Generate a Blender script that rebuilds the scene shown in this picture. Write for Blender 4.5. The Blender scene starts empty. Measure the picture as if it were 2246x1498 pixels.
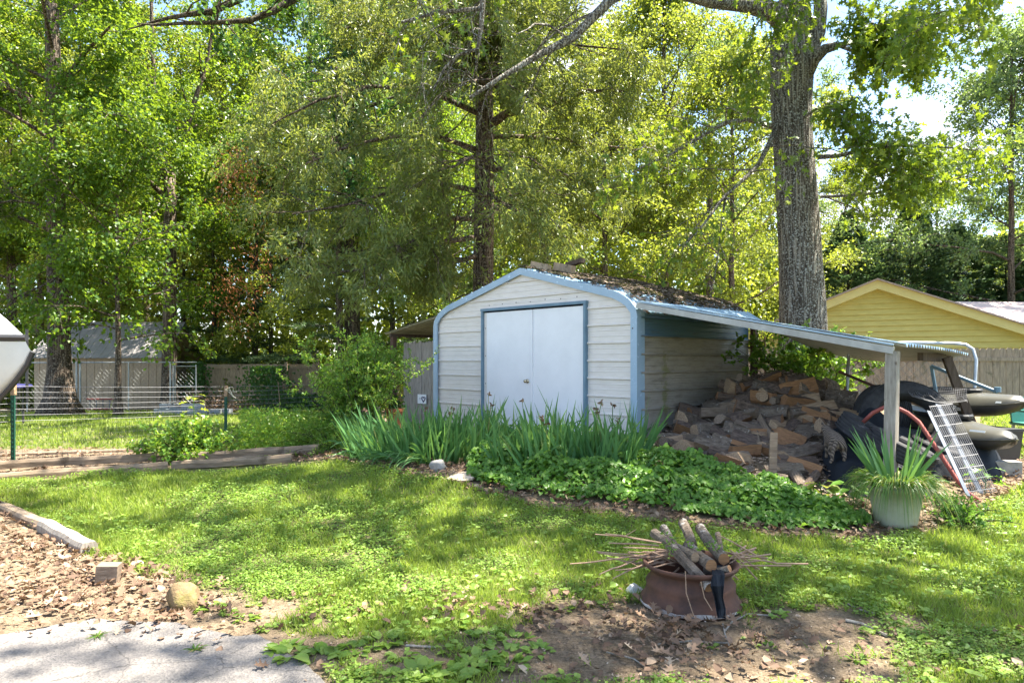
import bpy, math, random
import numpy as np
from mathutils import Vector, Matrix
R = math.radians
sc = bpy.context.scene
col = sc.collection
# ---------------------------------------------------------------- camera
F, CX, HY, EYE = 1497.0, 1123.0, 790.0, 1.5
cd = bpy.data.cameras.new('camera'); cam = bpy.data.objects.new('camera', cd); col.objects.link(cam)
cam.location = (0, 0, EYE); cam.rotation_euler = (R(90), 0, 0)
cd.sensor_width = 36; cd.lens = F/2246*36; cd.shift_y = 41/2246; cd.clip_start = .05; cd.clip_end = 1500
sc.camera = cam
# ---------------------------------------------------------------- light
SUN = Vector((.66, .14, 1.5)).normalized()
w = bpy.data.worlds.new('World'); sc.world = w; w.use_nodes = True
wn = w.node_tree.nodes; wl = w.node_tree.links
bg = wn['Background']; bg.inputs[1].default_value = .085
sky = wn.new('ShaderNodeTexSky'); sky.sky_type = 'NISHITA'; sky.sun_disc = False
sky.sun_elevation = math.asin(SUN.z); sky.sun_rotation = math.atan2(SUN.x, SUN.y)
sky.air_density = 1.0; sky.dust_density = .6; sky.ozone_density = 2.5
tc = wn.new('ShaderNodeTexCoord'); mp = wn.new('ShaderNodeMapping'); mp.inputs['Scale'].default_value = (1, 1, 2.2); mp.inputs['Location'].default_value = (3.7, 1.2, 0)
cn = wn.new('ShaderNodeTexNoise'); cn.inputs['Scale'].default_value = 2.6; cn.inputs['Detail'].default_value = 8; cn.inputs['Roughness'].default_value = .58
cr = wn.new('ShaderNodeValToRGB'); cr.color_ramp.elements[0].position = .49; cr.color_ramp.elements[1].position = .70
mx = wn.new('ShaderNodeMix'); mx.data_type = 'RGBA'
mx.inputs[7].default_value = (5.0, 4.8, 4.6, 1)
wl.new(tc.outputs['Generated'], mp.inputs[0]); wl.new(mp.outputs[0], cn.inputs[0]); wl.new(cn.outputs[0], cr.inputs[0])
wl.new(cr.outputs[0], mx.inputs[0]); wl.new(sky.outputs[0], mx.inputs[6]); wl.new(mx.outputs[2], bg.inputs[0])
sd = bpy.data.lights.new('sun', 'SUN'); sd.energy = 5; sd.angle = R(.55); sd.color = (1, .93, .80)
so = bpy.data.objects.new('sun', sd); col.objects.link(so); so.rotation_euler = (-SUN).to_track_quat('-Z', 'Y').to_euler(); so.location = (0, 0, 30)
sc.view_settings.view_transform = 'Standard'; sc.view_settings.look = 'None'; sc.view_settings.gamma = 1
sc.view_settings.exposure = 2.5
cy = sc.cycles
cy.max_bounces = 7; cy.diffuse_bounces = 4; cy.glossy_bounces = 2; cy.transmission_bounces = 5; cy.transparent_max_bounces = 6
cy.use_denoising = True; cy.denoiser = 'OPENIMAGEDENOISE'; cy.sample_clamp_indirect = 4
try:
    cy.denoising_input_passes = 'RGB_ALBEDO_NORMAL'; cy.denoising_prefilter = 'ACCURATE'
except Exception: pass
cy.caustics_reflective = False; cy.caustics_refractive = False
# ---------------------------------------------------------------- numeric helpers
rng = np.random.default_rng(7); rnd = random.Random(5)
def sm(t):
    t = np.clip(t, 0, 1); return t*t*(3-2*t)
def vnoise(x, y, s=1., seed=0):
    x = np.asarray(x, float)/s+seed*17.3+1000; y = np.asarray(y, float)/s+seed*9.1+1000
    xi = np.floor(x).astype(np.int64); yi = np.floor(y).astype(np.int64); fx = x-xi; fy = y-yi
    fx = fx*fx*(3-2*fx); fy = fy*fy*(3-2*fy)
    def h(a, b):
        n = (a*374761393+b*668265263+seed*1274126177) & 0xffffffff
        n = ((n ^ (n >> 13))*1274126177) & 0xffffffff
        return ((n ^ (n >> 16)) & 0xffff)/65535.
    return (h(xi, yi)*(1-fx)+h(xi+1, yi)*fx)*(1-fy)+(h(xi, yi+1)*(1-fx)+h(xi+1, yi+1)*fx)*fy
def fbm(x, y, s=1., seed=0):
    return (vnoise(x, y, s, seed)+.5*vnoise(x, y, s/2.1, seed+1)+.25*vnoise(x, y, s/4.3, seed+2))/1.75
def mound(x, y):
    return .90*np.exp(-((x-3.85)/1.2)**2-((y-9.75)/1.35)**2)+.10*np.exp(-((x-2.9)/1.1)**2-((y-7.4)/.6)**2)
def Hg(x, y):
    x = np.asarray(x, float); y = np.asarray(y, float)
    A = .08+.34*sm((x+4)/4); S = sm((y-4)/5.5)
    h = A*S-.04*np.maximum(0, y-14)*sm((1-x)/4)
    h = np.where(y > 34, h+0*y, h)
    return h+.018*(fbm(x, y, 1.7, 3)-.5)*sm(y/6)+.012*(fbm(x, y, .35, 8)-.5)+mound(x, y)
def px_of(x, y, z): return CX+x/y*F, HY+(EYE-z)/y*F
def at(px, py, Y): return Vector(((px-CX)/F*Y, Y, EYE-(py-HY)/F*Y))
def gp(px, py, dz=0):
    Y = np.linspace(2.2, 60, 6000); X = (px-CX)/F*Y; Z = EYE-(py-HY)/F*Y
    k = np.argmax(Z <= Hg(X, Y)+dz); return Vector((X[k], Y[k], float(Hg(X[k], Y[k]))))
def onG(x, y, dz=0): return Vector((x, y, float(Hg(x, y))+dz))
def interp(px, pts): return np.interp(px, [p[0] for p in pts], [p[1] for p in pts])
# ---------------------------------------------------------------- object helpers
def tag(o, label=None, cat=None, group=None, kind=None):
    if label: o['label'] = label
    if cat: o['category'] = cat
    if group: o['group'] = group
    if kind: o['kind'] = kind
    return o
def thing(name, label, cat, loc=(0, 0, 0), rz=0, group=None):
    o = bpy.data.objects.new(name, None); col.objects.link(o); o.location = loc; o.rotation_euler = (0, 0, rz)
    o.empty_display_size = .1
    return tag(o, label, cat, group)
def mesh_np(name, V, loops, starts, mats, mi=None, smooth=False):
    me = bpy.data.meshes.new(name); V = np.asarray(V, np.float32)
    me.vertices.add(len(V)); me.vertices.foreach_set('co', V.ravel())
    me.loops.add(len(loops)); me.loops.foreach_set('vertex_index', np.asarray(loops, np.int32))
    me.polygons.add(len(starts)); me.polygons.foreach_set('loop_start', np.asarray(starts, np.int32))
    for m in (mats if isinstance(mats, (list, tuple)) else [mats]): me.materials.append(m)
    if mi is not None: me.polygons.foreach_set('material_index', np.asarray(mi, np.int32))
    me.update(calc_edges=True)
    me.polygons.foreach_set('use_smooth', np.full(len(starts), bool(smooth)))
    return me
class MB:
    def __init__(s): s.v = []; s.f = []; s.m = []; s.n = 0
    def add(s, V, Fs, mi=0):
        V = np.asarray(V, float).reshape(-1, 3); s.v.append(V)
        for f in Fs: s.f.append([i+s.n for i in f]); s.m.append(mi)
        s.n += len(V); return s
    def box(s, c, d, rot=None, mi=0, taper=1.):
        x, y, z = d[0]/2, d[1]/2, d[2]/2
        V = np.array([[-x, -y, -z], [x, -y, -z], [x, y, -z], [-x, y, -z], [-x*taper, -y*taper, z], [x*taper, -y*taper, z], [x*taper, y*taper, z], [-x*taper, y*taper, z]])
        if rot is not None: V = V @ np.array(rot.to_3x3() if isinstance(rot, Matrix) else rot).T
        return s.add(V+np.array(c), [(0, 3, 2, 1), (4, 5, 6, 7), (0, 1, 5, 4), (1, 2, 6, 5), (2, 3, 7, 6), (3, 0, 4, 7)], mi)
    def beam(s, a, b, wd, ht, mi=0, up=(0, 0, 1)):
        a = np.array(a, float); b = np.array(b, float); d = b-a; L = np.linalg.norm(d); d /= L
        sd_ = np.cross(d, up); sd_ /= np.linalg.norm(sd_); u = np.cross(sd_, d)
        M = np.array([d, sd_, u])
        x, y, z = L/2, wd/2, ht/2
        V = np.array([[-x, -y, -z], [x, -y, -z], [x, y, -z], [-x, y, -z], [-x, -y, z], [x, -y, z], [x, y, z], [-x, y, z]]) @ M+(a+b)/2
        return s.add(V, [(0, 3, 2, 1), (4, 5, 6, 7), (0, 1, 5, 4), (1, 2, 6, 5), (2, 3, 7, 6), (3, 0, 4, 7)], mi)
    def tube(s, P, r, n=6, mi=0, cap=True, wob=0.):
        P = np.asarray([tuple(p) for p in P], float); k = len(P); r = np.broadcast_to(np.asarray(r, float), (k,))
        T = np.gradient(P, axis=0); T /= np.linalg.norm(T, axis=1)[:, None]+1e-9
        u = np.cross(T[0], (0, 0, 1.)) if abs(T[0][2]) < .9 else np.cross(T[0], (1., 0, 0))
        u /= np.linalg.norm(u); a = np.arange(n)/n*2*np.pi; V = []
        for i in range(k):
            u = u-T[i]*np.dot(u, T[i]); u /= np.linalg.norm(u)+1e-9; v = np.cross(T[i], u)
            rr = r[i]*(1+wob*(rng.random(n)-.5)) if wob else r[i]*np.ones(n)
            V.append(P[i]+(np.cos(a)*rr)[:, None]*u+(np.sin(a)*rr)[:, None]*v)
        Fs = []
        for i in range(k-1):
            for j in range(n):
                Fs.append((i*n+j, i*n+(j+1) % n, (i+1)*n+(j+1) % n, (i+1)*n+j))
        if cap: Fs.append(tuple(range(n-1, -1, -1))); Fs.append(tuple((k-1)*n+j for j in range(n)))
        return s.add(np.vstack(V), Fs, mi)
    def lathe(s, prof, c=(0, 0, 0), n=32, M=None, mi=0, close=False):
        a = np.arange(n)/n*2*np.pi; V = []
        for r, z in prof: V.append(np.stack([r*np.cos(a), r*np.sin(a), np.full(n, z)], 1))
        V = np.vstack(V)
        if M is not None: V = V @ np.array(M.to_3x3()).T
        k = len(prof); Fs = []
        for i in range(k if close else k-1):
            for j in range(n): Fs.append((i*n+j, i*n+(j+1) % n, ((i+1) % k)*n+(j+1) % n, ((i+1) % k)*n+j))
        return s.add(V+np.array(c), Fs, mi)
    def grid(s, G, mi=0):
        G = np.asarray(G, float); a, b = G.shape[:2]
        return s.add(G.reshape(-1, 3), [(i*b+j, i*b+j+1, (i+1)*b+j+1, (i+1)*b+j) for i in range(a-1) for j in range(b-1)], mi)
    def build(s, name, mats, parent=None, world=False, smooth=False, loc=None, link=True):
        V = np.vstack(s.v)
        if parent is not None and world:
            V = V-np.array(parent.location); a = -parent.rotation_euler.z
            V = V @ np.array([[math.cos(a), -math.sin(a), 0], [math.sin(a), math.cos(a), 0], [0, 0, 1]]).T
        if loc is not None: V = V-np.array(loc)
        loops = [i for f in s.f for i in f]; starts = np.concatenate([[0], np.cumsum([len(f) for f in s.f])[:-1]])
        me = mesh_np(name, V, loops, starts, mats, s.m, smooth)
        o = bpy.data.objects.new(name, me); col.objects.link(o)
        if parent is not None: o.parent = parent
        if loc is not None: o.location = loc
        return o
def copy_tree(o, parent=None):
    c = o.copy(); col.objects.link(c)
    if parent is not None: c.parent = parent
    for ch in list(o.children): copy_tree(ch, c)
    return c
# leaves: N positions, axis dirs, normals, sizes, template
LT = {
 'narrow': [(0, 0), (.3, .12), (.7, .10), (1, 0), (.7, -.10), (.3, -.12)],
 'rhomb': [(0, 0), (.42, .27), (1, 0), (.42, -.27)],
 'broad': [(0, 0), (.22, .30), (.65, .30), (1, 0), (.65, -.30), (.22, -.30)],
 'heart': [(.06, 0), (-.08, .2), (.05, .42), (.35, .45), (.7, .25), (1, 0), (.7, -.25), (.35, -.45), (.05, -.42), (-.08, -.2)],
 'oak': [(0, 0), (.2, .05), (.22, .28), (.34, .10), (.45, .12), (.52, .42), (.62, .13), (.72, .12), (.82, .28), (.82, .08), (1, 0),
         (.82, -.08), (.82, -.28), (.72, -.12), (.62, -.13), (.52, -.42), (.45, -.12), (.34, -.10), (.22, -.28), (.2, -.05)],
 'round': [(0, 0), (.25, .38), (.75, .38), (1, 0), (.75, -.38), (.25, -.38)],
 'needle': [(0, .03), (1, 0), (0, -.03)],
 'tri': [(0, .5), (1, 0), (0, -.5)],
}
def unit(a): return a/(np.linalg.norm(a, axis=-1, keepdims=True)+1e-9)
def leaf_arrays(P, D, Nn, S, tmpl, fold=.25, curl=.25):
    t = np.array(LT[tmpl], float); k = len(t); N = len(P)
    D = unit(D); B = unit(np.cross(Nn, D)); Nn = np.cross(D, B); S = np.asarray(S, float).reshape(-1, 1, 1)
    x = t[None, :, 0, None]; y = t[None, :, 1, None]; z = np.abs(y)*fold-x*x*curl
    V = P[:, None, :]+S*(x*D[:, None, :]+y*B[:, None, :]+z*Nn[:, None, :])
    return V.reshape(-1, 3), k
class Leaves:
    def __init__(s): s.V = []; s.k = []; s.mi = []
    def add(s, P, D, Nn, S, tmpl, fold=.25, curl=.25, mi=0):
        if len(P) == 0: return s
        V, k = leaf_arrays(np.asarray(P, float), np.asarray(D, float), np.asarray(Nn, float), S, tmpl, fold, curl)
        s.V.append(V); s.k.append(np.full(len(P), k)); s.mi.append(np.full(len(P), mi)); return s
    def mesh(s, name, mats):
        V = np.vstack(s.V); k = np.concatenate(s.k); st = np.concatenate([[0], np.cumsum(k)[:-1]])
        return mesh_np(name, V, np.arange(len(V)), st, mats, np.concatenate(s.mi))
    def build(s, name, mats, parent=None, world=False, loc=None):
        off = parent.location if (parent is not None and world) else (loc if loc is not None else None)
        if off is not None: s.V = [v-np.array(off) for v in s.V]
        o = bpy.data.objects.new(name, s.mesh(name, mats)); col.objects.link(o)
        if parent is not None: o.parent = parent
        if loc is not None: o.location = loc
        return o
def ribbons(P, D, L, W, bend, K=6, tw=None, pt=1.4):
    """sword leaves: start P, direction D, length L, width W, bend = droop"""
    P = np.asarray(P, float); N = len(P); D = unit(np.asarray(D, float)); L = np.broadcast_to(L, N); W = np.broadcast_to(W, N); bend = np.broadcast_to(bend, N)
    sd_ = unit(np.cross(D, rng.normal(size=(N, 3)))) if tw is None else unit(np.cross(D, tw))
    rows = []
    for i in range(K+1):
        t = i/K; c = P+D*(L*t)[:, None]-np.array([0, 0, 1.])*(bend*L*t**2.6)[:, None]
        wv = W*(1-t**pt*.97)*(.6+.4*min(1, t*4)); rows.append(np.stack([c-sd_*wv[:, None]/2, c+sd_*wv[:, None]/2], 1))
    V = np.stack(rows, 1).reshape(-1, 3)  # N,(K+1),2,3
    base = (np.arange(N)*(K+1)*2)[:, None, None]; i = (np.arange(K)*2)[None, :, None]
    loops = (base+i+np.array([0, 1, 3, 2])[None, None, :]).reshape(-1)
    return V, loops, np.arange(N*K)*4
# ---------------------------------------------------------------- materials
MATS = {}
def nt(name):
    m = bpy.data.materials.new(name); m.use_nodes = True; MATS[name] = m
    return m, m.node_tree.nodes, m.node_tree.links, m.node_tree.nodes['Principled BSDF']
def mat(name, c1, c2=None, scale=8, rough=.8, bump=.3, stretch=(1, 1, 1), metal=0, c3=None, s3=2., t3=.55, det=6, bscale=None, spec=.3, bdist=.01, w3=.08):
    m, n, l, b = nt(name); b.inputs['Roughness'].default_value = rough; b.inputs['Metallic'].default_value = metal
    b.inputs['Specular IOR Level'].default_value = spec
    c2 = c2 or tuple(x*.7 for x in c1)
    tc = n.new('ShaderNodeTexCoord'); mp = n.new('ShaderNodeMapping'); mp.inputs['Scale'].default_value = stretch
    l.new(tc.outputs['Object'], mp.inputs[0])
    no = n.new('ShaderNodeTexNoise'); no.inputs['Scale'].default_value = scale; no.inputs['Detail'].default_value = det; no.inputs['Roughness'].default_value = .65
    l.new(mp.outputs[0], no.inputs[0])
    rp = n.new('ShaderNodeValToRGB'); rp.color_ramp.elements[0].position = .32; rp.color_ramp.elements[1].position = .68
    rp.color_ramp.elements[0].color = (*c2, 1); rp.color_ramp.elements[1].color = (*c1, 1); l.new(no.outputs[0], rp.inputs[0])
    out = rp.outputs[0]
    if c3:
        n3 = n.new('ShaderNodeTexNoise'); n3.inputs['Scale'].default_value = s3; n3.inputs['Detail'].default_value = 5; n3.inputs['Roughness'].default_value = .7
        l.new(tc.outputs['Object'], n3.inputs[0])
        r3 = n.new('ShaderNodeValToRGB'); r3.color_ramp.elements[0].position = t3; r3.color_ramp.elements[1].position = t3+w3; l.new(n3.outputs[0], r3.inputs[0])
        mx = n.new('ShaderNodeMix'); mx.data_type = 'RGBA'; mx.inputs[7].default_value = (*c3, 1)
        l.new(r3.outputs[0], mx.inputs[0]); l.new(out, mx.inputs[6]); out = mx.outputs[2]
    l.new(out, b.inputs['Base Color'])
    if bump:
        bp = n.new('ShaderNodeBump'); bp.inputs['Strength'].default_value = bump; bp.inputs['Distance'].default_value = bdist
        if bscale:
            nb = n.new('ShaderNodeTexNoise'); nb.inputs['Scale'].default_value = bscale; nb.inputs['Detail'].default_value = 5; l.new(mp.outputs[0], nb.inputs[0]); l.new(nb.outputs[0], bp.inputs['Height'])
        else: l.new(no.outputs[0], bp.inputs['Height'])
        l.new(bp.outputs[0], b.inputs['Normal'])
    return m
def leafmat(name, c1, c2, tr=.45, rough=.45, tcol=None, c3=None, spec=.35, p3=.93, big=.0):
    m, n, l, b = nt(name); b.inputs['Roughness'].default_value = rough; b.inputs['Specular IOR Level'].default_value = spec
    g = n.new('ShaderNodeNewGeometry'); rp = n.new('ShaderNodeValToRGB'); rp.color_ramp.elements[0].color = (*c1, 1); rp.color_ramp.elements[1].color = (*c2, 1)
    if c3:
        e = rp.color_ramp.elements.new(p3); e.color = (*c2, 1); rp.color_ramp.elements[-1].color = (*c3, 1)
    l.new(g.outputs['Random Per Island'], rp.inputs[0]); l.new(rp.outputs[0], b.inputs['Base Color'])
    if tr:
        t = n.new('ShaderNodeBsdfTranslucent'); ms = n.new('ShaderNodeMixShader'); ms.inputs[0].default_value = tr
        hs = n.new('ShaderNodeMix'); hs.data_type = 'RGBA'; hs.inputs[0].default_value = .6; hs.inputs[7].default_value = (*(tcol or (.32, .42, .02)), 1)
        l.new(rp.outputs[0], hs.inputs[6]); l.new(hs.outputs[2], t.inputs[0])
        l.new(b.outputs[0], ms.inputs[1]); l.new(t.outputs[0], ms.inputs[2]); l.new(ms.outputs[0], n['Material Output'].inputs[0])
    return m
def barkmat(name, c1, c2, c3, sc_=9., bump=.9, dist=.03, zst=.10):
    m, n, l, b = nt(name); b.inputs['Roughness'].default_value = .9; b.inputs['Specular IOR Level'].default_value = .15
    tc = n.new('ShaderNodeTexCoord'); mp = n.new('ShaderNodeMapping'); mp.inputs['Scale'].default_value = (1, 1, zst); l.new(tc.outputs['Object'], mp.inputs[0])
    nz = n.new('ShaderNodeTexNoise'); nz.inputs['Scale'].default_value = sc_*.6; nz.inputs['Detail'].default_value = 3; l.new(mp.outputs[0], nz.inputs[0])
    ad = n.new('ShaderNodeMix'); ad.data_type = 'VECTOR'; ad.inputs[0].default_value = .12; l.new(mp.outputs[0], ad.inputs[4]); l.new(nz.outputs['Color'], ad.inputs[5])
    vo = n.new('ShaderNodeTexVoronoi'); vo.feature = 'DISTANCE_TO_EDGE'; vo.inputs['Scale'].default_value = sc_*1.9; l.new(ad.outputs[1], vo.inputs[0])
    n2 = n.new('ShaderNodeTexNoise'); n2.inputs['Scale'].default_value = sc_*3; n2.inputs['Detail'].default_value = 6; l.new(tc.outputs['Object'], n2.inputs[0])
    rp = n.new('ShaderNodeValToRGB'); e = rp.color_ramp.elements; e[0].position = .0; e[0].color = (*c2, 1); e[1].position = .32; e[1].color = (*c1, 1); l.new(vo.outputs[0], rp.inputs[0])
    r2 = n.new('ShaderNodeValToRGB'); r2.color_ramp.elements[0].position = .52; r2.color_ramp.elements[1].position = .62; l.new(n2.outputs[0], r2.inputs[0])
    mx = n.new('ShaderNodeMix'); mx.data_type = 'RGBA'; mx.inputs[7].default_value = (*c3, 1); l.new(rp.outputs[0], mx.inputs[6])
    mm = n.new('ShaderNodeMath'); mm.operation = 'MULTIPLY'; l.new(r2.outputs[0], mm.inputs[0]); l.new(rp.outputs['Alpha'], mm.inputs[1])
    ms = n.new('ShaderNodeMath'); ms.operation = 'MULTIPLY'; ms.inputs[1].default_value = .75; l.new(mm.outputs[0], ms.inputs[0]); l.new(ms.outputs[0], mx.inputs[0])
    l.new(mx.outputs[2], b.inputs['Base Color'])
    bp = n.new('ShaderNodeBump'); bp.inputs['Strength'].default_value = bump; bp.inputs['Distance'].default_value = dist
    sq = n.new('ShaderNodeMath'); sq.operation = 'MINIMUM'; sq.inputs[1].default_value = .3; l.new(vo.outputs[0], sq.inputs[0]); 
    a2 = n.new('ShaderNodeMath'); a2.operation = 'MULTIPLY_ADD'; a2.inputs[1].default_value = .35; l.new(n2.outputs[0], a2.inputs[0]); l.new(sq.outputs[0], a2.inputs[2])
    l.new(a2.outputs[0], bp.inputs['Height']); l.new(bp.outputs[0], b.inputs['Normal'])
    return m
BARK_OAK = barkmat('bark_oak', (.24, .215, .18), (.035, .028, .022), (.40, .41, .38), 12, 1, .05, .065)
BARK_BR = barkmat('bark_brown', (.16, .12, .09), (.03, .022, .017), (.26, .22, .18), 8, 1, .05)
BARK_DK = barkmat('bark_dark', (.09, .07, .05), (.02, .016, .012), (.13, .13, .08), 8, .8, .04)
BARK_GR = mat('bark_grey_twig', (.34, .32, .27), (.14, .12, .10), 22, .9, .4)
L_OAK = leafmat('leaf_oak', (.03, .085, .012), (.085, .17, .025), .46, .36, (.40, .50, .02), (.28, .32, .05), p3=.9)
L_WIL = leafmat('leaf_willow_oak', (.06, .105, .03), (.15, .20, .06), .42, .36, (.42, .46, .05), (.32, .30, .12), .42, p3=.9)
L_VIV = leafmat('leaf_vivid', (.035, .10, .014), (.10, .19, .022), .48, .38, (.34, .46, .02), (.24, .36, .04), p3=.9)
L_YEL = leafmat('leaf_yellowgreen', (.06, .11, .016), (.18, .23, .035), .5, .38, (.44, .50, .04), (.34, .35, .08), p3=.88)
L_GRY = leafmat('leaf_greygreen', (.07, .13, .045), (.15, .22, .09), .42, .35, (.34, .46, .08), (.28, .33, .13), p3=.9)
L_PIN = leafmat('leaf_pine', (.025, .06, .02), (.06, .11, .035), .25, .5, (.12, .18, .04), (.10, .13, .05))
L_CYP = leafmat('leaf_cypress', (.055, .12, .055), (.13, .22, .10), .25, .5, (.14, .24, .06), (.14, .18, .07))
L_RUST = leafmat('leaf_rust', (.22, .07, .02), (.36, .15, .06), .3, .6, (.4, .14, .04))
L_SHR = leafmat('leaf_shrub', (.06, .17, .02), (.16, .30, .05), .45, .35, (.42, .58, .04), (.45, .48, .15), p3=.85)
L_IVY = leafmat('leaf_ivy', (.02, .07, .015), (.05, .14, .02), .3, .3, (.2, .34, .03))
L_IRIS = leafmat('leaf_iris', (.05, .145, .045), (.12, .26, .10), .35, .38, (.25, .45, .06), (.30, .33, .12), p3=.96)
L_GC = leafmat('leaf_ground_cover', (.055, .14, .018), (.13, .26, .04), .4, .38, (.3, .55, .04), (.26, .42, .06), p3=.88)
L_GRASS = leafmat('leaf_grass', (.11, .18, .022), (.25, .32, .06), .45, .55, (.45, .60, .06), (.42, .42, .15), p3=.9)
L_CLOV = leafmat('leaf_clover', (.09, .175, .022), (.21, .30, .05), .4, .5, (.35, .58, .06), (.30, .42, .10), p3=.92)
L_PLANT = leafmat('leaf_plantain', (.12, .22, .03), (.27, .38, .08), .4, .42, (.45, .62, .08))
L_LIR = leafmat('leaf_liriope', (.04, .105, .015), (.09, .19, .03), .3, .4, (.3, .45, .04), (.42, .30, .14), p3=.8)
L_DRY = leafmat('leaf_dry', (.075, .043, .027), (.24, .155, .10), .12, .75, (.4, .25, .12), (.40, .31, .22), p3=.85)
CHIP = leafmat('wood_chip', (.11, .075, .052), (.31, .23, .165), 0, .8, c3=(.45, .38, .30), p3=.88)
W_GREY = mat('wood_weathered', (.36, .325, .28), (.20, .17, .14), 10, .85, .5, (4, 4, .5), c3=(.13, .10, .08), s3=7, t3=.63)
W_BROWN = mat('wood_fence_brown', (.40, .31, .21), (.22, .165, .11), 9, .85, .5, (4, 4, .5), c3=(.08, .07, .04), s3=3, t3=.6)
W_FENCE = mat('wood_fence_grey', (.31, .26, .21), (.15, .125, .10), 9, .85, .5, (4, 4, .5), c3=(.12, .11, .08), s3=3, t3=.6)
W_DARK = mat('wood_dark_rail', (.11, .08, .06), (.05, .035, .025), 9, .85, .5, (4, 4, .6))
W_TIMB = mat('wood_timber', (.31, .24, .175), (.15, .11, .075), 7, .85, .5, (.6, 4, 4), c3=(.12, .09, .06), s3=4, t3=.6)
W_CUT = mat('wood_cut', (.38, .27, .17), (.20, .13, .08), 9, .8, .6, (.5, 4, 4), c3=(.18, .12, .08), s3=5, t3=.6)
W_CUTG = mat('wood_cut_grey', (.25, .19, .14), (.12, .085, .06), 9, .85, .6, (.5, 4, 4), c3=(.12, .09, .07), s3=5, t3=.6)
W_ORNG = mat('wood_cut_orange', (.30, .16, .075), (.16, .08, .04), 9, .8, .6, (.5, 4, 4), c3=(.13, .07, .04), s3=5, t3=.62)
W_BARK = mat('log_bark', (.21, .165, .125), (.065, .048, .035), 14, .95, 1, (.5, 2, 2), c3=(.42, .38, .33), s3=9, t3=.60, bdist=.02)
W_BARKD = mat('log_bark_dark', (.17, .12, .09), (.05, .035, .028), 14, .95, 1, (.5, 2, 2), c3=(.36, .30, .24), s3=9, t3=.66, bdist=.02)
TWIG = mat('twig', (.42, .29, .20), (.24, .15, .10), 20, .8, .3)
M_WHITE = mat('door_white', (.74, .745, .76), (.68, .685, .70), 3, .35, .04)
M_BLUE = mat('trim_blue', (.31, .42, .52), (.26, .37, .47), 5, .45, .06, c3=(.46, .60, .72), s3=14, t3=.60, spec=.5)
M_BLUED = mat('frame_slate_blue', (.15, .24, .31), (.11, .18, .24), 5, .5, .06)
M_GALV = mat('galvanised', (.42, .45, .47), (.30, .32, .34), 12, .45, .05, metal=.6)
M_WIREW = mat('wire_pale', (.22, .22, .23), (.15, .15, .16), 12, .5, .0)
M_WIREB = mat('wire_dark', (.07, .08, .08), (.04, .05, .05), 12, .6, .0)
M_LINK = mat('chain_link', (.16, .17, .17), (.10, .11, .11), 12, .5, 0, metal=.4)
M_LINKR = mat('chain_link_rust', (.20, .14, .10), (.12, .08, .06), 12, .7, 0)
M_GREENP = mat('t_post_green', (.02, .09, .06), (.015, .06, .04), 12, .5, .1)
M_RUST = mat('rust', (.13, .062, .04), (.05, .03, .024), 7, .8, .5, c3=(.05, .035, .03), s3=5, t3=.60, w3=.2)
M_RED = mat('red_painted_metal', (.38, .10, .08), (.26, .07, .06), 12, .6, .2, c3=(.40, .28, .25), s3=20, t3=.62)
M_TIRE = mat('tyre_rubber', (.045, .045, .048), (.022, .022, .024), 14, .75, .6, c3=(.12, .11, .10), s3=6, t3=.62)
M_TARP = mat('tarp_black', (.012, .016, .022), (.008, .010, .014), 5, .7, .25, spec=.2, bdist=.03)
M_KAY = mat('kayak_plastic', (.065, .063, .05), (.045, .043, .035), 5, .38, .05, c3=(.13, .125, .105), s3=9, t3=.66, spec=.45)
M_BLK = mat('black_plastic', (.03, .03, .033), (.02, .02, .022), 8, .5, .1, spec=.5)
M_GREYP = mat('grey_plastic', (.13, .15, .19), (.10, .12, .15), 8, .5, .05)
M_STICK = mat('white_lettering', (.8, .8, .78), (.7, .7, .68), 8, .6, 0)
M_CONC = mat('concrete', (.36, .34, .31), (.22, .21, .19), 12, .9, .5)
M_STONE = mat('stone_mossy', (.27, .19, .095), (.11, .075, .04), 7, .9, 1., c3=(.13, .125, .03), s3=6, t3=.52, w3=.15, bdist=.03)
M_PALE = mat('pale_stone', (.60, .59, .56), (.40, .38, .36), 6, .9, .6)
M_BLOCK = mat('block_grey', (.38, .40, .42), (.24, .25, .27), 10, .9, .5)
M_TERRA = mat('terracotta', (.42, .15, .07), (.27, .10, .05), 6, .8, .2)
M_POT = mat('pot_pale_green', (.42, .43, .31), (.30, .31, .21), 4, .6, .1, c3=(.28, .27, .17), s3=3.2, t3=.60, w3=.2)
M_BOAT = mat('boat_white', (.80, .80, .80), (.70, .70, .70), 3, .3, .02, spec=.5)
M_NAVY = mat('trampoline_pad', (.03, .03, .12), (.02, .02, .08), 8, .6, .1)
M_TAN = mat('siding_tan', (.44, .33, .23), (.37, .275, .19), 4, .8, .15)
M_SHEDROOF = mat('roof_dark_metal', (.27, .25, .25), (.20, .19, .19), 4, .4, .05, spec=.5)
M_SHING = mat('shingles', (.40, .33, .30), (.22, .18, .17), 30, .95, .6, c3=(.13, .11, .10), s3=4, t3=.62)
M_SHINGP = mat('shingles_pink', (.62, .50, .46), (.46, .36, .33), 30, .95, .4)
M_STEEL = mat('knob_brass', (.55, .47, .33), (.4, .34, .24), 5, .25, 0, metal=1)
M_GLASS = mat('dark_opening', (.05, .07, .07), (.03, .04, .04), 5, .2, 0, spec=.6)
M_HEART = mat('heart_ink', (.05, .04, .12), (.03, .03, .08), 5, .6, 0)
M_BROWNP = mat('brown_post', (.13, .075, .05), (.07, .04, .03), 8, .85, .4, (3, 3, .5))
M_TEAL = mat('teal_plastic', (.05, .22, .18), (.04, .16, .13), 8, .4, 0)
M_CAP = mat('cap_cream', (.75, .70, .55), (.6, .55, .4), 8, .6, 0)
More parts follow.
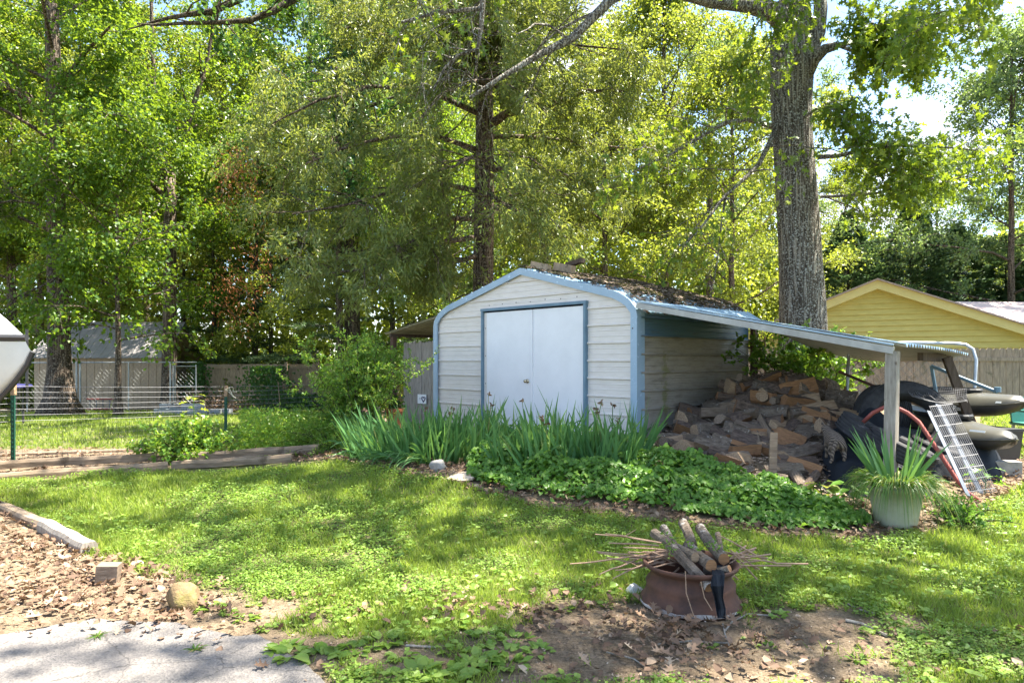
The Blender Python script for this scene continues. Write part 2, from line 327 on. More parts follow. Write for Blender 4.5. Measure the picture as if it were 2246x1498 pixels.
# sided siding material with dirt
def siding(name, base, dirt, top=None, topz=1.4, dirt_amt=.5, moss=True):
    m, n, l, b = nt(name); b.inputs['Roughness'].default_value = .42; b.inputs['Specular IOR Level'].default_value = .45
    tc = n.new('ShaderNodeTexCoord'); sp = n.new('ShaderNodeSeparateXYZ'); l.new(tc.outputs['Object'], sp.inputs[0])
    mp = n.new('ShaderNodeMapping'); mp.inputs['Scale'].default_value = (1.3, 1.3, 5); l.new(tc.outputs['Object'], mp.inputs[0])
    no = n.new('ShaderNodeTexNoise'); no.inputs['Scale'].default_value = 3.2; no.inputs['Detail'].default_value = 8; no.inputs['Roughness'].default_value = .7; l.new(mp.outputs[0], no.inputs[0])
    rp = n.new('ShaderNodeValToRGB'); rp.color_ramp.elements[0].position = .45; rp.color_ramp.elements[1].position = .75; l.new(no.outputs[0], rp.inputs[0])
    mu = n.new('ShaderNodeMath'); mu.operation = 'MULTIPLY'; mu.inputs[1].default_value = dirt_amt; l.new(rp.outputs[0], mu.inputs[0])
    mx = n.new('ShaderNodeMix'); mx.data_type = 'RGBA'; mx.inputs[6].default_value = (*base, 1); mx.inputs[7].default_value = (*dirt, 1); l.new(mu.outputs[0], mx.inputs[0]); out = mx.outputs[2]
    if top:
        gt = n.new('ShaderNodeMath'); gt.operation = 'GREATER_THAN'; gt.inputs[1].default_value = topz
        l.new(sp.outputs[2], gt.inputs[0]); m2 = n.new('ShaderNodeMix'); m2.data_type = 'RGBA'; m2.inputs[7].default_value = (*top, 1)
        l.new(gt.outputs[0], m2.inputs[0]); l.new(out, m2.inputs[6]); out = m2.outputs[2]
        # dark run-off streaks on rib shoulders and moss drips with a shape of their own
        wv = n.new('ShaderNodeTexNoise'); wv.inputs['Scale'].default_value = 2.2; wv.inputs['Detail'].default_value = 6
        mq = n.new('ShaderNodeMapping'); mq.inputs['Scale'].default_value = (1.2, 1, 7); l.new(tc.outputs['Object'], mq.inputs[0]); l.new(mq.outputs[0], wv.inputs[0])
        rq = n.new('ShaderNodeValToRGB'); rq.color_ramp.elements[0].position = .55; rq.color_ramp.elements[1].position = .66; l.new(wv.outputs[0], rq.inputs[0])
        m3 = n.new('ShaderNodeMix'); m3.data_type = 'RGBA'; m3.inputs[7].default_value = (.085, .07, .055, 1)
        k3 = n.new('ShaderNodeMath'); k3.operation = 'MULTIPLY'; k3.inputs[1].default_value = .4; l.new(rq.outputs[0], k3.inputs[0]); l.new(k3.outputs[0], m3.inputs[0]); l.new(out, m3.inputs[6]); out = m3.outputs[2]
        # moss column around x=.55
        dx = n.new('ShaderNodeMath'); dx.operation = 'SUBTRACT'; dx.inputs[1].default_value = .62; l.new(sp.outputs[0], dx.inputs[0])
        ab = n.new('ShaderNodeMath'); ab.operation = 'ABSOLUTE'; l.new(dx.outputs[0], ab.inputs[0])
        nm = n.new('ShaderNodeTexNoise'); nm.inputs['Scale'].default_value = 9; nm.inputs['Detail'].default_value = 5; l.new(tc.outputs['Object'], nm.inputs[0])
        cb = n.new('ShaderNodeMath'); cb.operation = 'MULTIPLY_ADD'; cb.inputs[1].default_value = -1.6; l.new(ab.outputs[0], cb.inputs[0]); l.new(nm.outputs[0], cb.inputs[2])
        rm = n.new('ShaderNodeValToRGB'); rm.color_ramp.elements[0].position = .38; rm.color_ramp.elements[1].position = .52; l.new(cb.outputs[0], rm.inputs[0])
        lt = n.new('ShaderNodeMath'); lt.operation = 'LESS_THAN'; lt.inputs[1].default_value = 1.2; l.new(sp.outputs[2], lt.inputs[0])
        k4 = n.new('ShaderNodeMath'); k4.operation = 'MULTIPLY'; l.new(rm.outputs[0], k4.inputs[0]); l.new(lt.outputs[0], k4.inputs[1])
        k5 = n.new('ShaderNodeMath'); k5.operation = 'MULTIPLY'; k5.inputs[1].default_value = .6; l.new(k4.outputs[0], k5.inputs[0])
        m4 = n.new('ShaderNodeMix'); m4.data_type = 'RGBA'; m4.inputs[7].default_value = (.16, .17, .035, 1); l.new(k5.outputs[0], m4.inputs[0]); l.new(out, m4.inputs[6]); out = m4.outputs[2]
    l.new(out, b.inputs['Base Color']); return m
M_SIDE = siding('siding_beige', (.66, .61, .56), (.50, .44, .38), dirt_amt=.5)
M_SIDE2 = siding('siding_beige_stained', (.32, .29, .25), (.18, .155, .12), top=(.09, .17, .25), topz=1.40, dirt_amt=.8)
M_ROOFB = mat('roof_blue_metal', (.24, .38, .50), (.19, .31, .43), 5, .35, .05, c3=(.14, .10, .08), s3=7, t3=.50, w3=.05, spec=.5)
M_LEAN = mat('lean_to_top', (.25, .36, .45), (.19, .29, .38), 5, .35, .05, c3=(.55, .62, .66), s3=6, t3=.58, spec=.5)
M_UNDER = mat('sheet_underside', (.50, .47, .42), (.38, .35, .31), 3, .5, .05, c3=(.24, .22, .19), s3=2, t3=.6, w3=.2)
M_FASC = mat('fascia_pale', (.44, .43, .40), (.30, .29, .27), 5, .5, .1)
M_UNDG = mat('sheet_underside_green', (.42, .41, .33), (.28, .27, .2), 3, .5, .05)
M_YEL = mat('siding_yellow', (.53, .48, .17), (.44, .40, .13), 3, .6, .1, (1, 1, 3), c3=(.33, .30, .10), s3=2.3, t3=.60, w3=.2)
M_YELT = mat('trim_yellow', (.58, .53, .24), (.52, .47, .20), 3, .6, .05)
# ---------------------------------------------------------------- ground zones (world layout laid out with the photo's measurements)
EDGE = [(-900, 1115), (0, 1056), (370, 1031), (700, 1004), (740, 1006), (950, 1046), (1150, 1106), (1400, 1138), (1700, 1174), (1900, 1182), (2060, 1166), (2150, 1112), (2246, 1066), (3200, 1000)]
LIT = [(-900, 900), (0, 1112), (200, 1222), (330, 1262), (470, 1292), (560, 1335), (640, 1400), (700, 1470), (760, 1560), (800, 2500), (3000, 9000)]
DIRT = [(560, 1335, 110, 22, .75), (800, 1345, 160, 22, .45), (700, 1425, 150, 50, .8), (930, 1450, 150, 50, .7), (1250, 1340, 160, 26, .85), (1120, 1440, 160, 50, .7), (1290, 1400, 170, 55, 1.05), (1500, 1420, 260, 75, 1.05), (1500, 1345, 150, 20, .9),
        (1790, 1380, 180, 55, .95), (1700, 1480, 220, 40, 1.0), (2040, 1370, 120, 22, .55), (1930, 1470, 90, 30, .5), (1700, 1300, 60, 20, .5), (1250, 1490, 200, 30, .6), (420, 1400, 200, 80, 1)]
ASPH = [(-3.2, 3.60), (-2.76, 3.72), (-2.4, 3.95), (-2.03, 3.9), (-1.72, 3.80), (-1.5, 3.72), (-1.38, 3.74), (-1.1, 3.45), (-.86, 3.17), (-.6, 2.9), (-.45, 2.2)]
def asph_y(x): return interp(x, ASPH)
def zones(x, y):
    z = Hg(x, y); px, py = px_of(x, y, z)
    n1 = fbm(x, y, .5, 11); n2 = fbm(x, y, .13, 21)
    e = interp(px, EDGE); lit = interp(px, LIT)
    lawn = (py > e+(n1-.5)*22) & (py < lit+(n1-.5)*40)
    far = (px < 760) & (py < 1002) & (y < 24.5) & (y > 9.6+.0*x)
    far &= ~((px < 320) & (py > 985))
    d = np.zeros_like(px)
    for cx, cy_, rx, ry, a in DIRT: d += a*np.exp(-((px-cx)/rx)**2-((py-cy_)/ry)**2)
    dens = np.where(lawn, 1-np.clip((d-.22+(n2-.5)*1.5+(n1-.5)*.9)*1.5, 0, 1), 0)
    dens = np.where((py > lit-25) & (dens > 0) & (px < 800), dens*.6, dens)
    dens = np.where(far, 1, dens)
    dens = np.where((x < -.3) & (y < asph_y(x)+.02), 0, dens)
    # right side back yard strip
    dens = np.where((px > 2150) & (py < 1010) & (y > 7.6), .8, dens)
    litter = np.zeros_like(px)
    litter += np.where((py > lit-15) & (px < 800), 1.5*np.exp(-np.maximum(0, px-400)/80.)*np.clip(1.15-(py-lit)/300., .25, 1), 0)
    litter += np.where((py < e+8) & (py > e-75) & (px > 640) & (px < 2060), 1.9, 0)
    litter += np.where((px > 2060) & (px < 2300) & (py < e+5) & (py > 1000), 1.9, 0)
    litter += np.where((px < 760) & (py > 985) & (py < e-8), .8, 0)
    litter += 1.2*np.exp(-((px-1400)/140)**2-((py-1395)/55)**2)+.45*np.exp(-((px-1560)/380)**2-((py-1430)/80)**2)+.8*np.exp(-((px-1120)/220)**2-((py-1335)/35)**2)+.5*np.exp(-((px-650)/120)**2-((py-1340)/30)**2)
    return dens, litter, px, py
# ---------------------------------------------------------------- ground mesh
def axis(a, b, fine, lo, hi, grow=1.35):
    v = list(np.arange(a, b+1e-6, fine)); s_ = fine
    while v[-1] < hi: s_ *= grow; v.append(v[-1]+s_)
    s_ = fine; pre = []; c = a
    while c > lo: s_ *= grow; c -= s_; pre.append(c)
    return np.array(pre[::-1]+v)
gx = axis(-7.5, 7.5, .06, -300, 300); gy = axis(2.0, 12.5, .06, -60, 500)
GX, GY = np.meshgrid(gx, gy); GZ = Hg(GX, GY); GZ = np.where(GY < .5, Hg(GX, .5*np.ones_like(GX)), GZ)
n0, n1_ = GX.shape
idx = np.arange(n0*n1_).reshape(n0, n1_)
lp = np.stack([idx[:-1, :-1], idx[:-1, 1:], idx[1:, 1:], idx[1:, :-1]], -1).reshape(-1)
m, n, l, b = nt('soil'); b.inputs['Roughness'].default_value = .95; b.inputs['Specular IOR Level'].default_value = .1
tc_ = n.new('ShaderNodeTexCoord')
na = n.new('ShaderNodeTexNoise'); na.inputs['Scale'].default_value = 3; na.inputs['Detail'].default_value = 10; na.inputs['Roughness'].default_value = .75
nb = n.new('ShaderNodeTexNoise'); nb.inputs['Scale'].default_value = 55; nb.inputs['Detail'].default_value = 6; nb.inputs['Roughness'].default_value = .8
l.new(tc_.outputs['Object'], na.inputs[0]); l.new(tc_.outputs['Object'], nb.inputs[0])
r1 = n.new('ShaderNodeValToRGB'); r1.color_ramp.elements[0].position = .35; r1.color_ramp.elements[1].position = .65
r1.color_ramp.elements[0].color = (.14, .108, .08, 1); r1.color_ramp.elements[1].color = (.30, .24, .175, 1); l.new(na.outputs[0], r1.inputs[0])
r2 = n.new('ShaderNodeValToRGB'); r2.color_ramp.elements[0].position = .35; r2.color_ramp.elements[1].position = .7
r2.color_ramp.elements[0].color = (.35, .33, .30, 1); r2.color_ramp.elements[1].color = (1.35, 1.3, 1.2, 1); l.new(nb.outputs[0], r2.inputs[0])
mu = n.new('ShaderNodeMix'); mu.data_type = 'RGBA'; mu.blend_type = 'MULTIPLY'; mu.inputs[0].default_value = 1; l.new(r1.outputs[0], mu.inputs[6]); l.new(r2.outputs[0], mu.inputs[7])
atr = n.new('ShaderNodeAttribute'); atr.attribute_name = 'grass'
mg = n.new('ShaderNodeMix'); mg.data_type = 'RGBA'; mg.inputs[7].default_value = (.085, .10, .032, 1); l.new(atr.outputs['Fac'], mg.inputs[0]); l.new(mu.outputs[2], mg.inputs[6])
l.new(mg.outputs[2], b.inputs['Base Color'])
bp = n.new('ShaderNodeBump'); bp.inputs['Strength'].default_value = .8; bp.inputs['Distance'].default_value = .015; l.new(nb.outputs[0], bp.inputs['Height']); l.new(bp.outputs[0], b.inputs['Normal'])
me = mesh_np('ground', np.stack([GX, GY, GZ], -1).reshape(-1, 3), lp, np.arange(len(lp)//4)*4, m, smooth=True)
vd = zones(GX.ravel(), np.maximum(GY.ravel(), .8))[0]
pxx, pyy = px_of(GX.ravel(), np.maximum(GY.ravel(), .8), GZ.ravel())
vd = np.where(GY.ravel() < 2.2, .7, vd)
at_ = me.attributes.new('grass', 'FLOAT', 'POINT'); at_.data.foreach_set('value', (np.clip(vd, 0, 1)*.85).astype(np.float32))
g = bpy.data.objects.new('ground', me); col.objects.link(g); tag(g, kind='structure')
# driveway sheet
m, n, l, b = nt('asphalt'); b.inputs['Roughness'].default_value = .85
tc_ = n.new('ShaderNodeTexCoord'); vo = n.new('ShaderNodeTexVoronoi'); vo.inputs['Scale'].default_value = 95; l.new(tc_.outputs['Object'], vo.inputs[0])
no = n.new('ShaderNodeTexNoise'); no.inputs['Scale'].default_value = 2.4; no.inputs['Detail'].default_value = 9; no.inputs['Roughness'].default_value = .7; l.new(tc_.outputs['Object'], no.inputs[0])
ra = n.new('ShaderNodeValToRGB'); ra.color_ramp.elements[0].color = (.105, .10, .10, 1); ra.color_ramp.elements[1].color = (.23, .21, .19, 1); ra.color_ramp.elements[0].position = .35; ra.color_ramp.elements[1].position = .7; l.new(no.outputs[0], ra.inputs[0])
rb = n.new('ShaderNodeValToRGB'); rb.color_ramp.elements[0].color = (.6, .6, .6, 1); rb.color_ramp.elements[1].color = (1.5, 1.45, 1.4, 1); l.new(vo.outputs['Color'], rb.inputs[0])
mu = n.new('ShaderNodeMix'); mu.data_type = 'RGBA'; mu.blend_type = 'MULTIPLY'; mu.inputs[0].default_value = .8; l.new(ra.outputs[0], mu.inputs[6]); l.new(rb.outputs[0], mu.inputs[7])
vc = n.new('ShaderNodeTexVoronoi'); vc.feature = 'DISTANCE_TO_EDGE'; vc.inputs['Scale'].default_value = 1.3
nw = n.new('ShaderNodeMix'); nw.data_type = 'VECTOR'; nw.inputs[0].default_value = .15; l.new(tc_.outputs['Object'], nw.inputs[4]); l.new(no.outputs['Color'], nw.inputs[5]); l.new(nw.outputs[1], vc.inputs[0])
rc = n.new('ShaderNodeValToRGB'); rc.color_ramp.elements[0].position = .0; rc.color_ramp.elements[0].color = (.25, .25, .25, 1); rc.color_ramp.elements[1].position = .005; rc.color_ramp.elements[1].color = (1, 1, 1, 1); l.new(vc.outputs[0], rc.inputs[0])
mc = n.new('ShaderNodeMix'); mc.data_type = 'RGBA'; mc.blend_type = 'MULTIPLY'; mc.inputs[0].default_value = .8; l.new(mu.outputs[2], mc.inputs[6]); l.new(rc.outputs[0], mc.inputs[7]); l.new(mc.outputs[2], b.inputs['Base Color'])
bp = n.new('ShaderNodeBump'); bp.inputs['Strength'].default_value = .9; bp.inputs['Distance'].default_value = .006; l.new(vo.outputs['Distance'], bp.inputs['Height']); l.new(bp.outputs[0], b.inputs['Normal'])
xs = np.concatenate([np.linspace(-12, -3.3, 20), np.linspace(-3.2, -.45, 90)]); rows = []
for t in np.linspace(0, 1, 60):
    yt = asph_y(xs)+.05*(fbm(xs, xs*0, .12, 5)-.5)*2; y0 = -3.0
    yy = yt+(y0-yt)*t**1.6; rows.append(np.stack([xs, yy, Hg(xs, np.maximum(yy, .5))+.012+.004*fbm(xs, yy, .3, 2)-(.02 if t == 0 else 0)], 1))
o = MB().grid(np.array(rows)).build('driveway', m, smooth=True); tag(o, kind='structure')
# ---------------------------------------------------------------- grass
def scatter_region(n_, x0, x1, y0, y1):
    return rng.uniform(x0, x1, n_), rng.uniform(y0, y1, n_)
def lawn_leaves():
    blades = Leaves(); 
    bands = [(2.6, 3.6, 12000, 1.), (3.6, 5.0, 10500, 1.0), (5.0, 6.6, 7000, 1.15), (6.6, 8.6, 3600, 1.5)]
    for y0, y1, dn, s in bands:
        wx = y1*.84+.9; n_ = int(dn*(y1-y0)*2*wx)
        x, y = scatter_region(n_, -wx, wx, y0, y1); d, _, px, py = zones(x, y)
        tall = fbm(x, y, .6, 31); k = rng.random(n_) < d*(.45+.9*vnoise(x, y, .06, 44)); x, y, tall = x[k], y[k], tall[k]; n_ = len(x)
        P = np.stack([x, y, Hg(x, y)-.003], 1)
        isc = vnoise(x, y, .45, 61)+.55*(rng.random(n_)-.5) > .60
        # clover / broad leaflets, near-horizontal
        c = isc; m_ = c.sum(); a = rng.random(m_)*6.283
        up = rng.normal(0, .38, (m_, 3)); up[:, 2] = 1
        Pc = P[c].copy(); Pc[:, 2] += (.008+.05*rng.random(m_)*(.5+tall[c]))*min(s, 1.3)
        blades.add(Pc, np.stack([np.cos(a), np.sin(a), rng.normal(0, .25, m_)], 1), up, (.009+.010*rng.random(m_))*s*(.8+.5*tall[c]), 'round', .2, .1, 0)
        g_ = ~c; m_ = g_.sum(); a = rng.random(m_)*6.283; ln = rng.uniform(.2, 1.1, m_)
        D = np.stack([np.cos(a)*ln, np.sin(a)*ln, np.ones(m_)], 1)
        V, k_ = leaf_arrays(P[g_], D, rng.normal(size=(m_, 3)), (.03+.045*rng.random(m_))*(.7+.6*tall[g_])*min(s, 1.3), 'tri', 0, 0)
        # thin triangle: narrow in width
        V = V.reshape(-1, 3, 3); mid = (V[:, 0]+V[:, 2])/2; f = .12*s
        V[:, 0] = mid+(V[:, 0]-mid)*f; V[:, 2] = mid+(V[:, 2]-mid)*f
        blades.V.append(V.reshape(-1, 3)); blades.k.append(np.full(m_, 3)); blades.mi.append(np.full(m_, 1))
    # far left lawn
    n_ = 90000; x, y = scatter_region(n_, -16, -2, 9.5, 25)
    keep = rng.random(n_) < np.clip(11/y, 0, 1)**2; x, y = x[keep], y[keep]
    d, _, px, py = zones(x, y); k = (d > .5) & (px > -60) & (px < 800); x, y = x[k], y[k]; n_ = len(x)
    P = np.stack([x, y, Hg(x, y)-.005], 1); a = rng.random(n_)*6.283; ln = rng.uniform(.1, .9, n_)
    sz = .07*(y/11)**.6*(.6+.6*rng.random(n_)); V, _k = leaf_arrays(P, np.stack([np.cos(a)*ln, np.sin(a)*ln, np.ones(n_)], 1), rng.normal(size=(n_, 3)), sz, 'tri', 0, 0)
    V = V.reshape(-1, 3, 3); mid = (V[:, 0]+V[:, 2])/2; V[:, 0] = mid+(V[:, 0]-mid)*.4; V[:, 2] = mid+(V[:, 2]-mid)*.4
    blades.V.append(V.reshape(-1, 3)); blades.k.append(np.full(n_, 3)); blades.mi.append(np.full(n_, 1))
    # lawn right of the kayaks up to the grey fence
    n_ = 26000; x, y = scatter_region(n_, 5.6, 15, 8.2, 15); d, _, px, py = zones(x, y); k = (d > .4); x, y = x[k], y[k]; n_ = len(x)
    P = np.stack([x, y, Hg(x, y)-.005], 1); a = rng.random(n_)*6.283; ln = rng.uniform(.1, .9, n_)
    sz = .065*(.6+.6*rng.random(n_)); V, _k = leaf_arrays(P, np.stack([np.cos(a)*ln, np.sin(a)*ln, np.ones(n_)], 1), rng.normal(size=(n_, 3)), sz, 'tri', 0, 0)
    V = V.reshape(-1, 3, 3); mid = (V[:, 0]+V[:, 2])/2; V[:, 0] = mid+(V[:, 0]-mid)*.4; V[:, 2] = mid+(V[:, 2]-mid)*.4
    blades.V.append(V.reshape(-1, 3)); blades.k.append(np.full(n_, 3)); blades.mi.append(np.full(n_, 1))
    o = blades.build('grass', [L_CLOV, L_GRASS]); tag(o, 'short green lawn of grass and clover in front of the shed', 'grass', kind='stuff')
lawn_leaves()
# fallen leaves
def litter():
    L = Leaves(); n_ = 110000; y = 2.6+9*rng.random(n_)**1.3; x = (rng.random(n_)*2-1)*(y*.80+.3)
    _, lt, px, py = zones(x, y); k = rng.random(n_) < lt*(.1+1.0*fbm(x, y, .3, 71)**1.5)*.42; x, y = x[k], y[k]; n_ = len(x)
    k = ~((x < -.3) & (y < asph_y(x)-.25*rng.random(n_)**2)); x, y = x[k], y[k]; n_ = len(x)
    P = np.stack([x, y, Hg(x, y)+.006+.03*rng.random(n_)], 1); a = rng.random(n_)*6.283
    up = rng.normal(0, .45, (n_, 3)); up[:, 2] = 1; S = .032+.05*rng.random(n_)
    h = rng.random(n_) < .4
    D = np.stack([np.cos(a), np.sin(a), rng.normal(0, .25, n_)], 1)
    L.add(P[h], D[h], up[h], S[h]*1.25, 'oak', .5, -.3); L.add(P[~h], D[~h], up[~h], S[~h]*.8, 'broad', .9, -.35)
    o = L.build('fallen_leaves', L_DRY); tag(o, 'scattered dry brown fallen oak leaves over the ground', 'leaves', kind='stuff')
    # bark chips over the wood mound, roots of the bed and bare soil
    C = Leaves(); n_ = 16000; x = rng.uniform(1.0, 5.6, n_); y = rng.uniform(6.2, 10.6, n_)
    px, py = px_of(x, y, Hg(x, y)); k = (px > 1440) & (px < 1900) & (py < interp(px, EDGE)-40)
    x, y = x[k], y[k]; n_ = len(x)
    n2 = 26000; y2 = 2.6+4*rng.random(n2)**1.2; x2 = (rng.random(n2)*2-1)*(y2*.8); d2 = zones(x2, y2)[0]; k = (d2 < .3) & (rng.random(n2) < .5) & ~((x2 < -.3) & (y2 < asph_y(x2)-.3*rng.random(n2)**3)); x2, y2 = x2[k], y2[k]
    s_ = np.concatenate([.02+.05*rng.random(n_), .006+.016*rng.random(len(x2))]); x = np.concatenate([x, x2]); y = np.concatenate([y, y2]); n_ = len(x)
    a = rng.random(n_)*6.283; up = rng.normal(0, .5, (n_, 3)); up[:, 2] = 1
    C.add(np.stack([x, y, Hg(x, y)+.004+.6*s_*rng.random(n_)], 1), np.stack([np.cos(a), np.sin(a), rng.normal(0, .2, n_)], 1), up, s_, 'rhomb', .4, -.1)
    o = C.build('bark_chips', CHIP); tag(o, 'loose bark chips and wood crumbs covering bare soil', 'wood chips', kind='stuff')
litter()
def weeds():
    W = Leaves()
    pts = [(640, 1440, 1.3), (700, 1445, 1.4), (620, 1425, .9), (790, 1425, 1.0), (850, 1410, 1.1), (880, 1440, .8), (920, 1480, 1.3), (970, 1490, 1.4), (1030, 1470, 1.2), (1060, 1450, 1.1), (1000, 1430, .8),
           (1090, 1430, 1.1), (1120, 1460, 1.0), (1180, 1430, .9), (1230, 1488, .8), (1070, 1395, 1.), (1130, 1405, 1.), (950, 1398, .8), (1000, 1380, .7), (780, 1470, .5), (430, 1325, .8), (470, 1335, .9), (500, 1345, .6), (540, 1360, .8), (590, 1380, .7), (400, 1300, .7), (420, 1345, .6), (560, 1330, .5),
           (1860, 1320, .8), (1920, 1345, .7), (1960, 1330, .6), (2010, 1410, .6), (2100, 1380, .7), (1760, 1335, .7), (1700, 1350, .8), (1650, 1400, .6), (1680, 1420, .6), (640, 1370, .5), (860, 1370, .6), (760, 1390, .5), (1240, 1340, .7), (1330, 1300, .7), (1330, 1330, .6), (1880, 1450, .6), (1560, 1420, .5)]
    for px, py, s in pts:
        c = gp(px, py); nl = int(12+9*s); a = rng.random(nl)*6.283; r_ = rng.random(nl)
        D = np.stack([np.cos(a), np.sin(a), .25+.7*rng.random(nl)], 1); P = np.array(c)+np.stack([np.cos(a), np.sin(a), 0*a], 1)*(.02+.05*r_[:, None])*s+np.array([0, 0, .005])
        W.add(P, D, np.tile([0, 0, 1.], (nl, 1))+rng.normal(0, .25, (nl, 3)), (.036+.036*rng.random(nl))*s, 'broad', .35, .35)
    # scattered single broad leaves in the thin lawn
    n_ = 9000; y = 2.8+3.6*rng.random(n_); x = (rng.random(n_)*2-1)*y*.8; d, _, px, py = zones(x, y)
    k = rng.random(n_) < np.clip(d, .0, 1)*np.where(fbm(x, y, .5, 90) > .52, .75, .12); x, y = x[k], y[k]; n_ = len(x); a = rng.random(n_)*6.283
    up = rng.normal(0, .35, (n_, 3)); up[:, 2] = 1
    W.add(np.stack([x, y, Hg(x, y)+.015+.03*rng.random(n_)], 1), np.stack([np.cos(a), np.sin(a), .2+0*a], 1), up, .025+.03*rng.random(n_), 'heart', .3, .2)
    o = W.build('broadleaf_weeds', L_PLANT); tag(o, 'low rosettes of broad-leaved weeds on the bare soil in front', 'weeds', kind='stuff')
weeds()
# ---------------------------------------------------------------- the metal shed
TH = math.atan2(.691, .723); P0 = Vector((1.665, 9., .42))
SH = thing('garden_shed', 'beige metal shed with sky-blue trim and white double door', 'shed', P0, TH)
def arch_y(z):   # distance of the arch from each side at local z
    return np.interp(z, [-1, 1.68, 1.86, 2.0, 2.47], [0, 0, .12, .36, 2.18])
WW, DD = 4.36, 3.0
ribs = [k*.245+1.074-.245*8 for k in range(0, 16)]
def wall_levels(z0, z1, off=0, out=.021):
    zs = []
    for rz_ in ribs:
        c = rz_+off
        zs += [(c-.019, 0), (c-.008, out), (c+.008, out), (c+.019, 0), (c+.085, 0), (c+.092, .004), (c+.102, 0), (c+.160, 0), (c+.167, .004), (c+.177, 0)]
    zs = [(z, o_) for z, o_ in zs if z0 < z < z1]; return [(z0, 0)]+sorted(zs)+[(z1, 0)]
def wall_piece(mb, z0, z1, yl, yr, off=0, ny=2):
    lv = wall_levels(z0, z1, off); G = []
    for z, o_ in lv:
        a, c = yl(z), yr(z); G.append([(-o_, a+(c-a)*t, z) for t in np.linspace(0, 1, ny)])
    mb.grid(G)
mb = MB(); D0, D1, DT = .86, 3.09, 1.885
wall_piece(mb, -.35, DT, lambda z: max(.05, arch_y(z)), lambda z: D0)
wall_piece(mb, -.35, DT, lambda z: D1, lambda z: WW-max(.05, arch_y(z)))
wall_piece(mb, DT, 2.44, lambda z: arch_y(z), lambda z: max(arch_y(z)+.01, WW-arch_y(z)), ny=2)
mb.build('front_wall', M_SIDE, SH)
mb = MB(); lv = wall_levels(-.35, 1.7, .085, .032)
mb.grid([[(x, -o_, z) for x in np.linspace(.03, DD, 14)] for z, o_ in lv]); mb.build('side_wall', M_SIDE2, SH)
mb = MB(); mb.grid([[(x, WW+o_, z) for x in (.03, DD)] for z, o_ in lv])
o = mb.build('side_wall', M_SIDE, SH)
mb = MB(); wall_piece(mb, -.35, 2.44, lambda z: arch_y(z)+.005, lambda z: max(arch_y(z)+.01, WW-arch_y(z))-.005)
bw = mb; bw.v = [v*np.array([1, 1, 1])+np.array([DD, 0, 0]) for v in bw.v]; bw.build('back_wall', M_SIDE, SH)
# roof skin: arch profile extruded front to back, ribs run along the length
prof = [(0, 1.68), (.02, 1.76), (.12, 1.87), (.22, 1.935), (.36, 2.0), (2.18, 2.485)]
prof = prof+[(WW-y, z) for y, z in prof[-2::-1]]
pl = []
for (y0, z0), (y1, z1) in zip(prof[:-1], prof[1:]):
    L_ = math.hypot(y1-y0, z1-z0); nn = max(1, int(L_/.245)); ty, tz = (y1-y0)/L_, (z1-z0)/L_
    for i in range(nn):
        s0 = L_*i/nn
        for ds, up in ((0, 0), (.10, 0), (.112, .022), (.128, .022), (.14, 0)) if L_ > .5 else ((0, 0),):
            pl.append((y0+ty*(s0+ds)-tz*up*1, z0+tz*(s0+ds)+abs(ty)*up))
pl.append(prof[-1]); pl = [(y, z+.012) for y, z in pl]
mb = MB(); mb.grid([[(x, y, z) for x in np.linspace(-.05, DD+.08, 16)] for y, z in pl]); mb.build('roof', M_ROOFB, SH)
# blue arch trim on the front: L shaped strip 9 cm wide
full = [(0, -.35), (0, 1.0)]+prof+[(WW, 1.0), (WW, -.35)]
def trim(mb, pts, wd, x0, x1, inset=True):
    pts = np.array(pts, float); T = np.gradient(pts, axis=0); T /= np.linalg.norm(T, axis=1)[:, None]; Nr = np.stack([T[:, 1], -T[:, 0]], 1)
    o_ = pts-Nr*.018; i_ = pts+Nr*wd
    G = np.array([[(x1, *q) for q in o_], [(x0, *q) for q in o_], [(x0, *q) for q in i_], [(x0+.03, *q) for q in i_]]).transpose(1, 0, 2); mb.grid(G)
mb = MB(); trim(mb, full, .085, -.055, .12); mb.build('edge_trim', M_BLUE, SH)
# door frame and doors
mb = MB(); fw = .042
mb.box((-.022, D0+fw/2, (DT-.35)/2), (.07, fw, DT+.35)); mb.box((-.022, D1-fw/2, (DT-.35)/2), (.07, fw, DT+.35)); mb.box((-.024, (D0+D1)/2, DT+.012), (.074, D1-D0+.02, fw))
mb.build('door_frame', M_BLUED, SH)
mb = MB(); mb.box((-.004, D1-fw-.035, (DT-.38)/2), (.03, .07, DT+.31)); mb.build('door_jamb', M_SIDE, SH)
DM = 1.935
for a, c in ((D0+fw+.004, DM-.012), (DM+.012, D1-fw-.075)):
    mb = MB(); mb.box((-.012, (a+c)/2, (DT-.37)/2), (.035, c-a, DT+.30)); d_ = mb.build('door', M_WHITE, SH)
    if a > 1:
        k = MB(); M_ = Matrix.Rotation(R(-90), 4, 'Y')
        k.lathe([(.0, 0), (.032, 0), (.032, .008), (.012, .012), (.012, .03), (.024, .04), (.028, .052), (.022, .066), (0, .07)], (-.03, 2.035, .76), 14, M_); k.build('door_knob', M_STEEL, d_, smooth=True)
mb = MB(); mb.box((-.036, DM, (DT-.37)/2), (.026, .038, DT+.29)); mb.build('astragal', M_WHITE, SH)
mb = MB()
for y_ in np.linspace(D0+.2, D1-.15, 7): mb.lathe([(0, .006), (.008, .004), (.009, 0)], (-.004, y_, DT+.085+.02*rng.random()), 6, Matrix.Rotation(R(-90), 4, 'Y'))
for z_ in (.25, .7, 1.15, 1.6): mb.lathe([(0, .006), (.008, .004), (.009, 0)], (-.021, D1-fw-.035, z_), 6, Matrix.Rotation(R(-90), 4, 'Y'))
for z_ in (.25, 1.5): mb.lathe([(0, .006), (.01, .004), (.011, 0)], (-.056, .05, z_), 6, Matrix.Rotation(R(-90), 4, 'Y'))
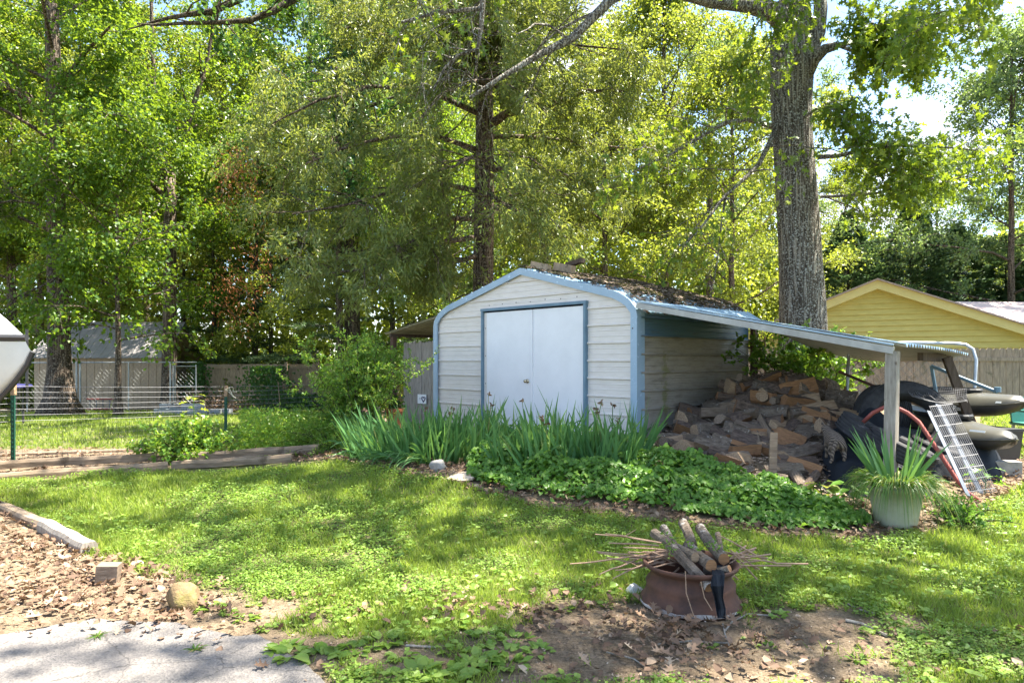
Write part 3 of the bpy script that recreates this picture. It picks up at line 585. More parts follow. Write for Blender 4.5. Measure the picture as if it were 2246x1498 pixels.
mb.build('screws', M_BLK, SH)
# right lean-to: corrugated sheet falling away from the shed, sagging at its back edge
def leanto(Yf, x0, x1a, x1b, ya, yb, za, zb, sag, top, bot, nm, pitch=.115, amp=.014):
    nx, ny = int((x1a-x0)/pitch*8), 10; G = np.zeros((ny+1, nx+1, 3))
    for j in range(ny+1):
        t = j/ny; y = ya+(yb-ya)*t; X1 = x1a+(x1b-x1a)*t; xx = x0+(X1-x0)*np.linspace(0, 1, nx+1)
        ph = np.linspace(0, 1, nx+1)*(x1a-x0)/pitch*2*np.pi
        z = za+(zb-za)*t+amp*np.clip(np.cos(ph)*1.6, -1, 1)-sag*np.sin(math.pi*t)*(np.linspace(0, 1, nx+1)**2)-(.075*t*np.linspace(0, 1, nx+1)**2 if sag else 0)
        G[j] = np.stack([xx, np.full(nx+1, y), z], 1)
    a = MB().grid(G).build(nm, top, SH); G2 = G.copy(); G2[:, :, 2] -= .006
    MB().grid(G2[::-1]).build('roof_underside', bot, SH); return a
leanto(0, -.06, 2.95, 2.3, -.02, -3.2, 1.85, 1.225, .37, M_LEAN, M_UNDER, 'lean_to_roof')
mb = MB(); mb.beam((-.075, -.03, 1.795), (-.075, -3.10, 1.175), .035, .07); mb.build('fascia_board', M_FASC, SH)
mb = MB(); mb.beam((-.082, -.03, 1.85), (-.082, -3.10, 1.232), .03, .018); mb.build('edge_strip', M_BLUE, SH)
mb = MB(); gzl = float(Hg(3.76, 6.8))-.42
mb.box((-.02, -3.06, (1.17+gzl-.1)/2), (.105, .105, 1.17-gzl+.1), Matrix.Rotation(R(1.0), 4, 'X')); mb.build('post', W_GREY, SH)
mb = MB(); mb.box((DD+.06, -.07, .65), (.09, .09, 2.15)); mb.build('post', M_BROWNP, SH)
mb = MB(); mb.beam((1.2, -2.98, 1.12), (2.25, -3.02, 1.10), .06, .09); mb.build('rafter', W_DARK, SH)
mb = MB(); a_ = Vector(at(2076, 784, 7.95)); b_ = gp(2165, 1010); b_.z -= .05; mb.beam(a_, b_, .085, .085); mb.build('leaning_post', W_DARK, SH, world=True)
# left lean-to
mb_top = leanto(0, .0, 2.4, 2.4, WW+.02, WW+1.68, 1.86, 1.60, .0, M_LEAN, M_UNDG, 'lean_to_roof', .115, .012)
mb = MB(); mb.beam((2.2, WW+.05, 1.74), (2.2, WW+1.5, 1.54), .04, .07); mb.beam((.02, WW+1.5, 1.565), (2.3, WW+1.5, 1.565), .05, .06); mb.build('rafter', W_DARK, SH)
mb = MB(); mb.box((.10, WW+1.5, .55), (.09, .09, 1.97)); mb.build('post', M_BROWNP, SH)
# dead leaves lying on the roof
L = Leaves(); n_ = 9000; x = rng.uniform(.0, DD, n_); y = rng.uniform(.05, 2.25, n_); dn = (.35+.65*sm((x-.25)/.8))*np.where(y < .5, .9, 1)*(y > .02+.0*x)
k = rng.random(n_) < dn*(.3+fbm(x, y, .3, 5)); x, y = x[k], y[k]; n_ = len(x); z = np.interp(y, [p[0] for p in prof[:6]], [p[1] for p in prof[:6]])+.035+.02*rng.random(n_)
a = rng.random(n_)*6.283; up = rng.normal(0, .35, (n_, 3))+np.array([0, -.25, 1]); V_, k_ = leaf_arrays(np.stack([x, y, z], 1), np.stack([np.cos(a), np.sin(a), .25*np.sin(a)], 1), up, .04+.05*rng.random(n_), 'broad', .8, -.3)
rotz = np.array([[math.cos(TH), -math.sin(TH), 0], [math.sin(TH), math.cos(TH), 0], [0, 0, 1]])
Lw = Leaves(); Lw.V = [V_ @ rotz.T+np.array(P0)]; Lw.k = [np.full(n_, k_)]; Lw.mi = [np.zeros(n_, int)]
L_ROOF = leafmat('leaf_roof_litter', (.045, .032, .024), (.14, .098, .068), .05, .85, c3=(.27, .21, .16), p3=.88)
o = Lw.build('roof_litter', L_ROOF); tag(o, 'dead brown leaves and needles piled on the shed roof', 'leaves', kind='stuff')
def sh2w(x, y, z): v = Vector((x, y, z)); v.rotate(Matrix.Rotation(TH, 3, 'Z')); return v+P0
for (x, y, z, rz_, d, lab) in ((.25, 2.02, 2.545, 20, (.30, .14, .09), 'short flat board lying on the shed ridge beside the peak'),
                        (.62, 1.86, 2.535, 8, (.34, .13, .12), 'brown wood block resting on the shed roof below another block'),
                        (.80, 1.80, 2.625, -14, (.42, .10, .07), 'dark weathered plank end sticking up on the shed roof')):
    c = sh2w(x, y, z); mb = MB(); mb.box((0, 0, 0), d, Matrix.Rotation(TH+R(90+rz_), 4, 'Z') @ Matrix.Rotation(R(-14 if z < 2.6 else 4), 4, 'Y'))
    o = mb.build('wood_block', W_DARK if z > 2.6 else W_BROWN); o.location = c; tag(o, lab, 'wood block', 'wood blocks on the shed roof')
# ---------------------------------------------------------------- wooden fences
def pickets(name, label, a, b_, h, w_, gap, matr, th=.02, dog=True, rails=(.25, .85), railside=1, jitter=.012, root=None, seed=1, base=-.05, railmat=None, posts=()):
    a = Vector(a); b_ = Vector(b_); d = b_-a; L_ = d.length; d.normalize(); nrm = Vector((-d.y, d.x, 0))*railside; rr = random.Random(seed)
    t = thing(name, label, 'fence', a)
    n_ = int(L_/(w_+gap)); bd = MB()
    for i in range(n_):
        s0 = i*(w_+gap); c = a+d*s0; e = a+d*(s0+w_); hh = h+rr.uniform(-jitter, jitter); off = nrm*rr.uniform(-.004, .004)
        z0 = c.z+base; k = w_*.25 if dog else 0
        P = [(0, z0), (w_, z0), (w_, c.z+hh-k), (w_-k, c.z+hh), (k, c.z+hh), (0, c.z+hh-k)]
        fr = [c+d*u+off+Vector((0, 0, z-c.z)) for u, z in P]; bk = [v+nrm*th for v in fr]
        V = [tuple(v) for v in fr+bk]; m_ = 6
        bd.add(V, [tuple(range(5, -1, -1)), tuple(range(6, 12))]+[(j, (j+1) % 6, 6+(j+1) % 6, 6+j) for j in range(6)])
    bd.build('picket_boards', matr, t, world=True)
    for f in rails:
        r_ = MB(); z = Vector((0, 0, h*f)); off = nrm*(th+.022) if railside > 0 else nrm*(th+.022)
        r_.beam(a+z+off, b_+z+off, .04, .085); r_.build('rail', railmat or matr, t, world=True)
    for s0, hp in posts:
        r_ = MB(); c = a+d*s0+nrm*(th+.09); r_.box(c+Vector((0, 0, hp/2-.1)), (.10, .10, hp+.2), Matrix.Rotation(math.atan2(d.y, d.x), 4, 'Z')); r_.build('post', railmat or matr, t, world=True)
    return t
# panel beside the shed
pa = sh2w(.35, WW+.02, 0); pb = sh2w(.35, WW+1.58, 0); pa.z = pb.z = .3
pickets('picket_fence', 'grey weathered picket panel between the shed and the shrub', pa, pb, 1.55, .096, .004, W_GREY, rails=(.2, .8), railside=-1, jitter=.02)
# heart sign hung on it
c = at(912, 875, 12.35); c2 = sh2w(.30, 0, 0); d1 = Vector((-.691, .723, 0)); nrm = Vector((-.723, -.691, 0))
base = sh2w(.325, WW+.02, 0); s_ = 0.85; c = base+d1*s_; c.z = 1.5-(875-790)/F*c.y
M_ = Matrix((d1*-1, Vector((0, 0, 1)), nrm)).transposed()
sg = thing('heart_sign', 'small white board with a drawn heart hung on the grey pickets', 'sign', c)
mb = MB(); mb.box((0, 0, 0), (.27, .175, .014), M_); mb.build('board', M_WHITE, sg)
hp = [(16*math.sin(t)**3, 13*math.cos(t)-5*math.cos(2*t)-2*math.cos(3*t)-math.cos(4*t)) for t in np.linspace(0, 2*math.pi, 30)]
mb = MB()
for sc_ in (.0038, .0027): mb.tube([M_ @ Vector((.055+x*sc_, y*sc_*1.05, .011)) for x, y in hp], .0045, 5, cap=False)
for k in (-.012, .015): mb.tube([M_ @ Vector((-.085+x, k+y, .010)) for x, y in ((0, 0), (.02, .003), (.04, 0), (.055, .002))], .003, 4)
mb.build('heart_drawing', M_HEART, sg)
# long brown fence far behind
fa = Vector((at(430, 0, 27.5).x, 27.5, 0)); fb = Vector((-2.0, 26.0, 0)); fa.z = float(Hg(fa.x, fa.y)); fb.z = fa.z+.02
pickets('board_fence', 'brown board fence running behind the far lawn under the pines', fa, fb, 1.80, .14, .004, W_BROWN, dog=False, rails=(.12, .55, .93), railside=-1, posts=((.3, 1.85), (5.2, 2.0), (3.9, 1.9)), seed=4, railmat=W_BROWN)
fc = at(600, 0, 25.8)
fr0 = Vector((at(1560, 0, 15.6).x, 15.6, .0)); fr1 = Vector((16, 15.2, .0))
pickets('board_fence', 'grey dog-eared picket fence below the yellow gable', fr0, fr1, 1.77, .138, .008, W_FENCE, rails=(.12, .93-.07), railside=-1, seed=9, railmat=W_FENCE, posts=((4.0, 1.7),))
# ---------------------------------------------------------------- chain link
def chainlink(mb, a, b_, z0, z1, cell=.075, r=.0022, zf=None):
    a = Vector(a); b_ = Vector(b_); d = (b_-a); L_ = d.length; d.normalize(); H_ = z1-z0; s_ = -H_
    while s_ < L_:
        for sg_ in (0, 1):
            u0, u1 = s_, s_+H_; za, zb = (z0, z1) if sg_ == 0 else (z1, z0)
            t0 = max(0, -u0/H_); t1 = min(1, (L_-u0)/H_)
            if t1 > t0+.02:
                p = a+d*(u0+H_*t0); q = a+d*(u0+H_*t1); p.z = a.z+za+(zb-za)*t0; q.z = a.z+za+(zb-za)*t1
                mb.tube([p, q], r, 3, cap=False)
        s_ += cell*1.414
CL = thing('chain_link_fence', 'tall galvanised chain-link fence in front of the tan outbuilding', 'fence', onG(at(60, 0, 23.6).x, 23.6))
ca = Vector((at(40, 0, 23.8).x, 23.8, CL.location.z)); cb = Vector((at(432, 0, 23.8).x, 23.8, CL.location.z))
mb = MB(); chainlink(mb, ca, Vector((at(374, 0, 23.8).x, 23.8, ca.z)), .02, 1.70, .11, .0022); mb.build('wire_mesh', M_LINK, CL, world=True)
mb = MB(); mb.tube([ca+Vector((0, 0, 1.72)), cb+Vector((0, 0, 1.74))], .022, 6); mb.build('top_rail', M_GALV, CL, world=True)
for px in (60, 168, 176, 282, 374, 380):
    p = Vector((at(px, 0, 23.75).x, 23.75, CL.location.z)); mb = MB(); mb.tube([p+Vector((0, 0, -.1)), p+Vector((0, 0, 1.75))], .032 if px in (168, 176, 374) else .022, 8); mb.build('post', M_GALV, CL, world=True)
ga = Vector((at(384, 0, 23.8).x, 23.8, ca.z)); gb = Vector((at(430, 0, 23.8).x, 23.8, ca.z))
mb = MB(); chainlink(mb, ga, gb, .08, 1.60, .11, .0025)
for q in ((ga, gb, 1.6), (ga, gb, .9), (ga, gb, .08)): mb.tube([q[0]+Vector((0, 0, q[2])), q[1]+Vector((0, 0, q[2]))], .02, 6)
for q in (ga, gb): mb.tube([q+Vector((0, 0, .05)), q+Vector((0, 0, 1.65))], .02, 6)
mb.build('gate', M_GALV, CL, world=True)
# ---------------------------------------------------------------- wire fence with green posts
FP = [Vector((-9.2, 6.0, 0)), None, None, None]
p1 = gp(32, 1026); FP[1] = Vector((p1.x, p1.y, 0)); FP[2] = Vector((at(497, 0, 11.6).x, 11.6, 0)); FP[3] = Vector((at(742, 0, 13.2).x, 13.2, 0))
for p in FP: p.z = float(Hg(p.x, p.y))
WF = thing('wire_fence', 'low welded wire fence on green metal posts along the timber bed', 'fence', FP[1])
tops = [1.17, EYE-(847-HY)/F*FP[1].y, EYE-(848-HY)/F*FP[2].y, EYE-(841-HY)/F*FP[3].y]
wires = MB(); fine = MB()
for k in range(3):
    a, b_ = FP[k], FP[k+1]; L_ = (b_-a).length
    for i in range(7):
        f = i*.077*(9/FP[1].y if k else 1)
        pts = [a.lerp(b_, t)*1 for t in np.linspace(0, 1, 9)]
        for j, p in enumerate(pts): t = j/8; p.z = tops[k]*(1-t)+tops[k+1]*t-f-.012*math.sin(math.pi*t)+rnd.uniform(-.003, .003)
        wires.tube(pts, .0026, 4, cap=False)
    nv = int(L_/.06)
    for i in range(nv):
        t = (i+.5)/nv; p = a.lerp(b_, t); zt = tops[k]*(1-t)+tops[k+1]*t; zg = float(Hg(p.x, p.y))
        dx = rnd.uniform(-.004, .004)
        fine.tube([(p.x+dx, p.y, zg), (p.x, p.y, zt)], .0013, 3, cap=False)
    for i in range(8):
        h = .05+i*.075; pts = []
        for t in np.linspace(0, 1, 9): p = a.lerp(b_, t); pts.append((p.x, p.y, float(Hg(p.x, p.y))+h))
        fine.tube(pts, .0013, 3, cap=False)
wires.build('thick_wires', M_WIREW, WF, world=True); fine.build('fine_wires', M_WIREB, WF, world=True)
for k, px in ((1, 32), (2, 497)):
    p = FP[k]; tp = EYE-((862 if k == 1 else 866)-HY)/F*p.y
    mb = MB(); mb.box((p.x, p.y-.012, (p.z-.1+tp)/2), (.012, .045, tp-p.z+.1)); mb.box((p.x, p.y-.035, (p.z-.1+tp)/2), (.05, .008, tp-p.z+.1))
    for i in range(14): mb.box((p.x, p.y-.045, p.z+.1+i*(tp-p.z-.15)/14), (.02, .012, .02))
    po = mb.build('metal_post', M_GREENP, WF, world=True)
    mb = MB(); mb.box((p.x, p.y-.02, tp+.065), (.05, .05, .18)); mb.build('wood_cap', W_CUT, WF, world=True)
    if k == 1: mb = MB(); mb.box((p.x, p.y-.02, tp+.19), (.06, .055, .14), taper=1.25); mb.build('white_cap', M_CAP, WF, world=True)
p = Vector((at(612, 0, 12.3).x, 12.3, 0)); mb = MB(); mb.tube([(p.x, p.y, .2), (p.x+.01, p.y, .75), (p.x-.02, p.y, 1.12)], .006, 5); mb.build('tie_rod', W_CUT, WF, world=True)
mb = MB(); q = FP[2]
for i in range(5):
    mb.tube([(q.x, q.y-.05, 1.0)]+[(q.x+.06+.04*j+rnd.uniform(-.03, .03), q.y-.06, 1.0-.03*j*i/2+rnd.uniform(-.05, .05)) for j in range(4)], .003, 4)
mb.build('string_tie', M_CAP, WF, world=True)
# ---------------------------------------------------------------- landscape timbers
def timber(pa, pb, lab, w_=.095, h=.10, lift=0., grp='landscape timbers along the planted bed', m_=None, name='landscape_timber', n_=7):
    a = pa; b_ = pb; mb = MB(); k = 8; pts = []
    for i in range(k+1):
        t = i/k; x, y = a.x+(b_.x-a.x)*t, a.y+(b_.y-a.y)*t
        z = a.z+(b_.z-a.z)*t; pts.append((x, y, z+h/2+lift+.006*math.sin(i*1.7)))
    prof_n = 8; a2 = [(-.5, -.5), (.5, -.5), (.5, .15), (.36, .5), (-.36, .5), (-.5, .15)]
    d = Vector((b_.x-a.x, b_.y-a.y, 0)).normalized(); s_ = Vector((d.y, -d.x, 0)); G = []
    for p in pts: G.append([tuple(Vector(p)+s_*u*w_+Vector((0, 0, v*h))) for u, v in a2+[a2[0]]])
    mb.grid(np.array(G)); nn = len(a2)
    mb.add(G[0][:nn], [tuple(range(nn))]); mb.add(G[-1][:nn], [tuple(range(nn-1, -1, -1))])
    loc = Vector(pts[k//2]); rz_ = math.atan2(d.y, d.x)
    V = np.vstack(mb.v)-np.array(loc); ca_, sa_ = math.cos(-rz_), math.sin(-rz_); V = V @ np.array([[ca_, -sa_, 0], [sa_, ca_, 0], [0, 0, 1]]).T
    mb.v = [V]; o = mb.build(name, m_ or W_TIMB); o.location = loc; o.rotation_euler = (0, 0, rz_); tag(o, lab, 'timber', grp); return o
timber(gp(-260, 1074), gp(368, 1030), 'pale front timber at the left end of the low retaining row')
timber(gp(378, 1029), gp(640, 1012), 'brown front timber between the leafy plant and the iris bed')
timber(gp(-260, 1050), gp(352, 1016), 'upper timber lying behind the pale front one at left', lift=.045)
timber(gp(400, 1016), gp(700, 995), 'round-topped brown timber furthest right in the back row', lift=.035)
timber(gp(-200, 1010), gp(318, 989), 'thin pale timber edging the far lawn behind the wire fence', .07, .05)
timber(gp(-60, 1092), gp(98, 1160), 'weathered edging board by the leaf litter, upper left piece', .11, .07, grp='edging boards beside the driveway', m_=W_TIMB, name='edging_board')
timber(gp(98, 1163), gp(196, 1216), 'weathered edging board by the leaf litter, lower piece near the stump', .12, .09, grp='edging boards beside the driveway', m_=W_GREY, name='edging_board')
c = gp(238, 1278); mb = MB(); mb.box((0, 0, .05), (.13, .11, .15), Matrix.Rotation(R(14), 4, 'Z') @ Matrix.Rotation(R(4), 4, 'Y')); o = mb.build('timber_stub', [W_CUTG]); o.location = c; tag(o, 'short sawn timber stub standing in the leaf litter', 'timber')
# boulder
def rock(name, label, c, sz, m_, seed, pointy=.0, cat='stone'):
    r_ = np.random.default_rng(seed); nu, nv = 28, 18; G = np.zeros((nv+1, nu+1, 3)); ax = unit(r_.normal(size=(9, 3))); dd = r_.uniform(.58, .92, 9)
    for i in range(nv+1):
        for j in range(nu+1):
            th = math.pi*i/nv; ph = 2*math.pi*(j % nu)/nu; d = np.array([math.sin(th)*math.cos(ph), math.sin(th)*math.sin(ph), math.cos(th)])
            r0 = min(1., min([dd[q]/max(1e-3, float(d @ ax[q])) if d @ ax[q] > .05 else 9 for q in range(9)]))
            r0 *= 1+.05*math.sin(5*d[0]+seed)+.04*math.sin(9*d[1]+2*d[2])
            p = d*r0; p[:2] *= 1-pointy*max(0, p[2]); G[i, j] = p*np.array(sz)
    mb = MB().grid(G[::-1]); o = mb.build(name, m_, smooth=True); o.location = c; tag(o, label, cat); return o
c = gp(380, 1352); rock('boulder', 'mossy tan boulder at the edge of the driveway', c+Vector((0, .12, .06)), (.13, .115, .12), M_STONE, 3, .42)
c = gp(1393, 1305); rock('pale_rock', 'pale grey rock lying behind the rusty fire ring', c+Vector((0, .03, .02)), (.06, .06, .05), M_PALE, 8)
c = gp(960, 1035); rock('garden_rock', 'rough brown rock at the foot of the left iris clump', c+Vector((0, .05, .04)), (.10, .08, .09), M_CONC, 12)
c = gp(1020, 1045); rock('stepping_stone', 'flat sandy stepping stone between the two iris clumps', c+Vector((0, 0, .01)), (.24, .3, .035), mat('sandstone', (.62, .50, .38), (.45, .35, .26), 6, .9, .3), 15)
# ---------------------------------------------------------------- fire ring
FRc = gp(1514, 1322); FR = thing('fire_ring', 'rusty old truck wheel rim used as a fire pit', 'fire pit', FRc)
pr = [(.300, .0), (.306, .012), (.304, .03), (.294, .045), (.280, .058), (.270, .085), (.267, .115), (.270, .135), (.260, .150), (.246, .165), (.240, .19), (.246, .208), (.266, .222), (.286, .236), (.29, .252), (.284, .26), (.27, .255), (.25, .235), (.24, .2), (.242, .15), (.255, .1), (.262, .05), (.285, .012)]
mb = MB(); mb.lathe(pr, n=64, close=True); o = mb.build('rim', M_RUST, FR, smooth=True)
# white scorched flange with its own shape
fl = mat('rim_scorched', (.62, .58, .52), (.10, .06, .05), 7, .8, .3, c3=(.14, .08, .06), s3=4, t3=.52, w3=.04)
mb = MB(); G = []
for a in np.linspace(R(168), R(318), 50):
    hh = -.004+.018*max(0, math.sin((a-R(168))/R(150)*math.pi))*(.5+.5*math.sin(a*5)); tk = math.sin(max(0, min(1, (a-R(168))/R(150)))*math.pi)**.5; G.append([(r_*math.cos(a)*1.004, r_*math.sin(a)*1.004, z) for r_, z in ((.3065, .012), (.3072, .016+.004*tk), (.306, .018+.010*tk*(1+.3*math.sin(a*9))), (.3035, .020+.014*tk*(1+.5*math.sin(a*7)))) ])
mb.grid(G); mb.build('scorch_mark', fl, FR, smooth=True)
mb = MB(); mb.lathe([(0, .13), (.12, .14), (.22, .12), (.245, .10)], n=24); mb.build('ash_bed', mat('ash', (.16, .13, .11), (.06, .05, .045), 20, .95, .8), FR, smooth=True)
def P3(px, py, Y): return at(px, py, Y)
def limblog(pts, rad, n_=12, seed=0, bark=W_BARK, ends=W_CUT, wob=.12, kn=2):
    """log following points, two materials: bark and cut ends"""
    r_ = np.random.default_rng(seed); P = np.array([tuple(p) for p in pts], float)
    # resample
    s_ = np.linspace(0, 1, 9); cs = np.linspace(0, 1, len(P)); Q = np.stack([np.interp(s_, cs, P[:, i]) for i in range(3)], 1); rad = np.interp(s_, np.linspace(0, 1, np.size(rad) if np.size(rad) > 1 else 2), rad if np.size(rad) > 1 else [rad, rad])
    mb = MB(); T = np.gradient(Q, axis=0); T = unit(T); u = np.cross(T[0], (0, 0, 1.) if abs(T[0][2]) < .9 else (1., 0, 0)); u /= np.linalg.norm(u); sh = 1+wob*(r_.random(n_)-.5)*1.6; V = []
    for i in range(9):
        u = u-T[i]*(u @ T[i]); u /= np.linalg.norm(u); v = np.cross(T[i], u); a = np.arange(n_)/n_*6.283
        rr = rad[i]*sh*(1+wob*.5*(r_.random(n_)-.5)); V.append(Q[i]+(np.cos(a)*rr)[:, None]*u+(np.sin(a)*rr)[:, None]*v)
    mb.add(np.vstack(V), [(i*n_+j, i*n_+(j+1) % n_, (i+1)*n_+(j+1) % n_, (i+1)*n_+j) for i in range(8) for j in range(n_)], 0)
    mb.add(V[0], [tuple(range(n_-1, -1, -1))], 1); mb.add(V[-1], [tuple(range(n_))], 1)
    return mb, Q[4]
def put(mb, c, name, mats, label, cat, group=None, smooth=False):
    o = mb.build(name, mats, loc=tuple(c), smooth=smooth); tag(o, label, cat, group); return o
fireg = 'logs laid across the fire ring'
for pts, r_, lab, en in (
    ([(1434, 1168, 4.45), (1470, 1195, 4.3), (1557, 1288, 3.93)], .032, 'long brown log sloping over the front lip of the fire ring', W_ORNG),
    ([(1455, 1158, 4.55), (1480, 1200, 4.35), (1525, 1222, 4.12)], .03, 'short bark log second from left on the fire ring', W_CUT),
    ([(1497, 1145, 4.65), (1512, 1175, 4.5), (1518, 1195, 4.4)], .032, 'lichen-spotted log pointing up at the back of the fire ring', W_CUT),
    ([(1508, 1195, 4.4), (1535, 1222, 4.2), (1560, 1240, 4.02)], .036, 'thick pale log in the middle of the fire ring', W_ORNG),
    ([(1536, 1158, 4.55), (1556, 1190, 4.35), (1588, 1226, 4.1)], .035, 'thick log at the right with a rotten orange end', W_ORNG),
    ([(1574, 1170, 4.5), (1580, 1200, 4.4), (1584, 1225, 4.3)], .02, 'thin grey lichen-covered log at the right of the fire ring', W_CUT),
    ([(1545, 1250, 4.1), (1575, 1252, 4.05), (1600, 1246, 4.0)], .02, 'small log stub lying low inside the fire ring', W_ORNG)):
    mb, c = limblog([P3(*p) for p in pts], r_, seed=int(pts[0][0])); put(mb, c, 'fire_log', [W_BARK, en], lab, 'log', fireg)
stk = [((1305, 1171), (1440, 1188)), ((1328, 1170), (1450, 1190)), ((1335, 1190), (1445, 1196)), ((1308, 1209), (1470, 1226)), ((1312, 1212), (1440, 1222)), ((1250, 1236), (1370, 1222)), ((1330, 1222), (1420, 1238)), ((1345, 1268), (1470, 1215)), ((1315, 1259), (1400, 1225)),
       ((1465, 1266), (1490, 1245)), ((1400, 1232), (1480, 1240)), ((1390, 1218), (1470, 1214)), ((1572, 1172), (1680, 1230)), ((1600, 1205), (1665, 1248)), ((1605, 1238), (1735, 1240)), ((1640, 1226), (1772, 1236)), ((1560, 1262), (1640, 1240)), ((1582, 1292), (1625, 1240)), ((1600, 1235), (1655, 1205)), ((1590, 1245), (1618, 1270)), ((1610, 1215), (1660, 1270)), ((1590, 1225), (1690, 1215)), ((1415, 1245), (1500, 1228)), ((1430, 1210), (1500, 1240)), ((1350, 1250), (1460, 1230))]
sg_l = 'thin brown twigs sticking out of the fire ring'
stk += [((rnd.uniform(1360, 1440), rnd.uniform(1195, 1235)), (rnd.uniform(1450, 1520), rnd.uniform(1200, 1240))) for _ in range(12)]+[((rnd.uniform(1570, 1610), rnd.uniform(1205, 1260)), (rnd.uniform(1630, 1690), rnd.uniform(1195, 1255))) for _ in range(8)]
for i, (a, b_) in enumerate(stk):
    Y0, Y1 = (4.25, 4.3) if a[0] < 1500 else (4.2, 4.35); A_, B_ = P3(*a, Y0-(.12 if a[1] > 1240 else 0)), P3(*b_, Y1); mid = (A_+B_)/2+Vector((rnd.uniform(-.01, .01), 0, rnd.uniform(-.012, .012)))
    mb = MB(); mb.tube([A_, A_.lerp(mid, .6)+Vector((0, 0, rnd.uniform(-.006, .006))), mid, B_], [.0035, .005, .0058, .006], 5)
    if i % 3 == 0: mb.tube([mid, mid+Vector((rnd.uniform(-.08, .08), -.02, rnd.uniform(.02, .06)))], [.003, .0015], 4)
    side = 'left' if a[0] < 1500 else 'right'
    put(mb, mid, 'twig', TWIG, 'thin brown twig jutting out of the %s side of the fire ring' % side, 'twig', sg_l+' on the '+side)
for pts, lab in (([(1503, 1252), (1505, 1300), (1518, 1340), (1527, 1362)], 'long thin twig hanging down the front of the rim, left one'), ([(1537, 1275), (1545, 1310), (1562, 1338)], 'shorter twig hanging down the front of the rim beside the cloth')):
    mb = MB(); q = [P3(x, y, 3.86) for x, y in pts]; mb.tube(q, [.003]*len(q), 5); put(mb, q[1], 'twig', TWIG, lab, 'twig')
mb = MB(); G = []
for py, Y, a, b_ in ((1240, 4.12, 1560, 1585), (1262, 3.93, 1562, 1590), (1285, 3.86, 1558, 1588), (1310, 3.87, 1566, 1586), (1335, 3.87, 1570, 1592), (1355, 3.84, 1574, 1592)):
    G.append([tuple(P3(a+(b_-a)*t, py, Y-.012*math.sin(t*9+py))) for t in np.linspace(0, 1, 7)])
mb.grid(G); o = put(mb, P3(1570, 1330, 3.86), 'cloth_strip', M_TARP, 'black charred cloth strip hanging over the fire ring', 'cloth'); so_ = o.modifiers.new('s', 'SOLIDIFY'); so_.thickness = .004
# green weed draped over logs
L = Leaves(); mb = MB()
for i in range(16):
    a = P3(rnd.uniform(1450, 1590), rnd.uniform(1165, 1215), 4.15); d = Vector((rnd.uniform(-.12, .12), 0, rnd.uniform(-.05, .03))); mb.tube([a, a+d*.5+Vector((0, 0, .02)), a+d], .0018, 4)
    n_ = 5; L.add(np.array([tuple(a+d*t) for t in np.linspace(.1, 1, n_)]), rng.normal(size=(n_, 3)), rng.normal(size=(n_, 3)), .028, 'rhomb')
wd = thing('pulled_weeds', 'wilting green weeds draped over the logs of the fire ring', 'weeds', P3(1510, 1190, 4.2)); mb.build('stems', L_LIR, wd, world=True); L.build('leaves', L_SHR, wd, world=True)
# loose sticks on the ground
for i, (pts, lab, r_) in enumerate(((((1690, 1355), (1640, 1350), (1605, 1368), (1590, 1388)), 'curved grey stick on the soil right of the fire ring', .005), (((1855, 1365), (1890, 1372), (1925, 1390), (1945, 1398)), 'knobbly grey stick lying on the bare soil at right', .009), (((1860, 1328), (1885, 1340), (1920, 1350)), 'short dark stick on bare soil near the lawn', .006),
    (((1430, 1420), (1510, 1410), (1600, 1415)), 'long thin stick on the soil below the fire ring', .005), (((1585, 1370), (1590, 1395), (1600, 1425)), 'upright pointing twig below the cloth strip', .004), (((890, 1420), (930, 1422), (955, 1424)), 'short stick lying among the weed rosettes', .006), (((1330, 1435), (1390, 1450), (1420, 1470)), 'bent stick at the bottom beneath the fire ring', .004))):
    mb = MB(); q = [gp(*p)+Vector((0, 0, .01)) for p in pts]; mb.tube(q, r_, 6, wob=.3); put(mb, q[1], 'stick', BARK_GR, lab, 'stick')
# ---------------------------------------------------------------- firewood
fwg = 'split firewood logs heaped beside the shed'
def split_log(L_, r_, seed, mats, frac=.5):
    q = np.random.default_rng(seed); k = 5; a0 = q.uniform(.28, .45)*math.pi; n_arc = 5
    arc = [(r_*math.cos(t), r_*math.sin(t)) for t in np.linspace(-a0, a0, n_arc)]; prof_ = arc+[(-r_*.25*q.random(), r_*.1*(q.random()-.5))]
    prof_ = np.array(prof_); prof_ -= prof_.mean(0); n_ = len(prof_); mb = MB(); V = []
    for i in range(k+1):
        t = i/k-.5; s_ = 1+.08*(q.random()-.5); jj = prof_*s_*(1+.035*(q.random((n_, 2))-.5)); V.append(np.stack([np.full(n_, t*L_)+.012*(q.random(n_)-.5), jj[:, 0]+.012*math.sin(t*5+seed), jj[:, 1]], 1))
    V = np.vstack(V)
    for i in range(k):
        for j in range(n_): mb.add([], []) if False else None
    Fb = [(i*n_+j, i*n_+j+1, (i+1)*n_+j+1, (i+1)*n_+j) for i in range(k) for j in range(n_arc-1)]
    Fc = [(i*n_+j, i*n_+(j+1) % n_, (i+1)*n_+(j+1) % n_, (i+1)*n_+j) for i in range(k) for j in (n_arc-1, n_arc)]
    mb.add(V, Fb, 0); mb.add(V, Fc, 1); mb.add(V[:n_], [tuple(range(n_-1, -1, -1))], 1); mb.add(V[-n_:], [tuple(range(n_))], 1); return mb
protos = []
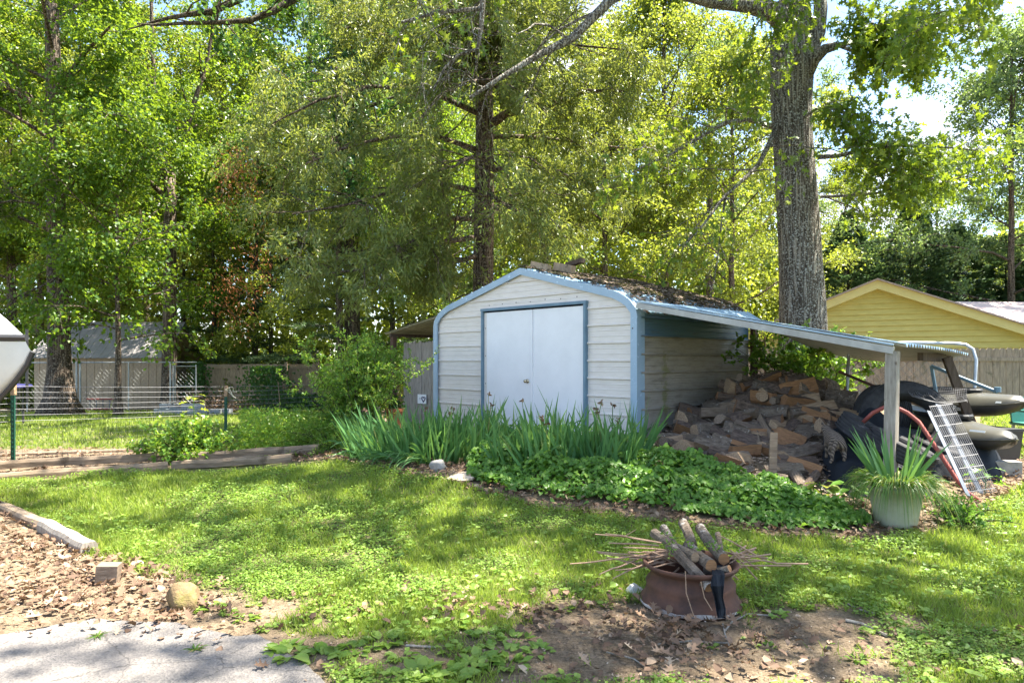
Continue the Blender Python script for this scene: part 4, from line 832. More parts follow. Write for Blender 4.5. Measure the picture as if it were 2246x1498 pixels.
for i in range(9):
    ms = [[W_BARK, W_CUTG], [W_BARKD, W_ORNG], [W_BARK, W_CUT]][i % 3]
    if i < 6: mb = split_log(1, .17+.03*(i % 3), 100+i, ms)
    else: mb, _ = limblog([(-.5, 0, 0), (0, .02, .02), (.5, 0, 0)], .085+.02*(i-6), seed=200+i, wob=.2)
    loops = None
    V = np.vstack(mb.v); lo = [i_ for f in mb.f for i_ in f]; st = np.concatenate([[0], np.cumsum([len(f) for f in mb.f])[:-1]])
    protos.append(mesh_np('firewood_log', V, lo, st, ms, mb.m))
cnt = {}
def fwlog(c, d, length, thick, kind, roll=0., label=None, name='firewood_log'):
    o = bpy.data.objects.new(name, protos[kind]); col.objects.link(o); d = Vector(d).normalized()
    o.rotation_mode = 'QUATERNION'; from mathutils import Quaternion
    o.rotation_quaternion = d.to_track_quat('X', 'Z') @ Quaternion((1, 0, 0), roll); o.scale = (length, thick, thick); o.location = c
    zone = label or ('grey split log among the heap' if kind in (0, 3) else 'reddish split log among the heap' if kind in (1, 4) else 'tan split log among the heap' if kind in (2, 5) else 'round bark-covered log among the heap')
    tag(o, zone, 'log', fwg if label else fwg+', '+zone); return o
# distinct ones: (px0,py0,px1,py1, lift, thick, kind, roll, label)
S_ = [((1655, 902), (1728, 905), .16, 1.25, 0, 1.6, 'big grey squared split log in the middle of the heap'), ((1732, 908), (1810, 902), .17, 1.35, 3, 1.4, 'big grey split block beside the orange one at the top right'), ((1762, 908), (1842, 940), .20, .95, 1, .4, 'orange-faced split log sloping right above the cat'),
      ((1515, 902), (1580, 915), .10, 1.05, 4, .3, 'dark reddish split log at the left against the shed wall'), ((1552, 893), (1610, 890), .14, .9, 5, 2.2, 'tan split log lying on the dark reddish one'), ((1590, 895), (1650, 898), .12, 1., 3, .8, 'grey twisted split log left of the biggest one'),
      ((1595, 955), (1645, 965), .05, 1., 0, 3.5, 'greyish triangular log below the arched one'), ((1600, 930), (1640, 905), .14, 1.2, 4, 1.2, 'arched rotten log with an orange hollow'),
      ((1488, 948), (1580, 1000), .05, .75, 6, 0, 'lowest of the long round logs fanned out by the shed'), ((1512, 918), (1630, 985), .09, .95, 7, .5, 'longest round log fanned out by the shed'), ((1492, 932), (1600, 990), .09, .8, 6, 1., 'round bark log between the two longest ones'),
      ((1468, 960), (1545, 975), .07, .75, 8, 0, 'pale peeling round log at the left corner of the heap'), ((1452, 965), (1525, 998), .05, .9, 1, 1., 'dark wedge-shaped log nearest the iris leaves'), ((1500, 955), (1510, 1005), .06, .55, 8, 0, 'short whitish stick log leaning forward at the left'),
      ((1655, 940), (1672, 985), .06, .6, 3, 0, 'slim grey split piece standing beside the plank'), ((1668, 915), (1700, 975), .06, .7, 0, 0, 'slim split piece leaning to the right near the plank'), ((1700, 965), (1738, 930), .08, .8, 4, 1, 'orange broken log rising right behind the plank'),
      ((1700, 1010), (1790, 985), .05, 1.0, 5, 1.2, 'large pale half-split log beside the tarp'), ((1750, 1040), (1772, 992), .06, .5, 6, 0, 'short round log leaning up beside the tarp'), ((1728, 985), (1765, 960), .06, .8, 0, 1, 'grey log lying behind the small round end'),
      ((1765, 962), (1768, 975), .05, .55, 6, 0, 'small round log showing its sawn end'), ((1735, 945), (1820, 935), .04, .8, 5, 2, 'flat splintered log left of the cat'), ((1730, 1025), (1760, 1068), .03, .5, 8, 0, 'curved whitish branch piece at the front of the heap'),
      ((1620, 1000), (1690, 985), .05, .9, 0, 2.6, 'flat mossy wedge behind the ground cover'), ((1665, 1045), (1720, 1052), .02, .7, 6, 0, 'thin round log lying behind the upright plank'), ((1790, 1040), (1760, 1075), .02, .5, 7, 0, 'small round log nearest the yellow-green seedling'),
      ((1655, 870), (1700, 880), .12, .9, 1, .5, 'dark orange log at the back below the stack'), ((1620, 880), (1655, 862), .12, .8, 4, 2, 'reddish log leaning on the brown post'), ((1605, 858), (1640, 845), .22, .9, 3, 1, 'dark bark log against the shed wall beside the brown post'),
      ((1640, 848), (1668, 850), .2, .9, 0, 1.6, 'squarish log end beside the brown post'), ((1672, 845), (1690, 848), .2, .8, 5, 1.6, 'pale log end in the upper stack'), ((1672, 838), (1700, 828), .18, .8, 1, .8, 'dark brown log on top of the whole heap'), ((1695, 850), (1735, 858), .18, .95, 4, 1.5, 'orange log under the topmost one'),
      ((1800, 905), (1850, 930), .08, .8, 4, .5, 'slim log right of the orange-faced one'), ((1835, 912), (1890, 925), .06, .9, 2, .5, 'shaded log at the far right beside the tyre')]
for (a, b_, lift, th_, kd, roll, lab) in S_:
    A_, B_ = gp(*a), gp(*b_); A_.z += lift*.6+.04; B_.z += lift*.6+.04
    A2 = at(a[0], a[1], A_.y-.1); B2 = at(b_[0], b_[1], B_.y-.1)
    L_ = max(.30, min(.62, (B2-A2).length*1.05)); c = (A2+B2)/2
    if 'long' in lab: L_ = min(.9, (B2-A2).length)
    fwlog(c, B2-A2, L_, th_*.8, kd, roll, lab)
rr = random.Random(11)
for i in range(120):
    px = rr.uniform(1470, 1860); py = rr.uniform(845, 1045)
    if px < 1600 and py < 905: continue
    if py > 1010 and rr.random() < .6: continue
    if px > 1790 and py > 960: continue
    c = gp(px, py); c.z += rr.uniform(.0, .07); a = rr.uniform(-.9, .9)
    if c.y > 9.0+(c.x-1.665)*.956-.28: continue
    big = .5 if py > 1000 else 1
    fwlog(c, (math.cos(a), math.sin(a)*.8, rr.uniform(-.35, .25)), rr.uniform(.34, .55)*(.6+.4*big), rr.uniform(.5, .85)*(.6+.4*big), rr.choice([0, 1, 2, 3, 4, 5, 6, 7, 8]), rr.uniform(0, 6))
a = gp(1696, 1062); mb = MB(); mb.beam(at(1697, 948, a.y+.05), at(1694, 1062, a.y-.02), .075, .022, up=(0, 1, 0.05)); put(mb, at(1695, 1000, a.y), 'upright_plank', W_CUTG, 'narrow grey plank standing upright in front of the firewood', 'plank')
# ---------------------------------------------------------------- tarp, tyres, junk at right
g0 = gp(1850, 1080); mb = MB(); G = []; 
for j, t in enumerate(np.linspace(0, 1, 26)):
    row = []
    for u in np.linspace(0, 1, 30):
        px = 1795+u*250+(1-t)*60*(1-u)-20*math.sin(t*3); y = 6.5+1.25*t; x = (px-CX)/F*y
        z = float(Hg(x, y))+.03+.30*sm(np.array(t))*float(np.exp(-((u-.55)/.5)**2))+.14*float(fbm(x, y, .4, 6))+.07*float(abs(fbm(x, y, .16, 16)-.5))*2+.05*math.sin(u*13+t*5)*math.sin(t*9+u*3)*t
        if t < .04 or u < .04: z = float(Hg(x, y))+.01
        row.append((x, y, z))
    G.append(row)
mb.grid(G); put(mb, (G[12][15]), 'tarp', M_TARP, 'crumpled black tarp lying in front of the tyres', 'tarp', smooth=True)
def tyre(c, R0, W_, normal, label, squash=1.):
    t = thing('tyre', label, 'tyre', c, group='old tyres dumped under the lean-to')
    q = Vector(normal).to_track_quat('Z', 'Y').to_matrix().to_4x4(); mb = MB(); h = W_/2
    pr = [(R0*.62, -h*.55), (R0*.66, -h*.8), (R0*.8, -h), (R0*.93, -h*.92), (R0*.985, -h*.75)]
    for k in range(9): z = -h*.7+k*h*1.4/8; pr.append((R0*(1. if k % 2 == 0 else .965), z-.004)); pr.append((R0*(1. if k % 2 == 0 else .965), z+.012))
    pr += [(R0*.985, h*.75), (R0*.93, h*.92), (R0*.8, h), (R0*.66, h*.8), (R0*.62, h*.55), (R0*.60, 0)]
    mb.lathe(pr, n=72, M=q, close=True)
    mb.build('tread_and_sidewall', M_TIRE, t, smooth=False); return t
tyre(at(1985, 925, 7.7), .47, .24, (-.35, -1, .55), 'largest tyre propped upright behind the lean-to post')
tyre(at(1905, 955, 7.3), .34, .2, (.55, -.35, 1.0), 'tyre lying tilted nearest the cat')
tyre(at(1975, 985, 7.0), .34, .2, (.45, -.3, 1.1), 'tyre lying tilted behind the potted irises')
tyre(at(1935, 905, 8.2), .33, .2, (-1, -.5, .15), 'tyre standing on edge at the back left of the heap')
tyre(at(2060, 985, 7.5), .34, .2, (.2, -.3, 1.), 'tyre lying flat behind the wire shelf')
mb = MB(); q = [at(*p) for p in ((1893, 926, 7.25), (1915, 905, 7.2), (1940, 893, 7.1), (1965, 893, 7.0), (1990, 905, 6.95), (2015, 925, 6.9), (2040, 962, 6.8), (2065, 1000, 6.7), (2095, 1046, 6.6), (2120, 1078, 6.5), (2150, 1100, 6.4))]
mb.tube(q, .021, 8); put(mb, q[4], 'bent_red_pipe', M_RED, 'bent faded red metal pipe arching over the tyres', 'pipe', smooth=True)
# wire shelf
WS = thing('wire_shelf', 'long white wire closet shelf leaning against the junk heap', 'shelf', at(2150, 1080, 6.2))
TL, TR, BR, BL = at(2038, 890, 6.9), at(2088, 884, 6.95), at(2186, 1078, 6.15), at(2132, 1086, 6.1)
mb = MB()
for i in range(13): t = i/12; mb.tube([TL.lerp(TR, t), BL.lerp(BR, t)], .0028, 4)
for i in range(9): t = (i+.1)/8.4; mb.tube([TL.lerp(BL, t), TR.lerp(BR, t)], .004, 4)
mb.build('wires', M_WIREW, WS, world=True)
mb = MB(); o1 = (TL-TR)*.12; mb.beam(TL+o1+(BL-TL)*.06, BL+o1*1.2, .04, .006, up=(0, 1, .3)); mb.beam(TL.lerp(TR, .45)+(BL-TL)*.0+Vector((0, .03, 0)), BL.lerp(BR, .45)+Vector((0, .03, 0)), .05, .006, up=(0, 1, .3)); mb.build('lip', M_GREYP, WS, world=True)
# draped netting and a second dark heap
mb = MB(); C_ = [at(1985, 846, 7.9), at(2120, 852, 7.7), at(2122, 878, 7.3), at(2010, 868, 7.4)]
for i in range(34):
    t = i/33; mb.tube([C_[0].lerp(C_[1], t), C_[0].lerp(C_[1], t).lerp(C_[3].lerp(C_[2], t), .5)-Vector((0, 0, .05+.02*math.sin(i))), C_[3].lerp(C_[2], t)-Vector((0, 0, .03*math.sin(i*.6)))], .0018, 3, cap=False)
for i in range(12):
    t = i/11; mb.tube([C_[0].lerp(C_[3], t).lerp(C_[1].lerp(C_[2], t), u)-Vector((0, 0, .07*math.sin(math.pi*t)*.7+.05*math.sin(u*3.1))) for u in np.linspace(0, 1, 8)], .0018, 3, cap=False)
put(mb, C_[0], 'plastic_netting', M_WIREW, 'grey plastic netting draped between the big tyre and the leaning post', 'netting')
mb = MB(); G = []
for t in np.linspace(0, 1, 22):
    row = []
    for u in np.linspace(0, 1, 26):
        y = 7.0+1.5*t; px = 2010+u*190; x = (px-CX)/F*y; e_ = math.sin(math.pi*min(1, t*1.02))*math.sin(math.pi*u)
        row.append((x, y, float(Hg(x, y))+.0+max(0, e_)**.6*(.30+.25*float(fbm(x, y, .3, 44)))+.04*math.sin(u*21+t*7)*e_))
    G.append(row)
mb.grid(G); put(mb, G[11][13], 'tarp_heap', M_TARP, 'dark tarp bundle heaped under the kayaks behind the wire shelf', 'tarp', smooth=True)
# kayaks
def kayak(c0, c1, label, w_=.62, h=.30, txt=None):
    c0 = Vector(c0); c1 = Vector(c1); d = (c1-c0); L_ = d.length; ang = math.atan2(d.y, d.x); t = thing('kayak', label, 'kayak', (c0+c1)/2, ang, 'kayaks stacked by the fence')
    def hull(z0, z1, n_=26, keel=True):
        G = []
        for i in range(n_+1):
            u = i/n_*2-1; prof_ = max(0.0, 1-abs(u)**2.6)**.75; ws = w_/2*prof_+.004; rise = .10*abs(u)**3
            zt = h/2*prof_**.5+rise; zb = -h/2*prof_**.6+rise*1.2; x = u*L_/2; zz = d.z*(u/2)
            if keel: row = [(x, -ws*1.03, rise+zz-.0), (x, -ws*.96, zb*.35+rise*.4+zz), (x, -ws*.62, zb*.85+zz), (x, -ws*.2, zb+zz), (x, ws*.2, zb+zz), (x, ws*.62, zb*.85+zz), (x, ws*.96, zb*.35+rise*.4+zz), (x, ws*1.03, rise+zz)]
            else: row = [(x, -ws*1.05, rise+zz), (x, -ws*.9, zt*.55+rise*.4+zz), (x, -ws*.6, zt*.82+zz), (x, -ws*.25, zt*1.0+zz), (x, ws*.25, zt*1.0+zz), (x, ws*.6, zt*.82+zz), (x, ws*.9, zt*.55+rise*.4+zz), (x, ws*1.05, rise+zz)]
            G.append(row)
        return G
    MB().grid(hull(0, 0, keel=False)).build('deck', M_KAY, t, smooth=True)
    hb = MB().grid(np.array(hull(0, 0, keel=True))[:, ::-1]); hb.build('hull', M_BLK, t, smooth=True)
    G = hull(0, 0, keel=False); mb = MB(); mb.tube([g_[0] for g_ in G], .009, 5); mb.tube([g_[-1] for g_ in G], .009, 5); mb.build('seam', M_KAY, t)
    mb = MB(); mb.lathe([(0, 0), (1, 0), (1.04, .03), (1, .05), (.94, .02)], (0, 0, 0), 24); mb.v = [v*np.array([.42, .2, 1])+np.array([-L_*.05, 0, h/2-.01]) for v in mb.v]; mb.build('cockpit_rim', M_BLK, t)
    # lettering plate on the flank facing the camera
    fc = bpy.data.curves.new('lettering', 'FONT'); fc.body = txt or 'Pelican'; fc.size = .085; fc.extrude = .002; fo = bpy.data.objects.new('lettering', fc); 
    dg = bpy.context.evaluated_depsgraph_get(); col.objects.link(fo); bpy.context.view_layer.update(); me_ = bpy.data.meshes.new_from_object(fo.evaluated_get(bpy.context.evaluated_depsgraph_get())); col.objects.unlink(fo); bpy.data.objects.remove(fo)
    me_.materials.clear(); me_.materials.append(M_STICK); fo = bpy.data.objects.new('lettering', me_); col.objects.link(fo); fo.parent = t
    fo.location = (L_*.13, -w_/2*1.0-.012, -.075 if txt is None else .03); fo.rotation_euler = (R(90 if txt is None else 78), 0, 0)
    mb = MB(); mb.box((L_*.36, -w_/2*.63, .045), (.16, .006, .022), Matrix.Rotation(R(18), 4, 'Z') @ Matrix.Rotation(R(-25), 4, 'X')); mb.build('name_strip', M_STICK, t)
    return t
kayak(at(1965, 868, 9.6), at(2252, 900, 7.9), 'upper olive-grey kayak stacked above the other by the fence')
kayak(at(1960, 905, 8.9), at(2226, 985, 7.0), 'lower olive-grey kayak with its nose tipped to the ground')
c = gp(2185, 1012); c = Vector((c.x, c.y+.1, c.z)); mb = MB(); mb.box((c.x, c.y, c.z+.17), (.42, .35, .36), Matrix.Rotation(R(12), 4, 'Z'), taper=1.15); mb.box((c.x, c.y, c.z+.36), (.5, .42, .03), Matrix.Rotation(R(12), 4, 'Z')); put(mb, c, 'plastic_crate', M_BLK, 'black plastic bin holding up the lower kayak', 'bin')
c = gp(2190, 1040); mb = MB(); mb.box((c.x, c.y, c.z+.06), (.38, .16, .17), Matrix.Rotation(R(-18), 4, 'Z')); put(mb, c, 'concrete_block', M_CONC, 'grey concrete block on the ground in front of the black bin', 'block')
# blue bar frame
mb = MB(); A_ = at(2043, 803, 8.6); B_ = at(2188, 860, 7.9); mb.tube([A_, B_], .022, 8); mb.tube([A_, at(2056, 860, 8.6)+Vector((0, 0, -.1))], .022, 8); mb.tube([at(2100, 826, 8.3), at(2112, 875, 8.3)], .018, 8)
mb.lathe([(0, 0), (.035, 0), (.035, .06), (0, .06)], tuple(B_), 10); put(mb, A_, 'steel_frame', M_BLUED, 'slate blue tubular frame leaning behind the kayaks', 'frame')
# leaning gate with rounded corner
GTt = thing('gate', 'galvanised chain-link gate with rounded corner propped behind the lean-to', 'gate', at(2125, 985, 8.6))
q = [at(*p) for p in ((1862, 753, 9.3), (1990, 752, 9.1), (2090, 753, 8.9), (2118, 756, 8.85), (2134, 766, 8.8), (2141, 790, 8.75), (2137, 860, 8.7), (2124, 985, 8.6))]
mb = MB(); mb.tube(q, .021, 8); mb.tube([q[0], at(1855, 960, 9.3)], .02, 8); mb.tube([at(1858, 962, 9.3), q[-1]], .018, 8); mb.build('pipe_frame', M_GALV, GTt, world=True, smooth=True)
mb = MB(); A0, A1, B0, B1 = at(1864, 756, 9.3), at(2132, 768, 8.8), at(1856, 958, 9.3), at(2126, 980, 8.6)
N_ = 30
for i in range(-N_, N_):
    for sgn in (1, -1):
        u0 = i/N_*2; pts = []
        for t in (0, 1):
            u = u0+sgn*t*.75 if sgn > 0 else u0+.75-t*.75
            pts.append((u, t))
        (ua, ta), (ub, tb) = pts; lo, hi = 0., 1.
        if ua == ub: continue
        s0 = (0-ua)/(ub-ua); s1 = (1-ua)/(ub-ua); a_, b2 = sorted((s0, s1)); lo, hi = max(0, a_), min(1, b2)
        if hi-lo < .03: continue
        def pt(s_): u, t = ua+(ub-ua)*s_, s_; return A0.lerp(A1, u).lerp(B0.lerp(B1, u), t)
        mb.tube([pt(lo), pt(hi)], .0022, 3, cap=False)
mb.build('wire_mesh', M_LINK, GTt, world=True)
# chain link fence behind (rusty) right side
CR = thing('chain_link_fence', 'rusty low chain-link fence behind the firewood and vine', 'fence', at(1850, 930, 10.8))
ra_, rb_ = at(1640, 790, 11.4), at(2010, 790, 10.6); ra_.z = rb_.z = .42
mb = MB(); chainlink(mb, ra_, rb_, .0, 1.05, .07, .0022); mb.build('wire_mesh', M_LINKR, CR, world=True)
mb = MB(); mb.tube([ra_+Vector((0, 0, 1.07)), rb_+Vector((0, 0, 1.07))], .018, 6); mb.build('top_rail', M_LINKR, CR, world=True)
for a in (at(1862, 784, 9.9),): mb = MB(); mb.tube([a, at(1848, 925, 9.9)], .022, 6); mb.build('post', M_BROWNP, CR, world=True)
mb = MB(); A_ = at(1840, 815, 9.3); B_ = at(1925, 850, 8.9); mb.tube([A_, B_], .02, 6); put(mb, A_, 'rusty_bar', M_RUST, 'rusty bar slanting down from the vine to the tyre', 'bar')
mb = MB(); mb.tube([at(1835, 930, 9.0), at(1900, 868, 8.9)], .03, 6); put(mb, at(1870, 900, 9), 'dark_branch', BARK_DK, 'dark branch leaning on the back of the junk heap', 'branch')
mb = MB(); mb.beam(at(1800, 874, 11.2), at(1905, 866, 11.0), .05, .12); put(mb, at(1850, 870, 11.1), 'pale_board', M_FASC, 'pale board lying along the fence behind the tyres', 'board')
# iron trellis beside brown post
TR_ = thing('iron_trellis', 'rusty iron trellis standing behind the brown shed post', 'trellis', at(1665, 850, 12.0))
mb = MB(); b0, b1 = at(1655, 742, 12.), at(1678, 742, 12.); zb = .5
for px in (1656, 1662, 1667, 1678): q = at(px, 742 if px != 1678 else 738, 12.); mb.tube([q, (q.x, q.y, zb)], .014 if px in (1656, 1678) else .007, 6)
for py in (748, 760, 800): mb.tube([at(1650, py, 12.), at(1680, py, 12.)], .014, 6)
mb.build('bars', M_RUST, TR_, world=True)
# teal chair edge at right
TCc = onG(at(2240, 0, 8.6).x+.25, 8.6); TCh = thing('garden_chair', 'teal plastic garden chair cut off at the right edge of the photo', 'chair', TCc)
mb = MB(); mb.box((0, 0, .30), (.46, .46, .035)); mb.build('seat', M_TEAL, TCh)
mb = MB(); mb.box((0, .22, .47), (.46, .03, .34), Matrix.Rotation(R(-10), 4, 'X')); mb.build('backrest', M_TEAL, TCh)
for sx in (-1, 1):
    mb = MB(); mb.box((sx*.25, -.02, .47), (.05, .46, .025)); mb.build('armrest', M_TEAL, TCh)
    for sy in (-1, 1): mb = MB(); mb.tube([(sx*.21, sy*.21, 0), (sx*.2, sy*.2, .30)], .018, 6); mb.build('leg', M_FASC, TCh)
# ---------------------------------------------------------------- cat
def cat():
    c = at(1838, 985, 6.95); base = Vector((c.x, c.y, float(Hg(c.x, c.y))))
    zt = EYE-(1016-HY)/F*6.95
    t = Vector((c.x, c.y, zt))
    J = {'rump': (0, 0, .19), 'mid': (.0, .10, .205), 'sh': (-.01, .21, .215), 'neck': (-.02, .27, .25), 'head': (-.035, .31, .285), 'muz': (-.05, .352, .275),
         'hl1': (-.045, .0, .15), 'hl2': (-.055, .035, .10), 'hl3': (-.05, -.02, .05), 'hl4': (-.05, .01, .008), 'hr1': (.045, .0, .15), 'hr2': (.055, .035, .10), 'hr3': (.05, -.02, .05), 'hr4': (.05, .01, .008),
         'fl1': (-.045, .21, .15), 'fl2': (-.045, .20, .08), 'fl3': (-.045, .215, .01), 'fr1': (.04, .21, .15), 'fr2': (.04, .20, .08), 'fr3': (.04, .215, .01),
         't1': (-.02, -.035, .20), 't2': (-.045, -.06, .15), 't3': (-.06, -.065, .09), 't4': (-.065, -.07, .04), 't5': (-.085, -.075, .01)}
    rad = {'rump': .066, 'mid': .064, 'sh': .06, 'neck': .042, 'head': .044, 'muz': .022, 'hl1': .04, 'hl2': .028, 'hl3': .015, 'hl4': .016, 'hr1': .04, 'hr2': .028, 'hr3': .015, 'hr4': .016, 'fl1': .03, 'fl2': .018, 'fl3': .017, 'fr1': .03, 'fr2': .018, 'fr3': .017, 't1': .022, 't2': .017, 't3': .016, 't4': .015, 't5': .012}
    E = [('rump', 'mid'), ('mid', 'sh'), ('sh', 'neck'), ('neck', 'head'), ('head', 'muz'), ('rump', 'hl1'), ('hl1', 'hl2'), ('hl2', 'hl3'), ('hl3', 'hl4'), ('rump', 'hr1'), ('hr1', 'hr2'), ('hr2', 'hr3'), ('hr3', 'hr4'), ('sh', 'fl1'), ('fl1', 'fl2'), ('fl2', 'fl3'), ('sh', 'fr1'), ('fr1', 'fr2'), ('fr2', 'fr3'), ('rump', 't1'), ('t1', 't2'), ('t2', 't3'), ('t3', 't4'), ('t4', 't5')]
    ks = list(J); me = bpy.data.meshes.new('body'); S = 1.15
    me.from_pydata([tuple(Vector(J[k])*S) for k in ks], [(ks.index(a), ks.index(b)) for a, b in E], [])
    th = thing('cat', 'brown striped tabby cat standing on the tarp seen from behind', 'cat', t, R(-12))
    o = bpy.data.objects.new('body', me); col.objects.link(o); o.parent = th
    sk = o.modifiers.new('skin', 'SKIN'); ss = o.modifiers.new('sub', 'SUBSURF'); ss.levels = 2; ss.render_levels = 2
    for i, k in enumerate(ks): me.skin_vertices[0].data[i].radius = (rad[k]*S, rad[k]*S)
    me.skin_vertices[0].data[0].use_root = True; sk.use_smooth_shade = True
    m, n, l, b = nt('tabby_fur'); b.inputs['Roughness'].default_value = .95
    tc = n.new('ShaderNodeTexCoord'); wv = n.new('ShaderNodeTexWave'); wv.inputs['Scale'].default_value = 13; wv.inputs['Distortion'].default_value = 5; wv.inputs['Detail'].default_value = 3; wv.bands_direction = 'DIAGONAL'; l.new(tc.outputs['Object'], wv.inputs[0])
    rp = n.new('ShaderNodeValToRGB'); rp.color_ramp.elements[0].position = .35; rp.color_ramp.elements[0].color = (.04, .03, .024, 1); rp.color_ramp.elements[1].position = .75; rp.color_ramp.elements[1].color = (.17, .13, .10, 1); l.new(wv.outputs[0], rp.inputs[0]); l.new(rp.outputs[0], b.inputs['Base Color'])
    me.materials.append(m)
    for sx in (-1, 1):
        mb = MB(); h = Vector((-.035, .30, .285))*S; x0 = h.x+sx*.028
        mb.add([(x0-.018, h.y-.006, h.z+.03), (x0+.018, h.y-.006, h.z+.03), (x0, h.y+.018, h.z+.03), (x0+sx*.008, h.y, h.z+.085)], [(0, 1, 3), (1, 2, 3), (2, 0, 3), (0, 2, 1)]); mb.build('ear', m, th)
cat()
# ---------------------------------------------------------------- iris clumps, pots, shrubs
L_IRB = L_IRIS
def iris(name, label, region, n_, hL, seed, wd=.035, lean=(0, 0)):
    c = gp(*region['c']); t = thing(name, label, 'plant', c)
    P = []; 
    for _ in range(n_):
        px = rng.uniform(*region['x']); py = region['y'](px)+rng.uniform(-1, 1)*region['dy']; g_ = gp(px, py); P.append(tuple(g_))
    P = np.array(P); fans = 4
    PP = np.repeat(P, fans, 0)+rng.normal(0, .03, (len(P)*fans, 3))*np.array([1, 1, 0]); N = len(PP)
    a = np.repeat(rng.random(len(P))*6.283, fans); k = np.tile(np.linspace(-.42, .42, fans), len(P))+rng.normal(0, .17, N)
    out = (PP[:, 0]-P[:, 0].mean())/(np.ptp(P[:, 0])/2)
    D = np.stack([np.cos(a)*k+out*.34*region.get('spread', 1)-.08, np.sin(a)*k-.15, np.ones(N)], 1)
    V, lo, st = ribbons(PP, D, rng.uniform(.45, 1.0, N)*hL*(1+.14*rng.normal(0,1,N)*(rng.random(N)<.5)), rng.uniform(.8, 1.35, N)*wd, np.where(rng.random(N) < .30, rng.uniform(.2, .75, N), rng.uniform(0, .14, N)), K=7, tw=np.stack([-np.sin(a), np.cos(a), 0*a], 1)*1+rng.normal(0, .25, (N, 3)), pt=2.2)
    o = bpy.data.objects.new('leaves', mesh_np('leaves', V-np.array(c), lo, st, L_IRB)); col.objects.link(o); o.parent = t
    if region.get('arch'):
        m_ = 90; u = rng.random(m_); A0 = np.array([tuple(gp(785+170*q_, 1008+14*q_)) for q_ in u]); ang = rng.uniform(3.3, 4.5, m_)
        V2, lo2, st2 = ribbons(A0, np.stack([np.cos(ang), np.sin(ang), rng.uniform(.5, 1.3, m_)], 1), rng.uniform(.35, .62, m_), rng.uniform(.02, .034, m_), rng.uniform(.35, .75, m_), K=8, pt=2.2)
        o2 = bpy.data.objects.new('arching_leaves', mesh_np('arching_leaves', V2-np.array(c), lo2, st2, L_IRB)); col.objects.link(o2); o2.parent = t
    # spent flower stalks
    mb = MB(); fl_ = Leaves()
    for i in range(8):
        p = P[rng.integers(len(P))]; h = rng.uniform(.45, .70)*hL/.7; top = p+np.array([rng.normal(0, .05), rng.normal(0, .03), h]); mb.tube([p, (p+top)/2+rng.normal(0, .01, 3), top], .004, 4)
        fl_.add(np.tile(top, (5, 1)), rng.normal(size=(5, 3))+np.array([0, 0, .4]), rng.normal(size=(5, 3)), .045, 'broad', .6, .4)
    mb.build('flower_stalks', L_LIR, t, world=True); fl_.build('spent_flowers', L_DRY, t, world=True)
    return t
iris('iris_clump', 'broad clump of green sword-leaved irises left of the shed door', dict(c=(930, 1010), x=(775, 1080), y=lambda p: 1000-abs(p-930)*.06, dy=24, spread=1.4, arch=1), 270, .70, 1)
iris('iris_clump', 'iris clump rising from the heart-leaved plants in front of the door', dict(c=(1250, 1040), x=(1085, 1410), y=lambda p: 1012+(p-1085)*.02, dy=34, spread=.7), 170, .76, 2)
# arching dry-edged outer leaves at lower left of clump
# ground cover
def groundcover():
    L = Leaves(); n_ = 21000
    px = rng.uniform(1030, 1900, n_); top = interp(px, [(1030, 1010), (1080, 960), (1200, 950), (1420, 985), (1560, 1020), (1700, 1060), (1800, 1100), (1900, 1130)]); bot = interp(px, [(1030, 1048), (1150, 1078), (1400, 1104), (1700, 1146), (1880, 1150), (1900, 1145)])+20*(fbm(px/100., px*0, .35, 4)-.5)+np.where(rng.random(n_) < .06, rng.uniform(0, 22, n_), 0)
    py = top+20+(bot-top-10)*rng.random(n_)
    Yg = np.zeros(n_); X = np.zeros(n_)
    Ys = np.linspace(4.5, 11, 1400)
    for i0 in range(0, n_, 2000):
        s_ = slice(i0, i0+2000); XX = (px[s_, None]-CX)/F*Ys; ZZ = EYE-(py[s_, None]-HY)/F*Ys; hit = ZZ <= Hg(XX, Ys[None, :]+0*XX); k = np.argmax(hit, 1); Yg[s_] = Ys[k]; X[s_] = (px[s_]-CX)/F*Ys[k]
    hmax = (.05+.27*fbm(X, Yg, .35, 3)*np.clip((bot-py)/25, .25, 1))*np.where((px > 1060) & (px < 1470), 1.2, 1)
    k = rng.random(n_) < np.clip(.35+1.2*(fbm(X, Yg, .2, 9)-.35), 0, 1)*1.2; X, Yg, hmax = X[k], Yg[k], hmax[k]; n_ = len(X)
    z = Hg(X, Yg)+hmax*(1-.6*rng.random(n_)**1.5); up = rng.normal(0, .45, (n_, 3)); up[:, 2] = .9; up[:, 1] -= .45; a = rng.random(n_)*6.283
    L.add(np.stack([X, Yg, z], 1), np.stack([np.cos(a), np.sin(a)-.5, -.35+.3*rng.random(n_)], 1), up, .034+.034*rng.random(n_), 'heart', .25, .25)
    o = L.build('ground_cover', L_GC); tag(o, 'heart-leaved green ground cover along the edge of the bed', 'ground cover', kind='stuff')
groundcover()
